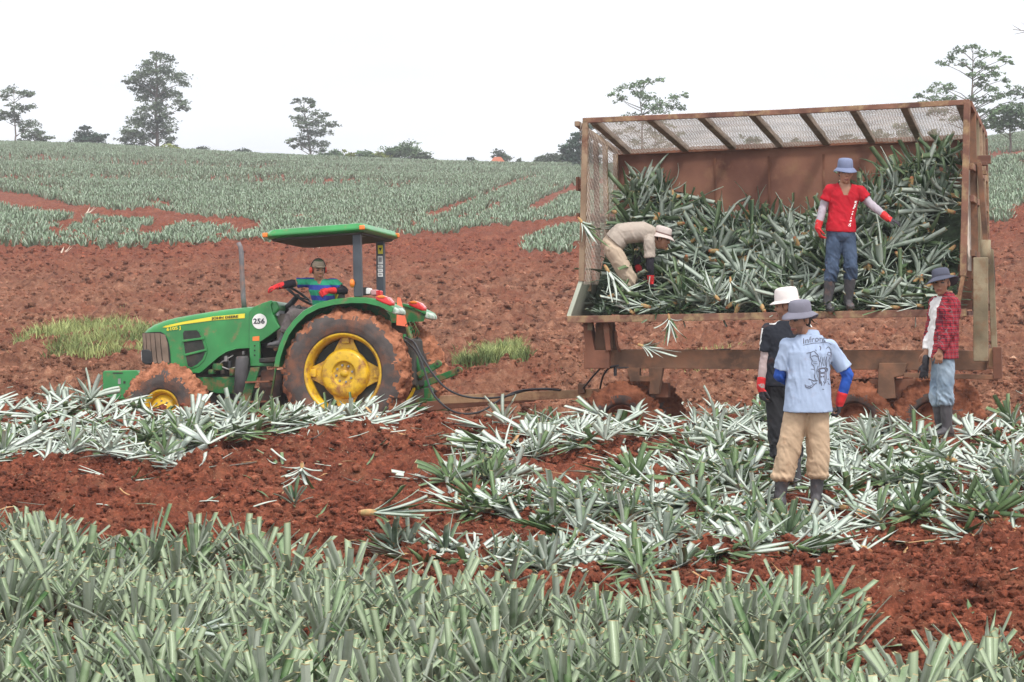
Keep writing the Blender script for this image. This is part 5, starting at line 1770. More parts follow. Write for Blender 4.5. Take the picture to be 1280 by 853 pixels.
# right end: red front post, inner posts, rails, flared foot
rz = U(1204, 345, 0)
ex = rz.x
bar('corner_post', (ex, 0, rz.z), (ftr.x, 0, ftr.z), .085, .075, M_REDP, (1, 0, 0))
bar('flared_post', (ex + .0, 0, rz.z), (TL - .06, 0, .0), .06, .05, M_TAN, (1, 0, 0))
for t_, mt in ((.5, M_FRAME), (.95, M_OLIVE), (1.45, M_WOOD), (1.9, M_WOOD), (TDp, M_REDP)):
    f = t_ / TDp; zt_ = ftr.z + (btr.z - ftr.z) * f
    bar('end_post', (ftr.x + .02, t_, -.02), (ftr.x + .02, t_, zt_), .07, .08, mt, (1, 0, 0))
bar('end_rail', (ftr.x + .02, .03, ftr.z - .02), (ftr.x + .02, TDp, btr.z + .04), .07, .07, M_RUST)
for z_ in (1.62, 1.25, .62, .35, .12):
    bar('end_rail', (ftr.x + .03, .03, z_ + .03), (ftr.x + .03, TDp, z_ - .02), .05, .075, M_REDP if z_ > 1 else M_FRAME)
wires([Vector((ftr.x - .04, .03, .45)), Vector((ftr.x - .04, TDp, .45)), Vector((ftr.x - .04, TDp, btr.z)), Vector((ftr.x - .04, .03, ftr.z))], .09, .0034, 'end_mesh', trailer)
# tipping strut and its bracket, cylinder, pale upright boards
m = MB(); m.box((ftr.x + .10, .55, 1.70), (.16, .20, .04)); m.box((ftr.x + .10, .55, 1.60), (.14, .14, .05)); m.box((ftr.x + .12, .55, 1.75), (.2, .05, .10)); m.build('strut_bracket', [M_REDP], trailer, bevel=.006)
s_a, s_b = U(1224, 204, .45), U(1233, 312, .45)
bar('tipping_strut', s_a, s_b, .055, .06, M_FRAME, (1, 0, 0))
a_, b_ = U(1226, 322, -.12), U(1226, 452, -.12)
bar('upright_board', a_, b_, .05, .17, M_OLIVE, (1, 0, 0), bev=.01)
a_, b_ = U(1238, 312, .2), U(1243, 436, .2)
bar('upright_board', a_, b_, .05, .07, M_OLIVE, (1, 0, 0), bev=.01)
a_, b_ = U(1233, 302, .0), U(1233, 322, .0)
m = MB(); m.tube([U(1232, 300, 0), U(1232, 330, 0)], .06, 12); m.build('strut_socket', [M_OLIVE], trailer, smooth=True)
m = MB(); m.tube([U(1235, 304, .3), U(1241, 318, .3), U(1243, 350, .3), U(1241, 390, .3)], .014, 6); m.build('hose', [M_HOSE], trailer, smooth=True)

# chassis
def cpz(px, py, t): return U(px, py, t)
A, B = U(736, 449, .25), U(1252, 451, .25)
A2 = U(1222, 451, .25)
zc_ = (A.z + A2.z) / 2
hb_ = .225
bar('main_beam', (A.x + .12, .25, A.z), (A2.x + .1, .25, A2.z), .08, hb_, M_FRAME)
bar('main_beam', (A.x + .12, 1.75, A.z - .02), (A2.x + .1, 1.75, A2.z - .02), .08, hb_, M_FRAME)
for s_ in (A.x + .3, 1.6, 3.0, A2.x):
    bar('cross_member', (s_, .25, A.z), (s_, 1.75, A.z), .10, .16, M_FRAME)
# left end bracket under the deck
m = MB(); m.prism([U(*q, .12).xz[:] for q in ((730, 438), (762, 438), (762, 461), (730, 461))], .10, .34); m.build('beam_end', [M_RUST], trailer, bevel=.01)
m = MB(); m.prism([U(*q, .12).xz[:] for q in ((729, 402), (737, 402), (744, 440), (732, 440))], .10, .34); m.build('support_leg', [M_RUST], trailer, bevel=.006)
m = MB(); m.prism([U(*q, .16).xz[:] for q in ((745, 400), (763, 400), (766, 438), (742, 438))], .18, .42); m.build('support_leg', [M_FRAME], trailer, bevel=.006)
m = MB(); m.prism([U(*q, .3).xz[:] for q in ((758, 402), (765, 402), (768, 438), (762, 438))], .08, .16); m.build('support_leg', [M_RUST], trailer, bevel=.004)
m = MB(); m.prism([U(*q, .12).xz[:] for q in ((735, 401), (741, 401), (741, 413), (735, 413))], .09, .12); m.build('support_plate', [M_OLIVE], trailer)
bar('deck_leg', (TL - .35, 1.75, A.z + .1), (TL - .35, 1.75, -.06), .12, .10, M_FRAME, (1, 0, 0))
# lower rail at the right end, end plate
a_, b_ = U(1130, 469, .1), U(1248, 472, .1)
bar('lower_rail', a_, b_, .07, .055, M_FRAME)
m = MB(); m.prism([U(*q, .1).xz[:] for q in ((1241, 434), (1252, 434), (1253, 473), (1242, 474))], .05, .16); m.build('end_plate', [M_RUST], trailer, bevel=.006)
m = MB(); m.prism([U(*q, .1).xz[:] for q in ((1236, 436), (1242, 436), (1242, 458), (1236, 458))], .12, .5); m.build('end_board', [M_TAN], trailer)
# front bogie brackets
m = MB(); m.prism([U(*q, .22).xz[:] for q in ((784, 460), (800, 460), (800, 470), (812, 470), (812, 460), (829, 460), (824, 493), (812, 493), (813, 477), (788, 477))], .18, .30); m.build('axle_bracket', [M_FRAME], trailer, bevel=.006)
m = MB(); m.build('axle_bracket', [M_RUST], trailer) if False else None; m.prism([U(*q, .4).xz[:] for q in ((820, 479), (835, 479), (835, 497), (820, 497))], .38, .56); m.build('axle_bracket', [M_RUST], trailer, bevel=.006)
# rear bogie carriage
m = MB(); m.prism([U(*q, .2).xz[:] for q in ((1099, 454), (1135, 454), (1130, 470), (1118, 472), (1120, 498), (1097, 500))], .14, .42); m.build('bogie_bracket', [M_FRAME], trailer, bevel=.01)
m = MB(); m.prism([U(*q, .2).xz[:] for q in ((1085, 474), (1150, 474), (1130, 500), (1090, 500))], .25, .5); m.build('bogie_beam', [M_RUST], trailer, bevel=.02)
M_WMUD = mat('shaded_wheel_mud', (.15, .050, .028), .95, .35, 7, col2=(.22, .082, .045), bump=.03, bscale=18, spec=.1)  # mud on the trailer wheels, its colour darkened to deepen the shadows


def twheel(px, py, t, r_, seed, w=.26):
    c = U(px, py, t)
    e = bpy.data.objects.new('wheel', None); COL.objects.link(e); e.parent = trailer; e.location = c
    link('tyre', tyre_mesh(r_, r_ * .46, w, seed, 16, 1.3, 170), [M_RUB, M_WMUD], e)
    m = MB(); m.lathe([(r_ * .47, .04), (r_ * .44, .03), (r_ * .38, .09), (r_ * .2, .10), (r_ * .16, .05), (0, .04), (0, .14), (r_ * .47, .16)], axis='y', seg=32)
    m.build('rim', [M_WMUD], e, smooth=True)
    return c


w1 = twheel(776, 528, .12, .45, 31)
w2 = twheel(776 + 0, 528, .12, .45, 32) if False else None
far_t = 1.62
def twin(c, seed):
    e = bpy.data.objects.new('wheel', None); COL.objects.link(e); e.parent = trailer; e.location = (c.x, far_t, c.z)
    link('tyre', tyre_mesh(.45, .45 * .46, .26, seed, 16, 1.3, 170), [M_RUB, M_WMUD], e)
    m = MB(); m.lathe([(.21, .04), (.18, .09), (0, .1), (0, .16), (.21, .18)], axis='y', seg=32); m.build('rim', [M_WMUD], e, smooth=True)
    m = MB(); m.tube([(c.x, .2, c.z), (c.x, far_t + .1, c.z)], .05, 10); m.build('axle', [M_FRAME], trailer, smooth=True)
    return e
twin(w1, 33)
w3 = twheel(1165, 526, .10, .455, 34); twin(w3, 35)
w4 = twheel(1068, 527, .10, .455, 36); twin(w4, 37)

# drawbar and its posts
d0, d1 = P(562, 497, 34.9), P(756, 492, 34.2)
Mi_ = MTR.inverted()
def W(p): return Mi_ @ p
bar('drawbar', W(P(552, 500, 35.0)), W(P(780, 490, 34.0)), .10, .105, M_TAN)
bar('drawbar_tongue', W(P(535, 508, 35.3)), W(P(668, 496, 34.75)), .07, .12, M_RUST)
bar('drawbar_stop', W(P(727, 480, 34.15)), W(P(727, 492, 34.15)), .07, .085, M_FRAME, (1, 0, 0))
bar('drawbar_pin', W(P(668, 480, 34.5)), W(P(668, 494, 34.5)), .03, .03, M_RUST, (1, 0, 0))
def hose(pts, r=.013, name='hydraulic_hose', parent=trailer):
    m = MB()
    q = [W(P(x, y_, D)) for x, y_, D in pts]
    # smooth the run
    sm = []
    for i in range(len(q) - 1):
        p0, p1, p2, p3 = q[max(0, i - 1)], q[i], q[i + 1], q[min(len(q) - 1, i + 2)]
        for k in range(6):
            t = k / 6
            sm.append(.5 * ((2 * p1) + (p2 - p0) * t + (2 * p0 - 5 * p1 + 4 * p2 - p3) * t * t + (3 * p1 - p0 - 3 * p2 + p3) * t ** 3))
    sm.append(q[-1])
    m.tube(sm, r, 7); return m.build(name, [M_HOSE], parent, smooth=True)
hose([(506, 422, 35.6), (517, 428, 35.3), (526, 444, 35.0), (540, 466, 34.8), (556, 484, 34.6), (575, 494, 34.5), (600, 498, 34.5), (630, 496, 34.4), (655, 489, 34.4), (680, 486, 34.3), (700, 488, 34.3)])
hose([(506, 426, 35.6), (520, 440, 35.2), (530, 462, 34.9), (540, 490, 34.6), (556, 508, 34.4), (575, 517, 34.3), (600, 515, 34.3), (625, 500, 34.4), (645, 490, 34.4), (670, 486.5, 34.3), (702, 488, 34.3)])
hose([(752, 459, 33.4), (740, 472, 33.6), (729, 486, 33.8)], .012)
hose([(773, 457, 33.3), (762, 460, 33.4), (754, 470, 33.5), (750, 486, 33.7)], .012)
m = MB(); m.tube([U(769, 458, .2), U(769, 470, .2)], .02, 8); m.tube([U(772, 460, .2), U(786, 460, .2)], .012, 6); m.build('valve', [M_HOSE], trailer)
m = MB(); m.tube([U(769, 414, .2), U(771, 432, .2), U(775, 440, .2)], .018, 8); m.build('lever', [M_RUST], trailer, smooth=True)

# ------------------------------------------------------------------ the load
def heap_h(s, t):
    """height of the load above the deck at s along, t across"""
    hs = np.interp(s, [0, .45, .9, 1.15, 1.5, 2.2, 2.9, 3.4, 3.9, 4.3, 4.7], [1.45, 1.62, 1.60, 1.22, 1.12, 1.12, 1.20, 1.52, 1.82, 1.92, 1.9])
    rise = np.interp(t, [0.05, .35, .7, 1.2, 1.9, 2.35], [.04, .12, .36, .66, .92, 1.0])
    return hs * rise


hr = np.random.default_rng(33)
HL = ('pineapple plant with dark green leaves and orange butt heaped on the trailer deck', 'harvested pineapple plants heaped on the trailer')
sC = MTR.inverted() @ P(1048, 388, 32.72)
hp_n = 0
placed = []
tries = 0
while hp_n < 215 and tries < 9000:
    tries += 1
    s_ = hr.uniform(.32, TL - .22); t_ = hr.uniform(.12, 2.15)
    if any((s_ - a) ** 2 + ((t_ - b) * .8) ** 2 < .13 ** 2 for a, b in placed): continue
    if s_ < .85 and t_ < .55: continue
    if abs(s_ - sC.x) < .30 and t_ < .42: continue
    placed.append((s_, t_)); hp_n += 1
    h = float(heap_h(s_, t_)) + hr.uniform(-.03, .09)
    g1 = (float(heap_h(s_, t_ + .1)) - float(heap_h(s_, t_ - .1))) / .2
    o = link('harvested_plant', HEAP[int(hr.integers(len(HEAP)))])
    # tips point outward and about; butts show here and there
    tipdir = Vector((hr.normal(0, .75), hr.normal(-.15, .35), hr.normal(.15, .6))).normalized()
    out_ = Vector((0, -g1, 1)).normalized()
    if tipdir.dot(out_) < -.2: tipdir = (tipdir + out_ * .5).normalized()
    y_ = out_.cross(tipdir).normalized(); z_ = tipdir.cross(y_)
    Rm = Matrix((tipdir, y_, z_)).transposed().to_4x4()
    base = Vector((s_, t_, max(.03, h))) - tipdir * .2
    base.x = min(max(base.x, .28), TL - .12); base.y = min(max(base.y, -.02), 2.2); base.z = max(base.z, .04)
    tipp = base + tipdir * .5
    if tipp.x > TL - .05 or tipp.x < .22:
        tipdir.x *= -.3; tipdir.normalize(); y_ = out_.cross(tipdir).normalized(); z_ = tipdir.cross(y_); Rm = Matrix((tipdir, y_, z_)).transposed().to_4x4()
    o.matrix_world = MTR @ Matrix.Translation(base) @ Rm @ Matrix.Scale(hr.uniform(.9, 1.2), 4)
    link('stem', STEM_X, parent=o)
    tag(o, HL[0], 'harvested plant', HL[1])
# hidden core of the load: the plants underneath
core_sets = []
for k in range(3):
    ls = lying(random.Random(k), 12, .5, .02, 40, tips=.5, flat=.5)
    core_sets.append(quads_only(ls))
n = 520
cs = hr.uniform(.3, TL - .2, n); ct = hr.uniform(.15, 2.25, n)
ch = heap_h(cs, ct) * hr.uniform(.25, .93, n) - .04
cpos = np.stack([np.clip(cs, .35, TL - .3), ct, np.maximum(ch, .03)], -1)
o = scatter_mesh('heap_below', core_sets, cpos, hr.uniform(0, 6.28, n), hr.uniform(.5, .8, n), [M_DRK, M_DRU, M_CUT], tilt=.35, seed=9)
o.matrix_world = MTR
tag(o, 'plants packed underneath the surface of the heap on the trailer', 'harvested plants', kind='stuff')
# added dark sheet under the plants: its colour stands for shade in the gaps
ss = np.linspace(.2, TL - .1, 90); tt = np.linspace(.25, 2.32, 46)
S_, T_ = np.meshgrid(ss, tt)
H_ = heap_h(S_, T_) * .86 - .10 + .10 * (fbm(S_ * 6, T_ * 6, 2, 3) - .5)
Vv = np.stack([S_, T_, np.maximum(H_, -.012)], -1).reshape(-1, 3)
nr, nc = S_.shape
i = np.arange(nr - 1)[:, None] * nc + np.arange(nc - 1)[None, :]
o = link('heap_gap_fill', np_mesh('heap_gap_fill', Vv, np.stack([i, i + 1, i + nc + 1, i + nc], -1).reshape(-1, 4), smooth=True), [mat('heap_gap_fill', (.02, .035, .015), .9, .5, 14, bump=.03, bscale=18)])
o.matrix_world = MTR
tag(o, 'dark sheet added inside the load on the trailer to fill the gaps between plants', 'leaf litter', kind='stuff')


def heap_single(px, py, t, tip_px, tip_py, tip_t, sc, label, mesh=None, st=STEM_X):
    a = U(px, py, t); b = U(tip_px, tip_py, tip_t)
    d = (b - a).normalized(); up = Vector((0, -.5, 1)); y_ = up.cross(d).normalized(); z_ = d.cross(y_)
    o = link('harvested_plant', mesh or LYING[len(label) % len(LYING)])
    o.matrix_world = MTR @ Matrix.Translation(a) @ Matrix((d, y_, z_)).transposed().to_4x4() @ Matrix.Scale(sc, 4)
    link('stem', st, parent=o)
    tag(o, label, 'harvested plant')
    return o


heap_single(724, 276, -.10, 770, 335, -.05, .80, 'pulled plant flying past the left corner post of the trailer, stem end up')
heap_single(757, 336, -.12, 790, 390, -.10, .85, 'pulled plant drooping over the deck edge beside the bending man')
heap_single(836, 396, -.14, 846, 450, -.2, .62, 'pulled plant falling from the deck edge, hanging straight down')
heap_single(800, 433, -.2, 858, 452, -.25, .72, 'pulled plant in mid air before the chassis beam, orange stem pointing left')
heap_single(896, 374, .05, 860, 340, .1, .85, 'pale plant with its butt out on the middle of the deck edge')
heap_single(913, 350, .08, 916, 396, -.06, .62, 'pale plant hanging tips down over the deck left of the white hat')
heap_single(1120, 386, .0, 1068, 384, .0, .85, 'plant laid flat on the deck edge beside the boots of the man in red')
heap_single(1150, 384, .05, 1110, 378, .1, .8, 'plant laid flat on the deck edge nearest the man in plaid')


heap_single(764, 372, .05, 800, 360, .10, .9, 'plant lying over the boots of the bending man')
heap_single(808, 385, .02, 768, 374, .0, .95, 'plant lying along the deck edge before the bending man')
heap_single(790, 392, -.02, 758, 366, .15, .8, 'plant leaning against the shins of the bending man')
for s_ in np.linspace(.7, TL - .5, 6):
    m = MB(); m.box((s_, TDp - .006, 1.0), (.028, .012, 1.95)); m.build('weld_seam', [M_RUST], bw)
# ------------------------------------------------------------------ people
from mathutils.bvhtree import BVHTree


def cloth(name, col, rough=.85, var=.12, scale=5, **k):
    k.setdefault('dirt', tuple(.55 * c + .45 * m for c, m in zip(col, MUD))); k.setdefault('dirt_amt', .14); k.setdefault('dirt_scale', 5)
    return mat(name, col, rough, var, scale, bump=.006, bscale=14, spec=.15, **k)


M_SKIN = mat('skin', (.36, .18, .115), .55, .12, 8, spec=.35)
M_HAIR = mat('dark_hair', (.018, .013, .011), .6, .3, 40)
M_LIP = mat('lips', (.26, .085, .065), .5, .1, 20)
M_EYE = mat('eye_dark', (.03, .02, .018), .4, .2, 20)
M_STUB = mat('stubble', (.22, .108, .072), .7, .2, 60)
M_RGLOVE = mat('red_glove', (.58, .022, .025), .8, .2, 20, bump=.003, bscale=60)
M_DGLOVE = mat('dark_glove', (.035, .032, .04), .7, .3, 20, bump=.003, bscale=60)
M_BOOT = mat('rubber_boot', (.075, .07, .078), .6, .25, 8, dirt=(.26, .14, .10), dirt_amt=.24, dirt_scale=6)


def cap_shape(mb, p, q, r1, r2, seg=14):
    """tapered capsule with round ends"""
    p = Vector(p); q = Vector(q); d = (q - p)
    if d.length < 1e-5: d = Vector((0, 0, 1e-4))
    L_ = d.length; t = d.normalized()
    a = Vector((0, 0, 1)) if abs(t.z) < .9 else Vector((1, 0, 0))
    u = t.cross(a).normalized(); v = t.cross(u)
    rings = []
    for k in (80, 55, 30, 0):
        rr_ = r1 * math.cos(R(k)); off = -r1 * math.sin(R(k))
        rings.append([p + t * off + (u * math.cos(x) + v * math.sin(x)) * max(rr_, 1e-4) for x in [2 * math.pi * j / seg for j in range(seg)]])
    for k in (0, 30, 55, 80):
        rr_ = r2 * math.cos(R(k)); off = r2 * math.sin(R(k))
        rings.append([q + t * off + (u * math.cos(x) + v * math.sin(x)) * max(rr_, 1e-4) for x in [2 * math.pi * j / seg for j in range(seg)]])
    mb.loft(rings)


def flat_cap(mb, p, q, r1, r2, seg=18, flare=0):
    """sleeve: round at p, open-looking flat end at q"""
    p = Vector(p); q = Vector(q); t = (q - p).normalized()
    a = Vector((0, 0, 1)) if abs(t.z) < .9 else Vector((1, 0, 0))
    u = t.cross(a).normalized(); v = t.cross(u); rings = []
    for k in (75, 40, 0):
        rings.append([p - t * r1 * math.sin(R(k)) + (u * math.cos(x) + v * math.sin(x)) * r1 * math.cos(R(k)) for x in [2 * math.pi * j / seg for j in range(seg)]])
    rings.append([p.lerp(q, .6) + (u * math.cos(x) + v * math.sin(x)) * (r1 + (r2 - r1) * .6) for x in [2 * math.pi * j / seg for j in range(seg)]])
    rings.append([q + (u * math.cos(x) + v * math.sin(x)) * (r2 + flare) for x in [2 * math.pi * j / seg for j in range(seg)]])
    mb.loft(rings)


def torso_rings(J, secs, infl=0.0):
    """secs: (f along the spine 0 pelvis..1 neck, half width, half depth)"""
    pel, mid, chest, neck = J['pelvis'], J['mid'], J['chest'], J['neck']
    side0 = (J['hip_b'] - J['hip_a']).normalized(); side1 = (J['sh_b'] - J['sh_a']).normalized()
    rings = []
    for f, w_, d_ in secs:
        def sp(f):
            if f < .4: return pel.lerp(mid, f / .4)
            if f < .75: return mid.lerp(chest, (f - .4) / .35)
            return chest.lerp(neck, (f - .75) / .25)
        c = sp(f); t = (sp(min(1, f + .12)) - sp(max(-.2, f - .12))).normalized()
        s = side0.lerp(side1, min(1, max(0, f))).normalized()
        s = (s - t * s.dot(t)).normalized(); dp = t.cross(s)
        ring = []
        for k in range(24):
            a = 2 * math.pi * k / 24
            ca, sa = math.cos(a), math.sin(a)
            e = 2.4
            x = math.copysign(abs(ca) ** (2 / e), ca); y = math.copysign(abs(sa) ** (2 / e), sa)
            ring.append(c + s * x * (w_ + infl) + dp * y * (d_ + infl))
        rings.append(ring)
    return rings


def remeshed(mb, name, voxel, smooth=2, factor=.5):
    me = mb.mesh('tmp')
    o = bpy.data.objects.new('tmp', me); COL.objects.link(o)
    r = o.modifiers.new('r', 'REMESH'); r.mode = 'VOXEL'; r.voxel_size = voxel
    s = o.modifiers.new('s', 'SMOOTH'); s.factor = factor; s.iterations = smooth
    dg = C.evaluated_depsgraph_get(); dg.update()
    out_ = bpy.data.meshes.new_from_object(o.evaluated_get(dg))
    bpy.data.objects.remove(o); bpy.data.meshes.remove(me)
    out_.name = name
    out_.polygons.foreach_set('use_smooth', np.ones(len(out_.polygons), bool))
    return out_


def wrinkle(me, amp, freq=9, seed=0, stretch=(1, 1, 1.0), zones=None):
    n = len(me.vertices)
    co = np.empty(n * 3, np.float32); me.vertices.foreach_get('co', co); co = co.reshape(-1, 3).astype(float)
    no = np.empty(n * 3, np.float32); me.vertices.foreach_get('normal', no); no = no.reshape(-1, 3)
    x, y, z = co[:, 0] * stretch[0], co[:, 1] * stretch[1], co[:, 2] * stretch[2]
    a = fbm(x * freq + y * freq * .7, z * freq * .8 + y * freq * .5 + seed, seed, 3)
    b = fbm((x + z * .7) * freq * 1.3 + 5, (z - x * .6) * freq * .5 + y * freq, seed + 7, 3)
    ridge = 1 - np.abs(b - .5) * 5
    d = (a - .5) * 1.2 + np.clip(ridge, 0, 1) * .8 - .3
    w_ = np.ones(n)
    if zones: 
        w_ = np.full(n, .45)
        for c, r_ in zones:
            w_ += 1.3 * np.exp(-((co - np.array(c)) ** 2).sum(1) / (2 * r_ * r_))
    co = co + no * (amp * d * w_)[:, None]
    me.vertices.foreach_set('co', co.astype(np.float32).ravel()); me.update()


def drop_faces(me, pred):
    bm = bmesh.new(); bm.from_mesh(me)
    dead = [f for f in bm.faces if pred(f.calc_center_median())]
    bmesh.ops.delete(bm, geom=dead, context='FACES')
    bm.to_mesh(me); bm.free()


def hand(mb, wrist, d, n, thumb_side, curl=30, scale=1.0, fr_=.0088, palm=True, spread=5):
    """five fingers: d = finger direction, n = palm normal (fingers curl towards it)"""
    d = Vector(d).normalized(); n = Vector(n); n = (n - d * n.dot(d)).normalized(); s = Vector(thumb_side); s = (s - d * s.dot(d) - n * s.dot(n)).normalized()
    w = Vector(wrist); S = scale
    cap_shape(mb, w - d * .02, w + d * .03 * S, .028 * S, .030 * S)
    # palm: flattened rounded slab
    rings = []
    for f, hw, ht in ((0.0, .026, .020), (.03, .036, .017), (.06, .041, .015), (.088, .040, .013)):
        c = w + d * f * S
        rings.append([c + s * math.cos(2 * math.pi * k / 14) * hw * S + n * math.sin(2 * math.pi * k / 14) * ht * S for k in range(14)])
    mb.loft(rings)
    lens = (.072, .082, .076, .060)
    for i, L_ in enumerate(lens):
        off = (1.5 - i) * .0205 * S
        base = w + d * .082 * S + s * off
        a0 = R(spread * (1.5 - i)); dd = (d * math.cos(a0) + s * math.sin(a0)).normalized()
        c_ = R(curl * (1 + .12 * i)); p = base - dd * .02; cur = dd; nn = n
        cap_shape(mb, p, base, fr_ * S, fr_ * S, 8)
        p = base
        for k, fl_ in enumerate((.42, .32, .26)):
            ax = c_ * (.7 if k == 0 else .9)
            cur, nn = (cur * math.cos(ax) + nn * math.sin(ax)), (nn * math.cos(ax) - cur * math.sin(ax))
            q = p + cur * L_ * fl_ * S
            cap_shape(mb, p, q, fr_ * S * (1 - .08 * k), fr_ * S * (.93 - .1 * k), 8); p = q
    # thumb leaves the side of the palm near its base
    b0 = w + d * .02 * S + s * .028 * S
    t1 = (d * .72 + s * .62 + n * .30).normalized(); t2 = (d * .93 + s * .15 + n * .35).normalized()
    q1 = b0 + t1 * .040 * S; q2 = q1 + t2 * .032 * S; q3 = q2 + (t2 + n * .2).normalized() * .024 * S
    cap_shape(mb, b0 - t1 * .012, q1, .0125 * S, .0105 * S, 8); cap_shape(mb, q1, q2, .0105 * S, .0095 * S, 8); cap_shape(mb, q2, q3, .0095 * S, .008 * S, 8)


def head_parts(mb, c, f, u, S=1.0):
    """head centre c, facing f, up u"""
    f = f.normalized(); u = (u - f * u.dot(f)).normalized(); s = f.cross(u)
    Rm = Matrix((s, f, u)).transposed()
    def e(off, r_, seg=16): mb.ell(c + Rm @ (Vector(off) * S), (r_[0] * S, r_[1] * S, r_[2] * S), Rm, seg, 10)
    e((0, -.012, .030), (.076, .096, .092))      # skull
    e((0, .030, -.020), (.067, .060, .082))      # face
    e((0, .030, -.068), (.052, .050, .046))      # jaw
    e((0, .066, -.094), (.021, .019, .019), 10)  # chin
    e((.040, .060, -.022), (.021, .017, .020), 10); e((-.040, .060, -.022), (.021, .017, .020), 10)
    e((0, .084, .026), (.052, .014, .014), 10)   # brow
    mb.loft([[c + Rm @ (Vector(p) * S) for p in ((-.008, .082, .016), (.008, .082, .016), (.008, .095, .012), (-.008, .095, .012))],
             [c + Rm @ (Vector(p) * S) for p in ((-.018, .078, -.034), (.018, .078, -.034), (.012, .114, -.026), (-.012, .114, -.026))]])
    e((0, .086, -.062), (.024, .012, .007), 10); e((0, .084, -.073), (.021, .012, .007), 10)
    for sg in (1, -1): e((sg * .078, -.004, -.006), (.010, .020, .032), 8)
    return Rm, s, f, u


def paint_head(me, c, Rm, S=1.0, stubble=0.0):
    """lips, eyes and brows as zones of the one body mesh"""
    Mi = Rm.transposed()
    n = len(me.polygons)
    ct = np.empty(n * 3, np.float32); me.polygons.foreach_get('center', ct); ct = ct.reshape(-1, 3) - np.array(c)
    l = (ct @ np.array(Mi).T) / S
    mi = np.zeros(n, np.int32)
    x, y, z = np.abs(l[:, 0]), l[:, 1], l[:, 2]
    face = (y > .03) & (x < .09) & (np.abs(z) < .14)
    if stubble > 0:
        mi[face & (z < -.045) & (y > .02) & ((z < -.082) | (x > .030) | ((z > -.058) & (x < .024) & (y > .08)))] = 3
    mi[face & ((x / .026) ** 2 + ((z + .067) / .0115) ** 2 < 1) & (y > .07)] = 1
    mi[face & (((x - .032) / .016) ** 2 + ((z - .006) / .0075) ** 2 < 1)] = 2
    mi[face & (((x - .033) / .023) ** 2 + ((z - .029 - .1 * (x - .033)) / .0055) ** 2 < 1)] = 2
    me.polygons.foreach_set('material_index', mi)


BODY_T = [(-.10, .125, .09), (.0, .155, .105), (.18, .150, .108), (.40, .135, .098), (.62, .150, .108), (.80, .165, .108), (.92, .12, .085), (1.0, .062, .060), (1.08, .055, .055)]


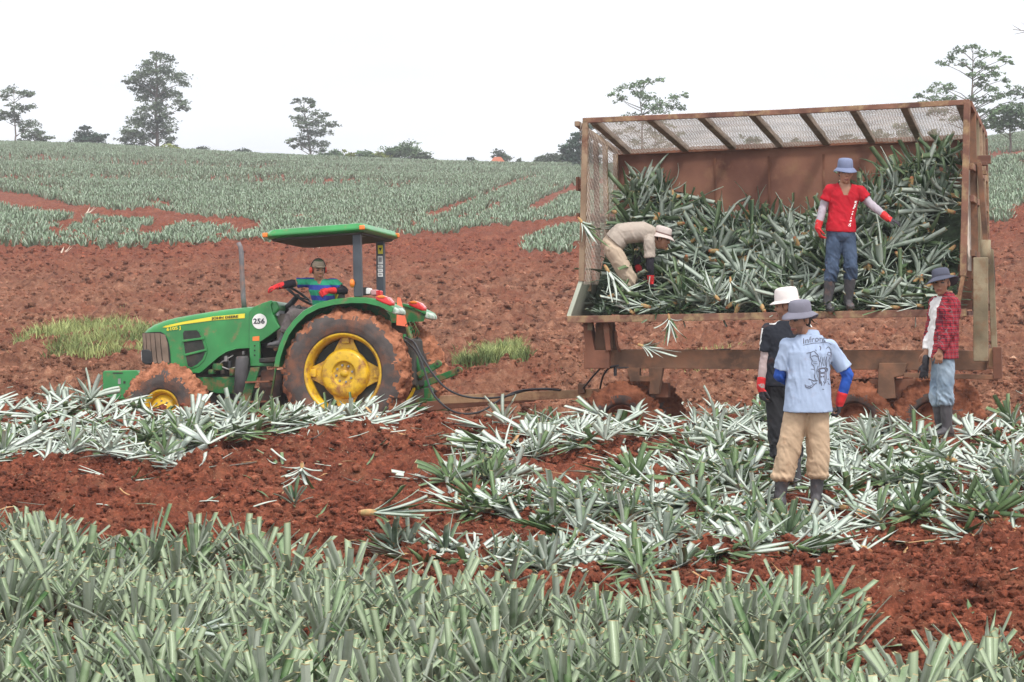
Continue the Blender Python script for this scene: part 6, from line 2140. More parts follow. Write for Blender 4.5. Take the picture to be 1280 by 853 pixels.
def person(label, root_loc, J, cfg):
    root = empty('person', Matrix.Translation(root_loc), label, 'person')
    J = {k: Vector(v) for k, v in J.items()}
    S = cfg.get('scale', 1.07)
    hc, hf, hu = J['head'], cfg['face'].normalized(), cfg.get('hup', Vector((0, 0, 1)))
    # --- body: one continuous surface
    b = MB()
    b.loft(torso_rings(J, BODY_T))
    for k in 'ab':
        sh, el, wr, hp, kn, an = J['sh_' + k], J['el_' + k], J['wr_' + k], J['hip_' + k], J['kn_' + k], J['an_' + k]
        cap_shape(b, J['chest'].lerp(J['neck'], .55), sh, .062, .056)
        cap_shape(b, sh, el, .050, .039); cap_shape(b, el, el.lerp(wr, .35), .039, .040); cap_shape(b, el.lerp(wr, .35), wr, .040, .027)
        cap_shape(b, hp, kn, .083, .055); cap_shape(b, kn, kn.lerp(an, .35), .055, .056); cap_shape(b, kn.lerp(an, .35), an, .056, .038)
        t_ = J['toe_' + k]; cap_shape(b, an + Vector((0, 0, -.03)), an.lerp(t_, .7) + Vector((0, 0, -.05)), .036, .030)
        hd = cfg['hand_' + k]
        hand(b, wr, hd[0], hd[1], hd[2], hd[3], 1.0 if not cfg.get('glove_' + k) else .93, .0088 if not cfg.get('glove_' + k) else .0075)
    cap_shape(b, J['neck'] - Vector((0, 0, .03)), hc - hu * .075 - hf * .015, .057, .054)
    Rm, hs, hf, hu = head_parts(b, hc, hf, hu, S)
    me = remeshed(b, 'person_body', .0068, 2)
    paint_head(me, hc, Rm, S, cfg.get('stubble', 0))
    link('body', me, [M_SKIN, M_LIP, M_EYE, M_STUB], root)

    # --- hair
    h = MB()
    h.ell(hc + Rm @ Vector((0, -.022, .030)), (.082, .094, .094), Rm, 20, 14)
    h.ell(hc + Rm @ Vector((0, -.045, -.018)), (.071, .055, .060), Rm, 16, 10)
    for sg in (1, -1): h.ell(hc + Rm @ Vector((sg * .070, .012, .012)), (.010, .016, .034), Rm, 8, 8)
    link('hair', remeshed(h, 'hair', .008, 1), [M_HAIR], root)

    # --- trousers, boots
    t = MB(); tr = cfg['trousers']; lo = tr.get('len', .62); r0, r1, r2 = tr.get('r', (.098, .082, .080))
    t.loft(torso_rings(J, [(-.16, .10, .09), (-.04, .155, .115), (.12, .163, .118), (.28, .138, .102)], .004))
    zs = []
    for k in 'ab':
        hp, kn, an = J['hip_' + k], J['kn_' + k], J['an_' + k]
        cap_shape(t, hp, kn, r0, r1, 18); end = kn.lerp(an, lo)
        flat_cap(t, kn, end, r1, r2, 20)
        zs += [(kn, .10), (end, .09), (hp, .08)]
        if tr.get('blouse'): t.ell(end + Vector((0, 0, .03)), (r2 + .016, r2 + .016, .055))
    tm = remeshed(t, 'trousers', .010, 3)
    wrinkle(tm, tr.get('wr', .011), 11, 3 + len(label), zones=zs)
    link('trousers', tm, [tr['mat']], root)
    for k in 'ab':
        kn, an, toe = J['kn_' + k], J['an_' + k], J['toe_' + k]
        m_ = MB(); bt = cfg.get('boot_top', .30); up_ = (kn - an).normalized()
        flat_cap(m_, an + Vector((0, 0, -.01)), an + up_ * bt, .052, .070, 20)
        cap_shape(m_, an, an + up_ * (bt - .03), .052, .060)
        fd = (toe - an); fd.z = 0; fd.normalize(); sd = Vector((-fd.y, fd.x, 0)); z0 = an.z - .078
        rings = []
        for x_, w_, hh in ((-.075, .030, .05), (-.06, .040, .085), (0, .043, .10), (.06, .043, .082), (.12, .049, .060), (.165, .044, .050), (.195, .024, .034)):
            cc = Vector((an.x, an.y, z0)) + fd * x_
            rings.append([cc + sd * w_ * math.cos(a) + Vector((0, 0, max(0, hh * .5 + hh * .5 * math.sin(a) * 1.0))) for a in [2 * math.pi * j / 16 for j in range(16)]])
        m_.loft(rings)
        bm_ = remeshed(m_, 'boot', .009, 2); wrinkle(bm_, .005, 14, 5)
        bo = link('boot', bm_, [M_BOOT], root)
        s_ = MB()
        rr2 = [[Vector((an.x, an.y, z0 - .010)) + fd * x_ + sd * w_ for x_, w_ in ((-.083, -.02), (-.083, .02), (-.06, .044), (.06, .047), (.12, .053), (.17, .048), (.203, .02), (.203, -.02), (.17, -.048), (.12, -.053), (.06, -.047), (-.06, -.044))]]
        rr2.append([v + Vector((0, 0, .022)) for v in rr2[0]]); s_.loft(rr2); s_.build('sole', [M_DARK], bo)

    # --- shirt
    s = MB(); sc = cfg['shirt']; inf = sc.get('infl', .020); hem = sc.get('hem', -.02); hw = sc.get('hemw', .03)
    secs = [(hem, .150 + hw, .105 + hw), (hem + .14, .150 + hw * .8, .106 + hw * .8), (.40, .140 + hw * .5, .102 + hw * .5), (.62, .152, .110), (.80, .168, .112), (.93, .125, .088), (1.0, .072, .066)]
    s.loft(torso_rings(J, secs, inf))
    sl = sc.get('sleeve', .55)
    zn = [(J['mid'], .12)]
    for k in 'ab':
        sh, el, wr = J['sh_' + k], J['el_' + k], J['wr_' + k]
        cap_shape(s, J['chest'].lerp(J['neck'], .55), sh, .073, .067)
        if sl <= 1:
            flat_cap(s, sh, sh.lerp(el, sl), .067, .066, 20, .004)
        else:
            cap_shape(s, sh, el, .068, .056); flat_cap(s, el, el.lerp(wr, sl - 1), .056, .050, 20)
        zn += [(sh, .10), (el, .09)]
    sm = remeshed(s, 'shirt', .0085, 2)
    wrinkle(sm, sc.get('wr', .009), 9, 11 + len(label), stretch=sc.get('stretch', (1, 1, 1)), zones=zn)
    if sc.get('cut'): drop_faces(sm, sc['cut'])
    so_ = link('shirt', sm, sc['mat'] if isinstance(sc['mat'], list) else [sc['mat']], root)
    if sc.get('paint'):
        for p in sm.polygons: p.material_index = sc['paint'](p.center, p.normal)
    if sc.get('collar'):
        cm = MB(); nk = J['neck']; rings = []
        for dz, r_ in ((-.020, .080), (.018, .070), (.040, .064), (.034, .074), (.0, .088)):
            rings.append([nk + Vector((math.cos(a) * r_ * 1.05, math.sin(a) * r_, dz + .012 * math.cos(a - sc['collar']))) for a in [2 * math.pi * j / 24 for j in range(24)]])
        cm.loft(rings, caps=False); co_ = link('collar', cm.mesh('collar', True), [sc['mat'][0] if isinstance(sc['mat'], list) else sc['mat']], so_)

    # --- sleeve covers and gloves
    for k in 'ab':
        sh, el, wr = J['sh_' + k], J['el_' + k], J['wr_' + k]
        am = cfg.get('arm_' + k)
        if am:
            a_ = MB(); st_ = cfg.get('arm_from', .35)
            cap_shape(a_, sh.lerp(el, st_), el, .055, .048); cap_shape(a_, el, el.lerp(wr, .4), .048, .047); cap_shape(a_, el.lerp(wr, .4), wr, .047, .036)
            ame = remeshed(a_, 'arm_cover', .009, 2); wrinkle(ame, .006, 16, 4, zones=[(el, .07), (wr, .05)])
            link('arm_cover', ame, [am], root)
        gl = cfg.get('glove_' + k)
        if gl:
            g_ = MB(); hd = cfg['hand_' + k]
            hand(g_, wr, hd[0], hd[1], hd[2], hd[3], 1.06, .0098)
            cap_shape(g_, wr + (el - wr).normalized() * .075, wr, .046, .040)
            gm = remeshed(g_, 'glove', .0058, 1)
            go = link('glove', gm, [gl[0], gl[1]], root)
            D_ = Vector(hd[0]).normalized(); Nn_ = Vector(hd[1]).normalized()
            for p in gm.polygons:
                along = (p.center - wr).dot(D_)
                p.material_index = 1 if along > gl[2] and (gl[3] or (p.normal.dot(Nn_) > -.1)) else 0
    return root, Rm, hc, J, so_


def bucket_hat(root, hc, Rm, mt, brim=.075, drop=.045, crown=.105, tilt=(0, 0), rc=.092, wav=.012, name='bucket_hat', band=None, seed=0, zoff=.030, flip=0.0):
    """crown and stitched brim, a little floppy"""
    m = MB(); seg = 40; rings = []
    prof = [(rc * 1.0, -.010), (rc * 1.03, 0), (rc * .99, crown * .5), (rc * .93, crown * .82), (rc * .80, crown * .97), (rc * .5, crown * 1.03), (.012, crown * 1.04)]
    Tm = Rm.to_4x4() @ Matrix.Rotation(tilt[0], 4, 'X') @ Matrix.Rotation(tilt[1], 4, 'Y')
    base = hc + Rm @ Vector((0, -.006, zoff))
    def ring(r_, z, wv=0.0, inner=0.0):
        out_ = []
        for j in range(seg):
            a = 2 * math.pi * j / seg
            w_ = wv * (math.sin(2 * a + seed) + .5 * math.sin(3 * a + 1.7 * seed)) + flip * wv * 3 * max(0, math.sin(a)) 
            out_.append(base + (Tm @ Vector((r_ * math.cos(a) * .93, r_ * math.sin(a) * 1.10, z + w_))))
        return out_
    rings = [ring(r_, z) for r_, z in prof]
    m.loft(rings, caps=True)
    br = [ring(rc * 1.0, .012), ring(rc * 1.02 + brim * .3, .012 - drop * .25, wav * .3), ring(rc + brim * .7, .010 - drop * .65, wav * .7), ring(rc + brim, .010 - drop, wav),
          ring(rc + brim - .001, .004 - drop, wav), ring(rc + brim * .6, -.002 - drop * .5, wav * .7), ring(rc * .97, .004)]
    m2 = MB(); m2.loft(br, caps=False)
    h = link(name, m.mesh(name, True), [mt], root)
    link('brim', m2.mesh('brim', True), [mt], h)
    if band:
        m3 = MB(); m3.loft([ring(rc * 1.045, .008), ring(rc * 1.03, .028), ring(rc * 1.0, .028), ring(rc * 1.0, .008)], caps=False); link('band', m3.mesh('band', True), [band], h)
    return h


V = Vector


def rel(px0, py0, D):
    """joint from pixel offsets about a foot pixel, local metres"""
    base = P(px0, py0, D)
    return base, (lambda px, py, dy=0.0: P(px, py, D + dy) - base)


# ============ man in red standing on the deck
base, q = rel(1050, 388, 32.72)
J = dict(pelvis=q(1051, 293), mid=q(1052, 272), chest=q(1054.5, 248, .02), neck=q(1056, 229.5, .0), sh_a=q(1037, 237.5), sh_b=q(1074, 238.5), el_a=q(1029, 258, .02), el_b=q(1087, 254, -.02),
         wr_a=q(1022.5, 285, -.04), wr_b=q(1110, 273.5, -.12), hip_a=q(1043, 294), hip_b=q(1059.5, 294), kn_a=q(1040, 334, -.05), kn_b=q(1063.5, 332, -.05), an_a=q(1034, 379, .02), an_b=q(1060.5, 376, .06),
         toe_a=q(1040, 388, -.18), toe_b=q(1064, 386, -.12), head=q(1056.5, 216.0, -.03))
M_RED_T = cloth('red_tshirt', (.44, .012, .024))
M_JEAN = cloth('dark_jeans', (.038, .060, .105), var=.3, scale=4, col2=(.07, .10, .16))
M_GREYSL = cloth('grey_sleeve', (.42, .37, .42))
nk = J['neck']


def cutC(c): return c.y < nk.y + .02 and c.z > nk.z - .135 and abs(c.x - nk.x + .0) < .022 + (c.z - (nk.z - .135)) * .42 or c.z > nk.z + .02


def paintC(c, n):
    # white print running down the side of the chest
    x = (c.x - nk.x); z = c.z - nk.z
    if n.y < .3:
        xc = .115 + (z + .26) * .26
        if -.50 < z < -.20 and abs(x - xc + .012) < .005 + .006 * math.sin(z * 170) and math.sin(z * 260) > -.5: return 1
        if -.50 < z < -.455 and abs(x - xc + .012) < .018 - (z + .50) * .25 and math.sin(x * 330 + z * 200) > -.4: return 1
        if -.29 < z < -.20 and abs(x - xc + .004) < .012 and math.sin(z * 240 + x * 90) > -.6: return 1
    return 0


r_, Rm, hc, J, sh = person('man in a red tee and blue bucket hat standing on the trailer deck', base, J, dict(
    face=V((.10, -1, -.08)), hand_a=(V((.25, -.3, -1)), V((.8, .1, .1)), V((0, -1, 0)), 28), hand_b=(V((1, -.25, -.35)), V((0, .2, -1)), V((0, -1, -.1)), 16),
    trousers=dict(mat=M_JEAN, len=.38, r=(.094, .080, .075)), shirt=dict(mat=[M_RED_T, M_WHT], sleeve=.62, infl=.014, hemw=.014, hem=.06, cut=cutC, paint=paintC, wr=.008),
    arm_a=M_GREYSL, arm_b=M_GREYSL, glove_a=(M_RGLOVE, M_DGLOVE, .15, False), glove_b=(M_RGLOVE, M_DGLOVE, .045, True), boot_top=.285))
M_BHAT = cloth('blue_hat', (.19, .22, .34))
bucket_hat(r_, hc, Rm, M_BHAT, brim=.050, drop=.042, crown=.115, rc=.097, zoff=.050, wav=.006)

# ============ man bending over in the trailer
base, q = rel(783, 390, 33.60)
J = dict(pelvis=q(764, 307), mid=q(777, 292.5), chest=q(800, 289.5), neck=q(818, 293.5), sh_a=q(812, 301, .18), sh_b=q(812, 303, -.18), el_a=q(796, 322, .22), el_b=q(812.5, 334, -.20),
         wr_a=q(799, 341, .12), wr_b=q(813.5, 352, -.16), hip_a=q(765, 311, .09), hip_b=q(766, 313, -.09), kn_a=q(784, 344, .14), kn_b=q(787, 349, -.06), an_a=q(775, 380, .16), an_b=q(781, 381, .0),
         toe_a=q(790, 388, .16), toe_b=q(797, 388, -.02), head=q(827.0, 298.5, .0))
M_BEIGE = cloth('beige_tshirt', (.40, .34, .29), var=.1)
M_KHAKI = cloth('sandy_trousers', (.52, .41, .31), var=.1)
M_BLKSL = cloth('black_sleeve', (.025, .022, .03))
r_, Rm, hc, J, sh = person('man in beige clothes and sun hat bending over the plants in the trailer', base, J, dict(
    face=V((1, -.35, -.30)), hup=V((.30, 0, 1)), hand_a=(V((.35, 0, -1)), V((.6, -.2, 0)), V((0, -1, 0)), 45), hand_b=(V((.1, 0, -1)), V((.8, .3, 0)), V((.3, -1, 0)), 42),
    trousers=dict(mat=M_KHAKI, len=.22, r=(.105, .092, .082), wr=.013), shirt=dict(mat=M_BEIGE, sleeve=.62, infl=.014, hemw=.02, hem=.12, wr=.010),
    arm_a=M_BLKSL, arm_b=M_BLKSL, glove_a=(M_RGLOVE, M_DGLOVE, .032, True), glove_b=(M_RGLOVE, M_DGLOVE, .032, True), boot_top=.30))
M_SHAT = cloth('sand_hat', (.55, .47, .44))
bucket_hat(r_, hc, Rm, M_SHAT, brim=.062, drop=.040, crown=.10, rc=.097, zoff=.046, wav=.008, band=cloth('brown_band', (.16, .10, .09)))

# ============ man in black shirt and white hat, seen from behind
base, q = rel(982, 612, 25.1)
J = dict(pelvis=q(979, 484), mid=q(980, 458), chest=q(982, 430), neck=q(984, 402, .03), sh_a=q(961, 413, .0), sh_b=q(1006, 412, .08), el_a=q(957, 447, -.02), el_b=q(1012, 450, .12),
         wr_a=q(951, 484, -.05), wr_b=q(1004, 478, .25), hip_a=q(969, 487), hip_b=q(988, 487), kn_a=q(972, 548, .04), kn_b=q(990, 548, -.02), an_a=q(978, 600, .05), an_b=q(995, 600, .02),
         toe_a=q(970, 612, .20), toe_b=q(990, 612, .22), head=q(983.5, 383, .02))
M_BLKT = cloth('black_tshirt', (.020, .022, .030))
M_BLKTR = cloth('black_trousers', (.032, .032, .036), var=.3)
M_PINKSL = cloth('pinkish_grey_sleeve', (.43, .34, .33))


def paintD(c, n):
    a, b_ = J_D['sh_a'], J_D['el_a']
    if c.x < a.x + .08 and n.y < .5:
        d = (c - J_D['neck']); 
        t = (a + V((-.072, -.02, 0)));
        # white stripe along shoulder and sleeve
        if n.x < -.2 and abs(c.y - (a.y - .030)) < .010 and c.z < a.z + .02: return 1
    for sx in (-1,):
        f = (c.x - J_D['neck'].x) / (a.x - J_D['neck'].x)
        if 0.25 < f < 1.0 and n.z > .2 and abs(c.y - (a.y - .018)) < .011: return 1
    if c.x > J_D['sh_b'].x - .03 and n.z > -.2 and abs(c.y - J_D['sh_b'].y + .03) < .012: return 1
    return 0


J_D = {k: Vector(v) for k, v in J.items()}
r_, Rm, hc, J, sh = person('man in a black shirt and white hat standing behind the man in light blue', base, J, dict(
    face=V((-.95, .30, -.12)), hand_a=(V((.12, -.1, -1)), V((.8, .4, 0)), V((-.2, -1, 0)), 30), hand_b=(V((-.3, .6, -.4)), V((-.5, 0, -.6)), V((0, 0, 1)), 35),
    trousers=dict(mat=M_BLKTR, len=.42), shirt=dict(mat=[M_BLKT, M_WHT], sleeve=.78, infl=.018, hemw=.022, hem=.02, paint=paintD), arm_from=.6, stubble=1,
    arm_a=M_PINKSL, arm_b=M_PINKSL, glove_a=(M_RGLOVE, M_DGLOVE, .045, True), glove_b=(M_RGLOVE, M_DGLOVE, .045, True)))
M_WHAT = cloth('white_hat', (.72, .66, .64))
bucket_hat(r_, hc, Rm, M_WHAT, brim=.046, drop=.018, crown=.125, rc=.099, zoff=.044, wav=.004)

# ============ man in the light blue printed shirt
base, q = rel(1005, 634, 23.8)
J = dict(pelvis=q(1010, 497), mid=q(1010, 474), chest=q(1011, 448, .0), neck=q(1012, 419, .03), sh_a=q(984.5, 432, .0), sh_b=q(1037, 433, .0), el_a=q(974.5, 470, .03), el_b=q(1060, 468.5, .02),
         wr_a=q(991, 480, .26), wr_b=q(1050, 503, .04), hip_a=q(999, 503), hip_b=q(1020, 503), kn_a=q(985, 566, .0), kn_b=q(1023, 566, .02), an_a=q(974, 622, .0), an_b=q(1020.5, 619, .03),
         toe_a=q(960, 634, .14), toe_b=q(1024, 630, .22), head=q(1000, 399.5, -.02))
M_LBLUE = cloth('light_blue_shirt', (.36, .44, .60), var=.08)
M_ROYAL = cloth('royal_blue_sleeve', (.030, .095, .42))
M_TAN = cloth('tan_trousers', (.52, .37, .25), var=.10, dirt=(.40, .22, .13), dirt_amt=.15)
M_GHAT = cloth('grey_hat', (.185, .18, .225))
r_, Rm, hc, J, sh = person('man in a light blue shirt with a drawing on its back, grey hat', base, J, dict(
    face=V((-.80, -.60, -.12)), hand_a=(V((.6, .3, -.2)), V((0, -.2, -.8)), V((0, 0, 1)), 40), hand_b=(V((-.08, .12, -1)), V((-.8, .2, 0)), V((0, 1, 0)), 40), stubble=1,
    trousers=dict(mat=M_TAN, len=.60, r=(.108, .100, .088), blouse=True, wr=.010), shirt=dict(mat=M_LBLUE, sleeve=.80, infl=.029, hemw=.034, hem=-.30, wr=.009, stretch=(1.4, 1, .55), collar=4.7),
    arm_a=M_ROYAL, arm_b=M_ROYAL, arm_from=.55, glove_a=(M_RGLOVE, M_DGLOVE, .032, True), glove_b=(M_RGLOVE, M_DGLOVE, .032, True), boot_top=.285))
bucket_hat(r_, hc, Rm, M_GHAT, brim=.056, drop=.046, crown=.108, rc=.096, zoff=.056, wav=.022, seed=1.2, tilt=(.05, 0), flip=.15)
# printed drawing and lettering laid on the back of the shirt
dg = C.evaluated_depsgraph_get(); dg.update()
bvh = BVHTree.FromPolygons([v.co.copy() for v in sh.data.vertices], [tuple(p.vertices) for p in sh.data.polygons])


def e8(x, y):  # pixel in the enlarged detail to shirt coordinates
    v = P(995 + x / 11.38, 415 + y / 11.38, 23.7) - base
    return V((v.x, v.z))


def on_shirt(p2, off=.004):
    h_ = bvh.ray_cast(V((p2.x, -1.0, p2.y)), V((0, 1, 0)))
    return (h_[0] + V((0, -off, 0))) if h_[0] is not None else None


M_PRINT = mat('charcoal_print', (.12, .12, .16), .9, .3, 60)
pm = MB()


def stroke(pts, w_=.0035):
    w_ *= 1.1
    pp = [e8(*p) for p in pts]
    for a, b in zip(pp[:-1], pp[1:]):
        n = max(1, int((b - a).length / .012))
        for i in range(n):
            c0 = a.lerp(b, i / n); c1 = a.lerp(b, (i + 1) / n)
            A, B = on_shirt(c0), on_shirt(c1)
            if A is None or B is None: continue
            d_ = (B - A)
            if d_.length < 1e-5: continue
            up = V((0, -1, 0)).cross(d_).normalized() * w_ * .5
            pm.add([A - up, B - up, B + up, A + up], [(0, 1, 2, 3)])


def circle(cx, cy, r, w_=.0035, a0=0, a1=360, asp=1.0): stroke([(cx + r * math.cos(R(a)), cy + asp * r * math.sin(R(a))) for a in np.linspace(a0, a1, 16)], w_)


# two figures with curved wings over a motorcycle seen head-on
stroke([(145, 300), (200, 290), (250, 270), (290, 310), (320, 350)], .005); stroke([(205, 290), (195, 350), (225, 400), (215, 450), (245, 480)], .005)
stroke([(215, 345), (260, 330), (305, 350), (325, 400)], .005); stroke([(230, 410), (290, 420)], .003); stroke([(240, 440), (300, 450)], .003)
stroke([(245, 470), (265, 560), (255, 640), (285, 690)], .005); stroke([(305, 480), (285, 560), (300, 640)], .004); stroke([(205, 525), (250, 530)], .004)
stroke([(430, 240), (470, 215), (505, 260), (500, 330), (470, 400), (480, 500)], .005); stroke([(440, 330), (460, 290), (500, 300)], .005); stroke([(430, 350), (440, 420), (430, 500)], .005)
stroke([(455, 330), (495, 340)], .003); stroke([(500, 260), (515, 320), (500, 400)], .004)
stroke([(335, 200), (355, 230), (340, 260)], .006); stroke([(350, 210), (345, 250)], .006); stroke([(275, 250), (283, 272)], .005)
stroke([(350, 350), (340, 400), (360, 450), (350, 500)], .004); stroke([(380, 360), (375, 430), (390, 480)], .004); stroke([(310, 360), (330, 430), (320, 500)], .005); stroke([(400, 350), (420, 420), (410, 480)], .004)
stroke([(310, 530), (340, 515), (430, 512), (455, 535)], .009); circle(375, 545, 42, .005, asp=.7); circle(318, 548, 16, .006); circle(440, 545, 14, .006)
stroke([(325, 540), (322, 650), (330, 730)], .010); stroke([(425, 540), (428, 650), (420, 730)], .008); stroke([(340, 560), (342, 740)], .003); stroke([(405, 560), (404, 740)], .003)
stroke([(335, 585), (410, 585)], .006); circle(355, 632, 8, .005); circle(388, 632, 8, .005); stroke([(350, 700), (360, 730), (355, 760)], .006); stroke([(385, 700), (400, 735), (390, 760)], .006); stroke([(365, 810), (395, 815)], .005)
stroke([(170, 662), (240, 690), (300, 688)], .007); stroke([(450, 678), (500, 672), (545, 620)], .007); stroke([(120, 740), (130, 780), (180, 795), (230, 770), (265, 730), (290, 720)], .006)
stroke([(165, 775), (220, 750), (250, 730)], .004); stroke([(130, 760), (200, 770)], .004); stroke([(450, 700), (470, 750), (510, 740), (520, 700)], .004); stroke([(450, 740), (510, 760)], .003); stroke([(210, 700), (240, 740)], .004)
stroke([(100, 190), (170, 175), (250, 160), (330, 158), (410, 150), (480, 165), (510, 190)], .004)
prt = link('back_print', pm.mesh('back_print'), [M_PRINT], sh)
tme = text_mesh('Infront', .058, 0, 0)
co = np.array([v.co[:] for v in tme.vertices]); wdt = co[:, 0].max() - co[:, 0].min()
A2, B2 = e8(100, 140), e8(430, 108)
for v_ in tme.vertices:
    t_ = (v_.co.x + wdt / 2) / wdt
    c2 = A2.lerp(B2, t_); y_ = v_.co.y * 1.15 + .010 * math.sin(t_ * math.pi)
    h_ = on_shirt(V((c2.x, c2.y + y_)), .0045)
    v_.co = h_ if h_ is not None else V((c2.x, -.15, c2.y + y_))
link('lettering', tme, [M_PRINT], sh)

# ============ man in the plaid shirt
base, q = rel(1181, 546, 28.5)
J = dict(pelvis=q(1179, 442), mid=q(1180, 420), chest=q(1181, 393), neck=q(1183, 370.5, .0), sh_a=q(1169, 379, .13), sh_b=q(1192, 379, -.13), el_a=q(1163, 412, .14), el_b=q(1189, 412, -.17),
         wr_a=q(1158, 440, .06), wr_b=q(1175, 440, -.20), hip_a=q(1176, 449, .085), hip_b=q(1182, 449, -.085), kn_a=q(1172, 493, .06), kn_b=q(1182, 493, -.06), an_a=q(1176, 534, .10), an_b=q(1184, 535, -.05),
         toe_a=q(1162, 545, .04), toe_b=q(1172, 546, -.12), head=q(1176.5, 354, -.03))
M_LJEAN = cloth('faded_jeans', (.20, .28, .38), var=.25, scale=5, col2=(.34, .42, .50))


def plaid():
    m = cloth('red_plaid', (.33, .028, .04), dirt_amt=0.0); t = m.node_tree; b = t.nodes['Principled BSDF']
    tcn = t.nodes.new('ShaderNodeTexCoord'); sp_ = t.nodes.new('ShaderNodeSeparateXYZ'); t.links.new(tcn.outputs['Object'], sp_.inputs[0])
    def line(src_a, src_b, per, wd):
        a = t.nodes.new('ShaderNodeMath'); a.operation = 'ADD'; t.links.new(src_a, a.inputs[0])
        if src_b is not None: t.links.new(src_b, a.inputs[1])
        else: a.inputs[1].default_value = 0
        f = t.nodes.new('ShaderNodeMath'); f.operation = 'PINGPONG'; t.links.new(a.outputs[0], f.inputs[0]); f.inputs[1].default_value = per
        l = t.nodes.new('ShaderNodeMath'); l.operation = 'LESS_THAN'; t.links.new(f.outputs[0], l.inputs[0]); l.inputs[1].default_value = wd
        return l.outputs[0]
    src = b.inputs['Base Color'].links[0].from_socket
    for s1, s2, per, wd, col, fac in ((sp_.outputs['Z'], None, .015, .0042, (.05, .015, .03), .75), (sp_.outputs['X'], sp_.outputs['Y'], .015, .0042, (.05, .015, .03), .75),
                                      (sp_.outputs['Z'], None, .030, .0020, (.50, .26, .26), .45), (sp_.outputs['X'], sp_.outputs['Y'], .030, .0020, (.50, .26, .26), .45)):
        l = line(s1, s2, per, wd)
        f = t.nodes.new('ShaderNodeMath'); f.operation = 'MULTIPLY'; t.links.new(l, f.inputs[0]); f.inputs[1].default_value = fac
        mx_ = t.nodes.new('ShaderNodeMixRGB'); t.links.new(f.outputs[0], mx_.inputs['Fac']); t.links.new(src, mx_.inputs['Color1']); mx_.inputs['Color2'].default_value = (*col, 1); src = mx_.outputs['Color']
    t.links.new(src, b.inputs['Base Color'])
    return m


M_PLAID = plaid(); M_WTEE = cloth('white_tee', (.74, .72, .72), var=.05)
nF = J['neck'].copy(); pF = J['pelvis'].copy()


def paintF(c, n):
    # the open front shows the white tee: the side turned to the left
    f = (nF.z - c.z) / (nF.z - pF.z)
    fx = nF.x + (pF.x - nF.x) * f
    return 1 if (c.x < fx - .055 - .05 * f and c.y > nF.y - .085 and c.z < nF.z + .01 and f < 1.2 and abs(c.y - nF.y) < .09) else 0


r_, Rm, hc, J, sh = person('man in an open red plaid shirt, dark hat and faded jeans', base, J, dict(
    face=V((-.42, -1, .03)), hand_a=(V((-.1, 0, -1)), V((.1, 1, 0)), V((-1, 0, 0)), 40), hand_b=(V((-.15, -.1, -1)), V((.2, 1, 0)), V((-1, 0, .0)), 34), stubble=0,
    trousers=dict(mat=M_LJEAN, len=.30, r=(.096, .082, .074), blouse=False, wr=.012), shirt=dict(mat=[M_PLAID, M_WTEE], sleeve=1.92, infl=.018, hemw=.026, hem=-.10, paint=paintF, collar=4.0, wr=.012), boot_top=.32))
M_CHAT = cloth('charcoal_hat', (.085, .09, .125))
bucket_hat(r_, hc, Rm, M_CHAT, brim=.085, drop=.045, crown=.10, rc=.099, zoff=.048, wav=.020, seed=2.4, tilt=(.12, .22), band=cloth('hat_band', (.05, .05, .07)))
# work gloves he holds
gm = MB(); gp = J['wr_a'] + V((-.01, -.03, -.12))
hand(gm, gp, V((-.15, 0, -1)), V((.2, 1, 0)), V((-1, 0, 0)), 14, 1.05, .0098)
cap_shape(gm, gp + V((0, 0, .06)), gp, .035, .036)
go = link('work_glove', remeshed(gm, 'work_glove', .007, 1), [M_DGLOVE]); go.location = base
tag(go, 'dark work glove dangling from the hand of the man in plaid', 'glove')

# ============ the driver
base, q = rel(405, 392, 36.15)
J = dict(pelvis=q(408, 392, .05), mid=q(405, 381, .03), chest=q(402, 363, .0), neck=q(399.5, 350, .0), sh_a=q(383.5, 353, .10), sh_b=q(417.5, 355, -.05), el_a=q(360.5, 355, .05), el_b=q(431, 364, -.10),
         wr_a=q(347, 358.5, .0), wr_b=q(412, 363.5, -.26), hip_a=q(402, 396, .14), hip_b=q(408, 397, -.05), kn_a=q(368, 390, .22), kn_b=q(366, 394, -.10), an_a=q(358, 424, .22), an_b=q(353, 426, -.10),
         toe_a=q(345, 432, .22), toe_b=q(341, 434, -.10), head=q(397.5, 337.5, -.03))


def stripes():
    m = cloth('striped_tshirt', (.03, .30, .17)); t = m.node_tree; b = t.nodes['Principled BSDF']
    tcn = t.nodes.new('ShaderNodeTexCoord'); sp_ = t.nodes.new('ShaderNodeSeparateXYZ'); t.links.new(tcn.outputs['Object'], sp_.inputs[0])
    f = t.nodes.new('ShaderNodeMath'); f.operation = 'PINGPONG'; t.links.new(sp_.outputs['Z'], f.inputs[0]); f.inputs[1].default_value = .068
    l = t.nodes.new('ShaderNodeMath'); l.operation = 'GREATER_THAN'; t.links.new(f.outputs[0], l.inputs[0]); l.inputs[1].default_value = .036
    src = b.inputs['Base Color'].links[0].from_socket
    mx_ = t.nodes.new('ShaderNodeMixRGB'); t.links.new(l.outputs[0], mx_.inputs['Fac']); t.links.new(src, mx_.inputs['Color1']); mx_.inputs['Color2'].default_value = (.035, .055, .30, 1)
    t.links.new(mx_.outputs['Color'], b.inputs['Base Color']); return m


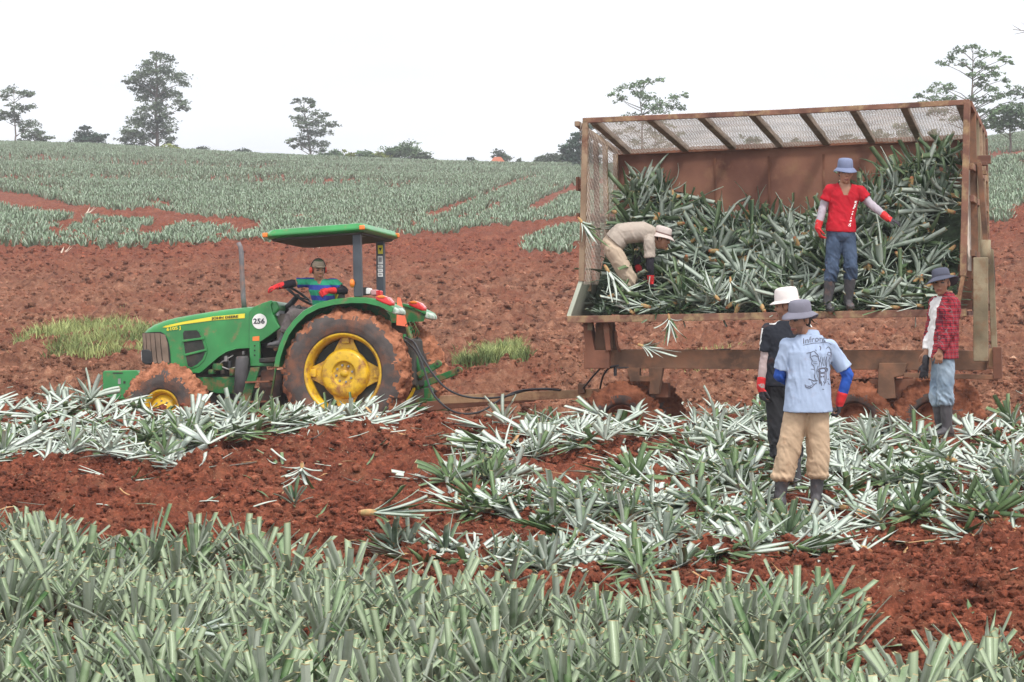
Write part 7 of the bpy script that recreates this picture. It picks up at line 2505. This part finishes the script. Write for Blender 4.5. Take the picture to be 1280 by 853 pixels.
nkA = J['neck'].copy()
r_, Rm, hc, J, sh = person('driver in a blue and green striped shirt with red ear muffs at the tractor wheel', base, J, dict(
    face=V((.45, -1, -.12)), hand_a=(V((-1, -.2, -.15)), V((0, .1, -1)), V((0, -1, 0)), 38), hand_b=(V((-1, -.2, -.35)), V((0, .8, -.4)), V((0, -.1, 1)), 34),
    trousers=dict(mat=cloth('grey_trousers', (.12, .10, .10)), len=.7), shirt=dict(mat=[stripes()], sleeve=.55, infl=.014, hemw=.02, hem=-.02, cut=lambda c: (c.y < nkA.y and c.z > nkA.z - .05 and abs(c.x - nkA.x) < .012 + (c.z - nkA.z + .05) * .5) or c.z > nkA.z + .025),
    arm_a=M_BLKSL, arm_b=M_BLKSL, arm_from=.75, glove_a=(M_RGLOVE, M_RGLOVE, .5, True), glove_b=(M_RGLOVE, M_RGLOVE, .5, True)))
M_CAP = cloth('tan_cap', (.33, .27, .20)); M_CAPG = cloth('green_cap_top', (.10, .14, .08))
m = MB(); rings = []
for rr_, z in ((.093, .035), (.095, .055), (.088, .085), (.070, .118), (.040, .134), (.006, .138)):
    rings.append([hc + Rm @ V((rr_ * .90 * math.cos(a), rr_ * 1.12 * math.sin(a) - .008, z)) for a in [2 * math.pi * j / 28 for j in range(28)]])
m.loft(rings); cpm = m.mesh('cap', True); cap_o = link('cap', cpm, [M_CAP, M_CAPG], r_)
for p in cpm.polygons:
    l = Rm.transposed() @ (p.center - hc)
    p.material_index = 1 if l.z > .105 else 0
m = MB(); vis = [(x, y_ * .93) for x, y_ in ((-.066, .070), (-.060, .115), (-.035, .150), (0, .162), (.035, .150), (.060, .115), (.066, .070))]
m.loft([[hc + Rm @ V((x, y_, .066 - (y_ - .07) * .18 - 1.6 * x * x)) for x, y_ in vis], [hc + Rm @ V((x, y_, .072 - (y_ - .07) * .18 - 1.6 * x * x)) for x, y_ in vis]]); link('visor', m.mesh('visor', True), [M_CAP], cap_o)
m = MB(); m.tube([hc + Rm @ V((.100 * math.cos(a), .0, .030 + .118 * math.sin(a))) for a in np.linspace(0, math.pi, 15)], .0065, 6)
em_ = m.build('ear_muff_band', [M_BLK], r_, smooth=True)
for sg in (1, -1):
    m = MB(); m.ell(hc + Rm @ V((sg * .098, .0, -.004)), (.022, .036, .046), Rm, 14, 10); m.build('ear_cup', [M_RED if False else mat('red_ear_cup', (.65, .06, .03), .4)], em_, smooth=True)
    m = MB(); m.ell(hc + Rm @ V((sg * .082, .0, -.004)), (.014, .034, .043), Rm, 14, 10); m.build('ear_pad', [M_BLK], em_, smooth=True)

# ------------------------------------------------------------------ the humid air
HAZE = .00062
hm = bpy.data.materials.new('haze_air'); hm.use_nodes = True
t = hm.node_tree; t.nodes.clear()
o_ = t.nodes.new('ShaderNodeOutputMaterial'); pv = t.nodes.new('ShaderNodeVolumePrincipled')
pv.inputs['Color'].default_value = (.92, .95, 1.0, 1); pv.inputs['Density'].default_value = HAZE; pv.inputs['Anisotropy'].default_value = .2
t.links.new(pv.outputs['Volume'], o_.inputs['Volume'])
hz_ = MB(); hz_.box((0, 720, 25), (3700, 1700, 72)); ho = link('haze', hz_.mesh('haze'), [hm])
tag(ho, 'thin pale haze in the humid air over the fields', 'haze', kind='stuff')
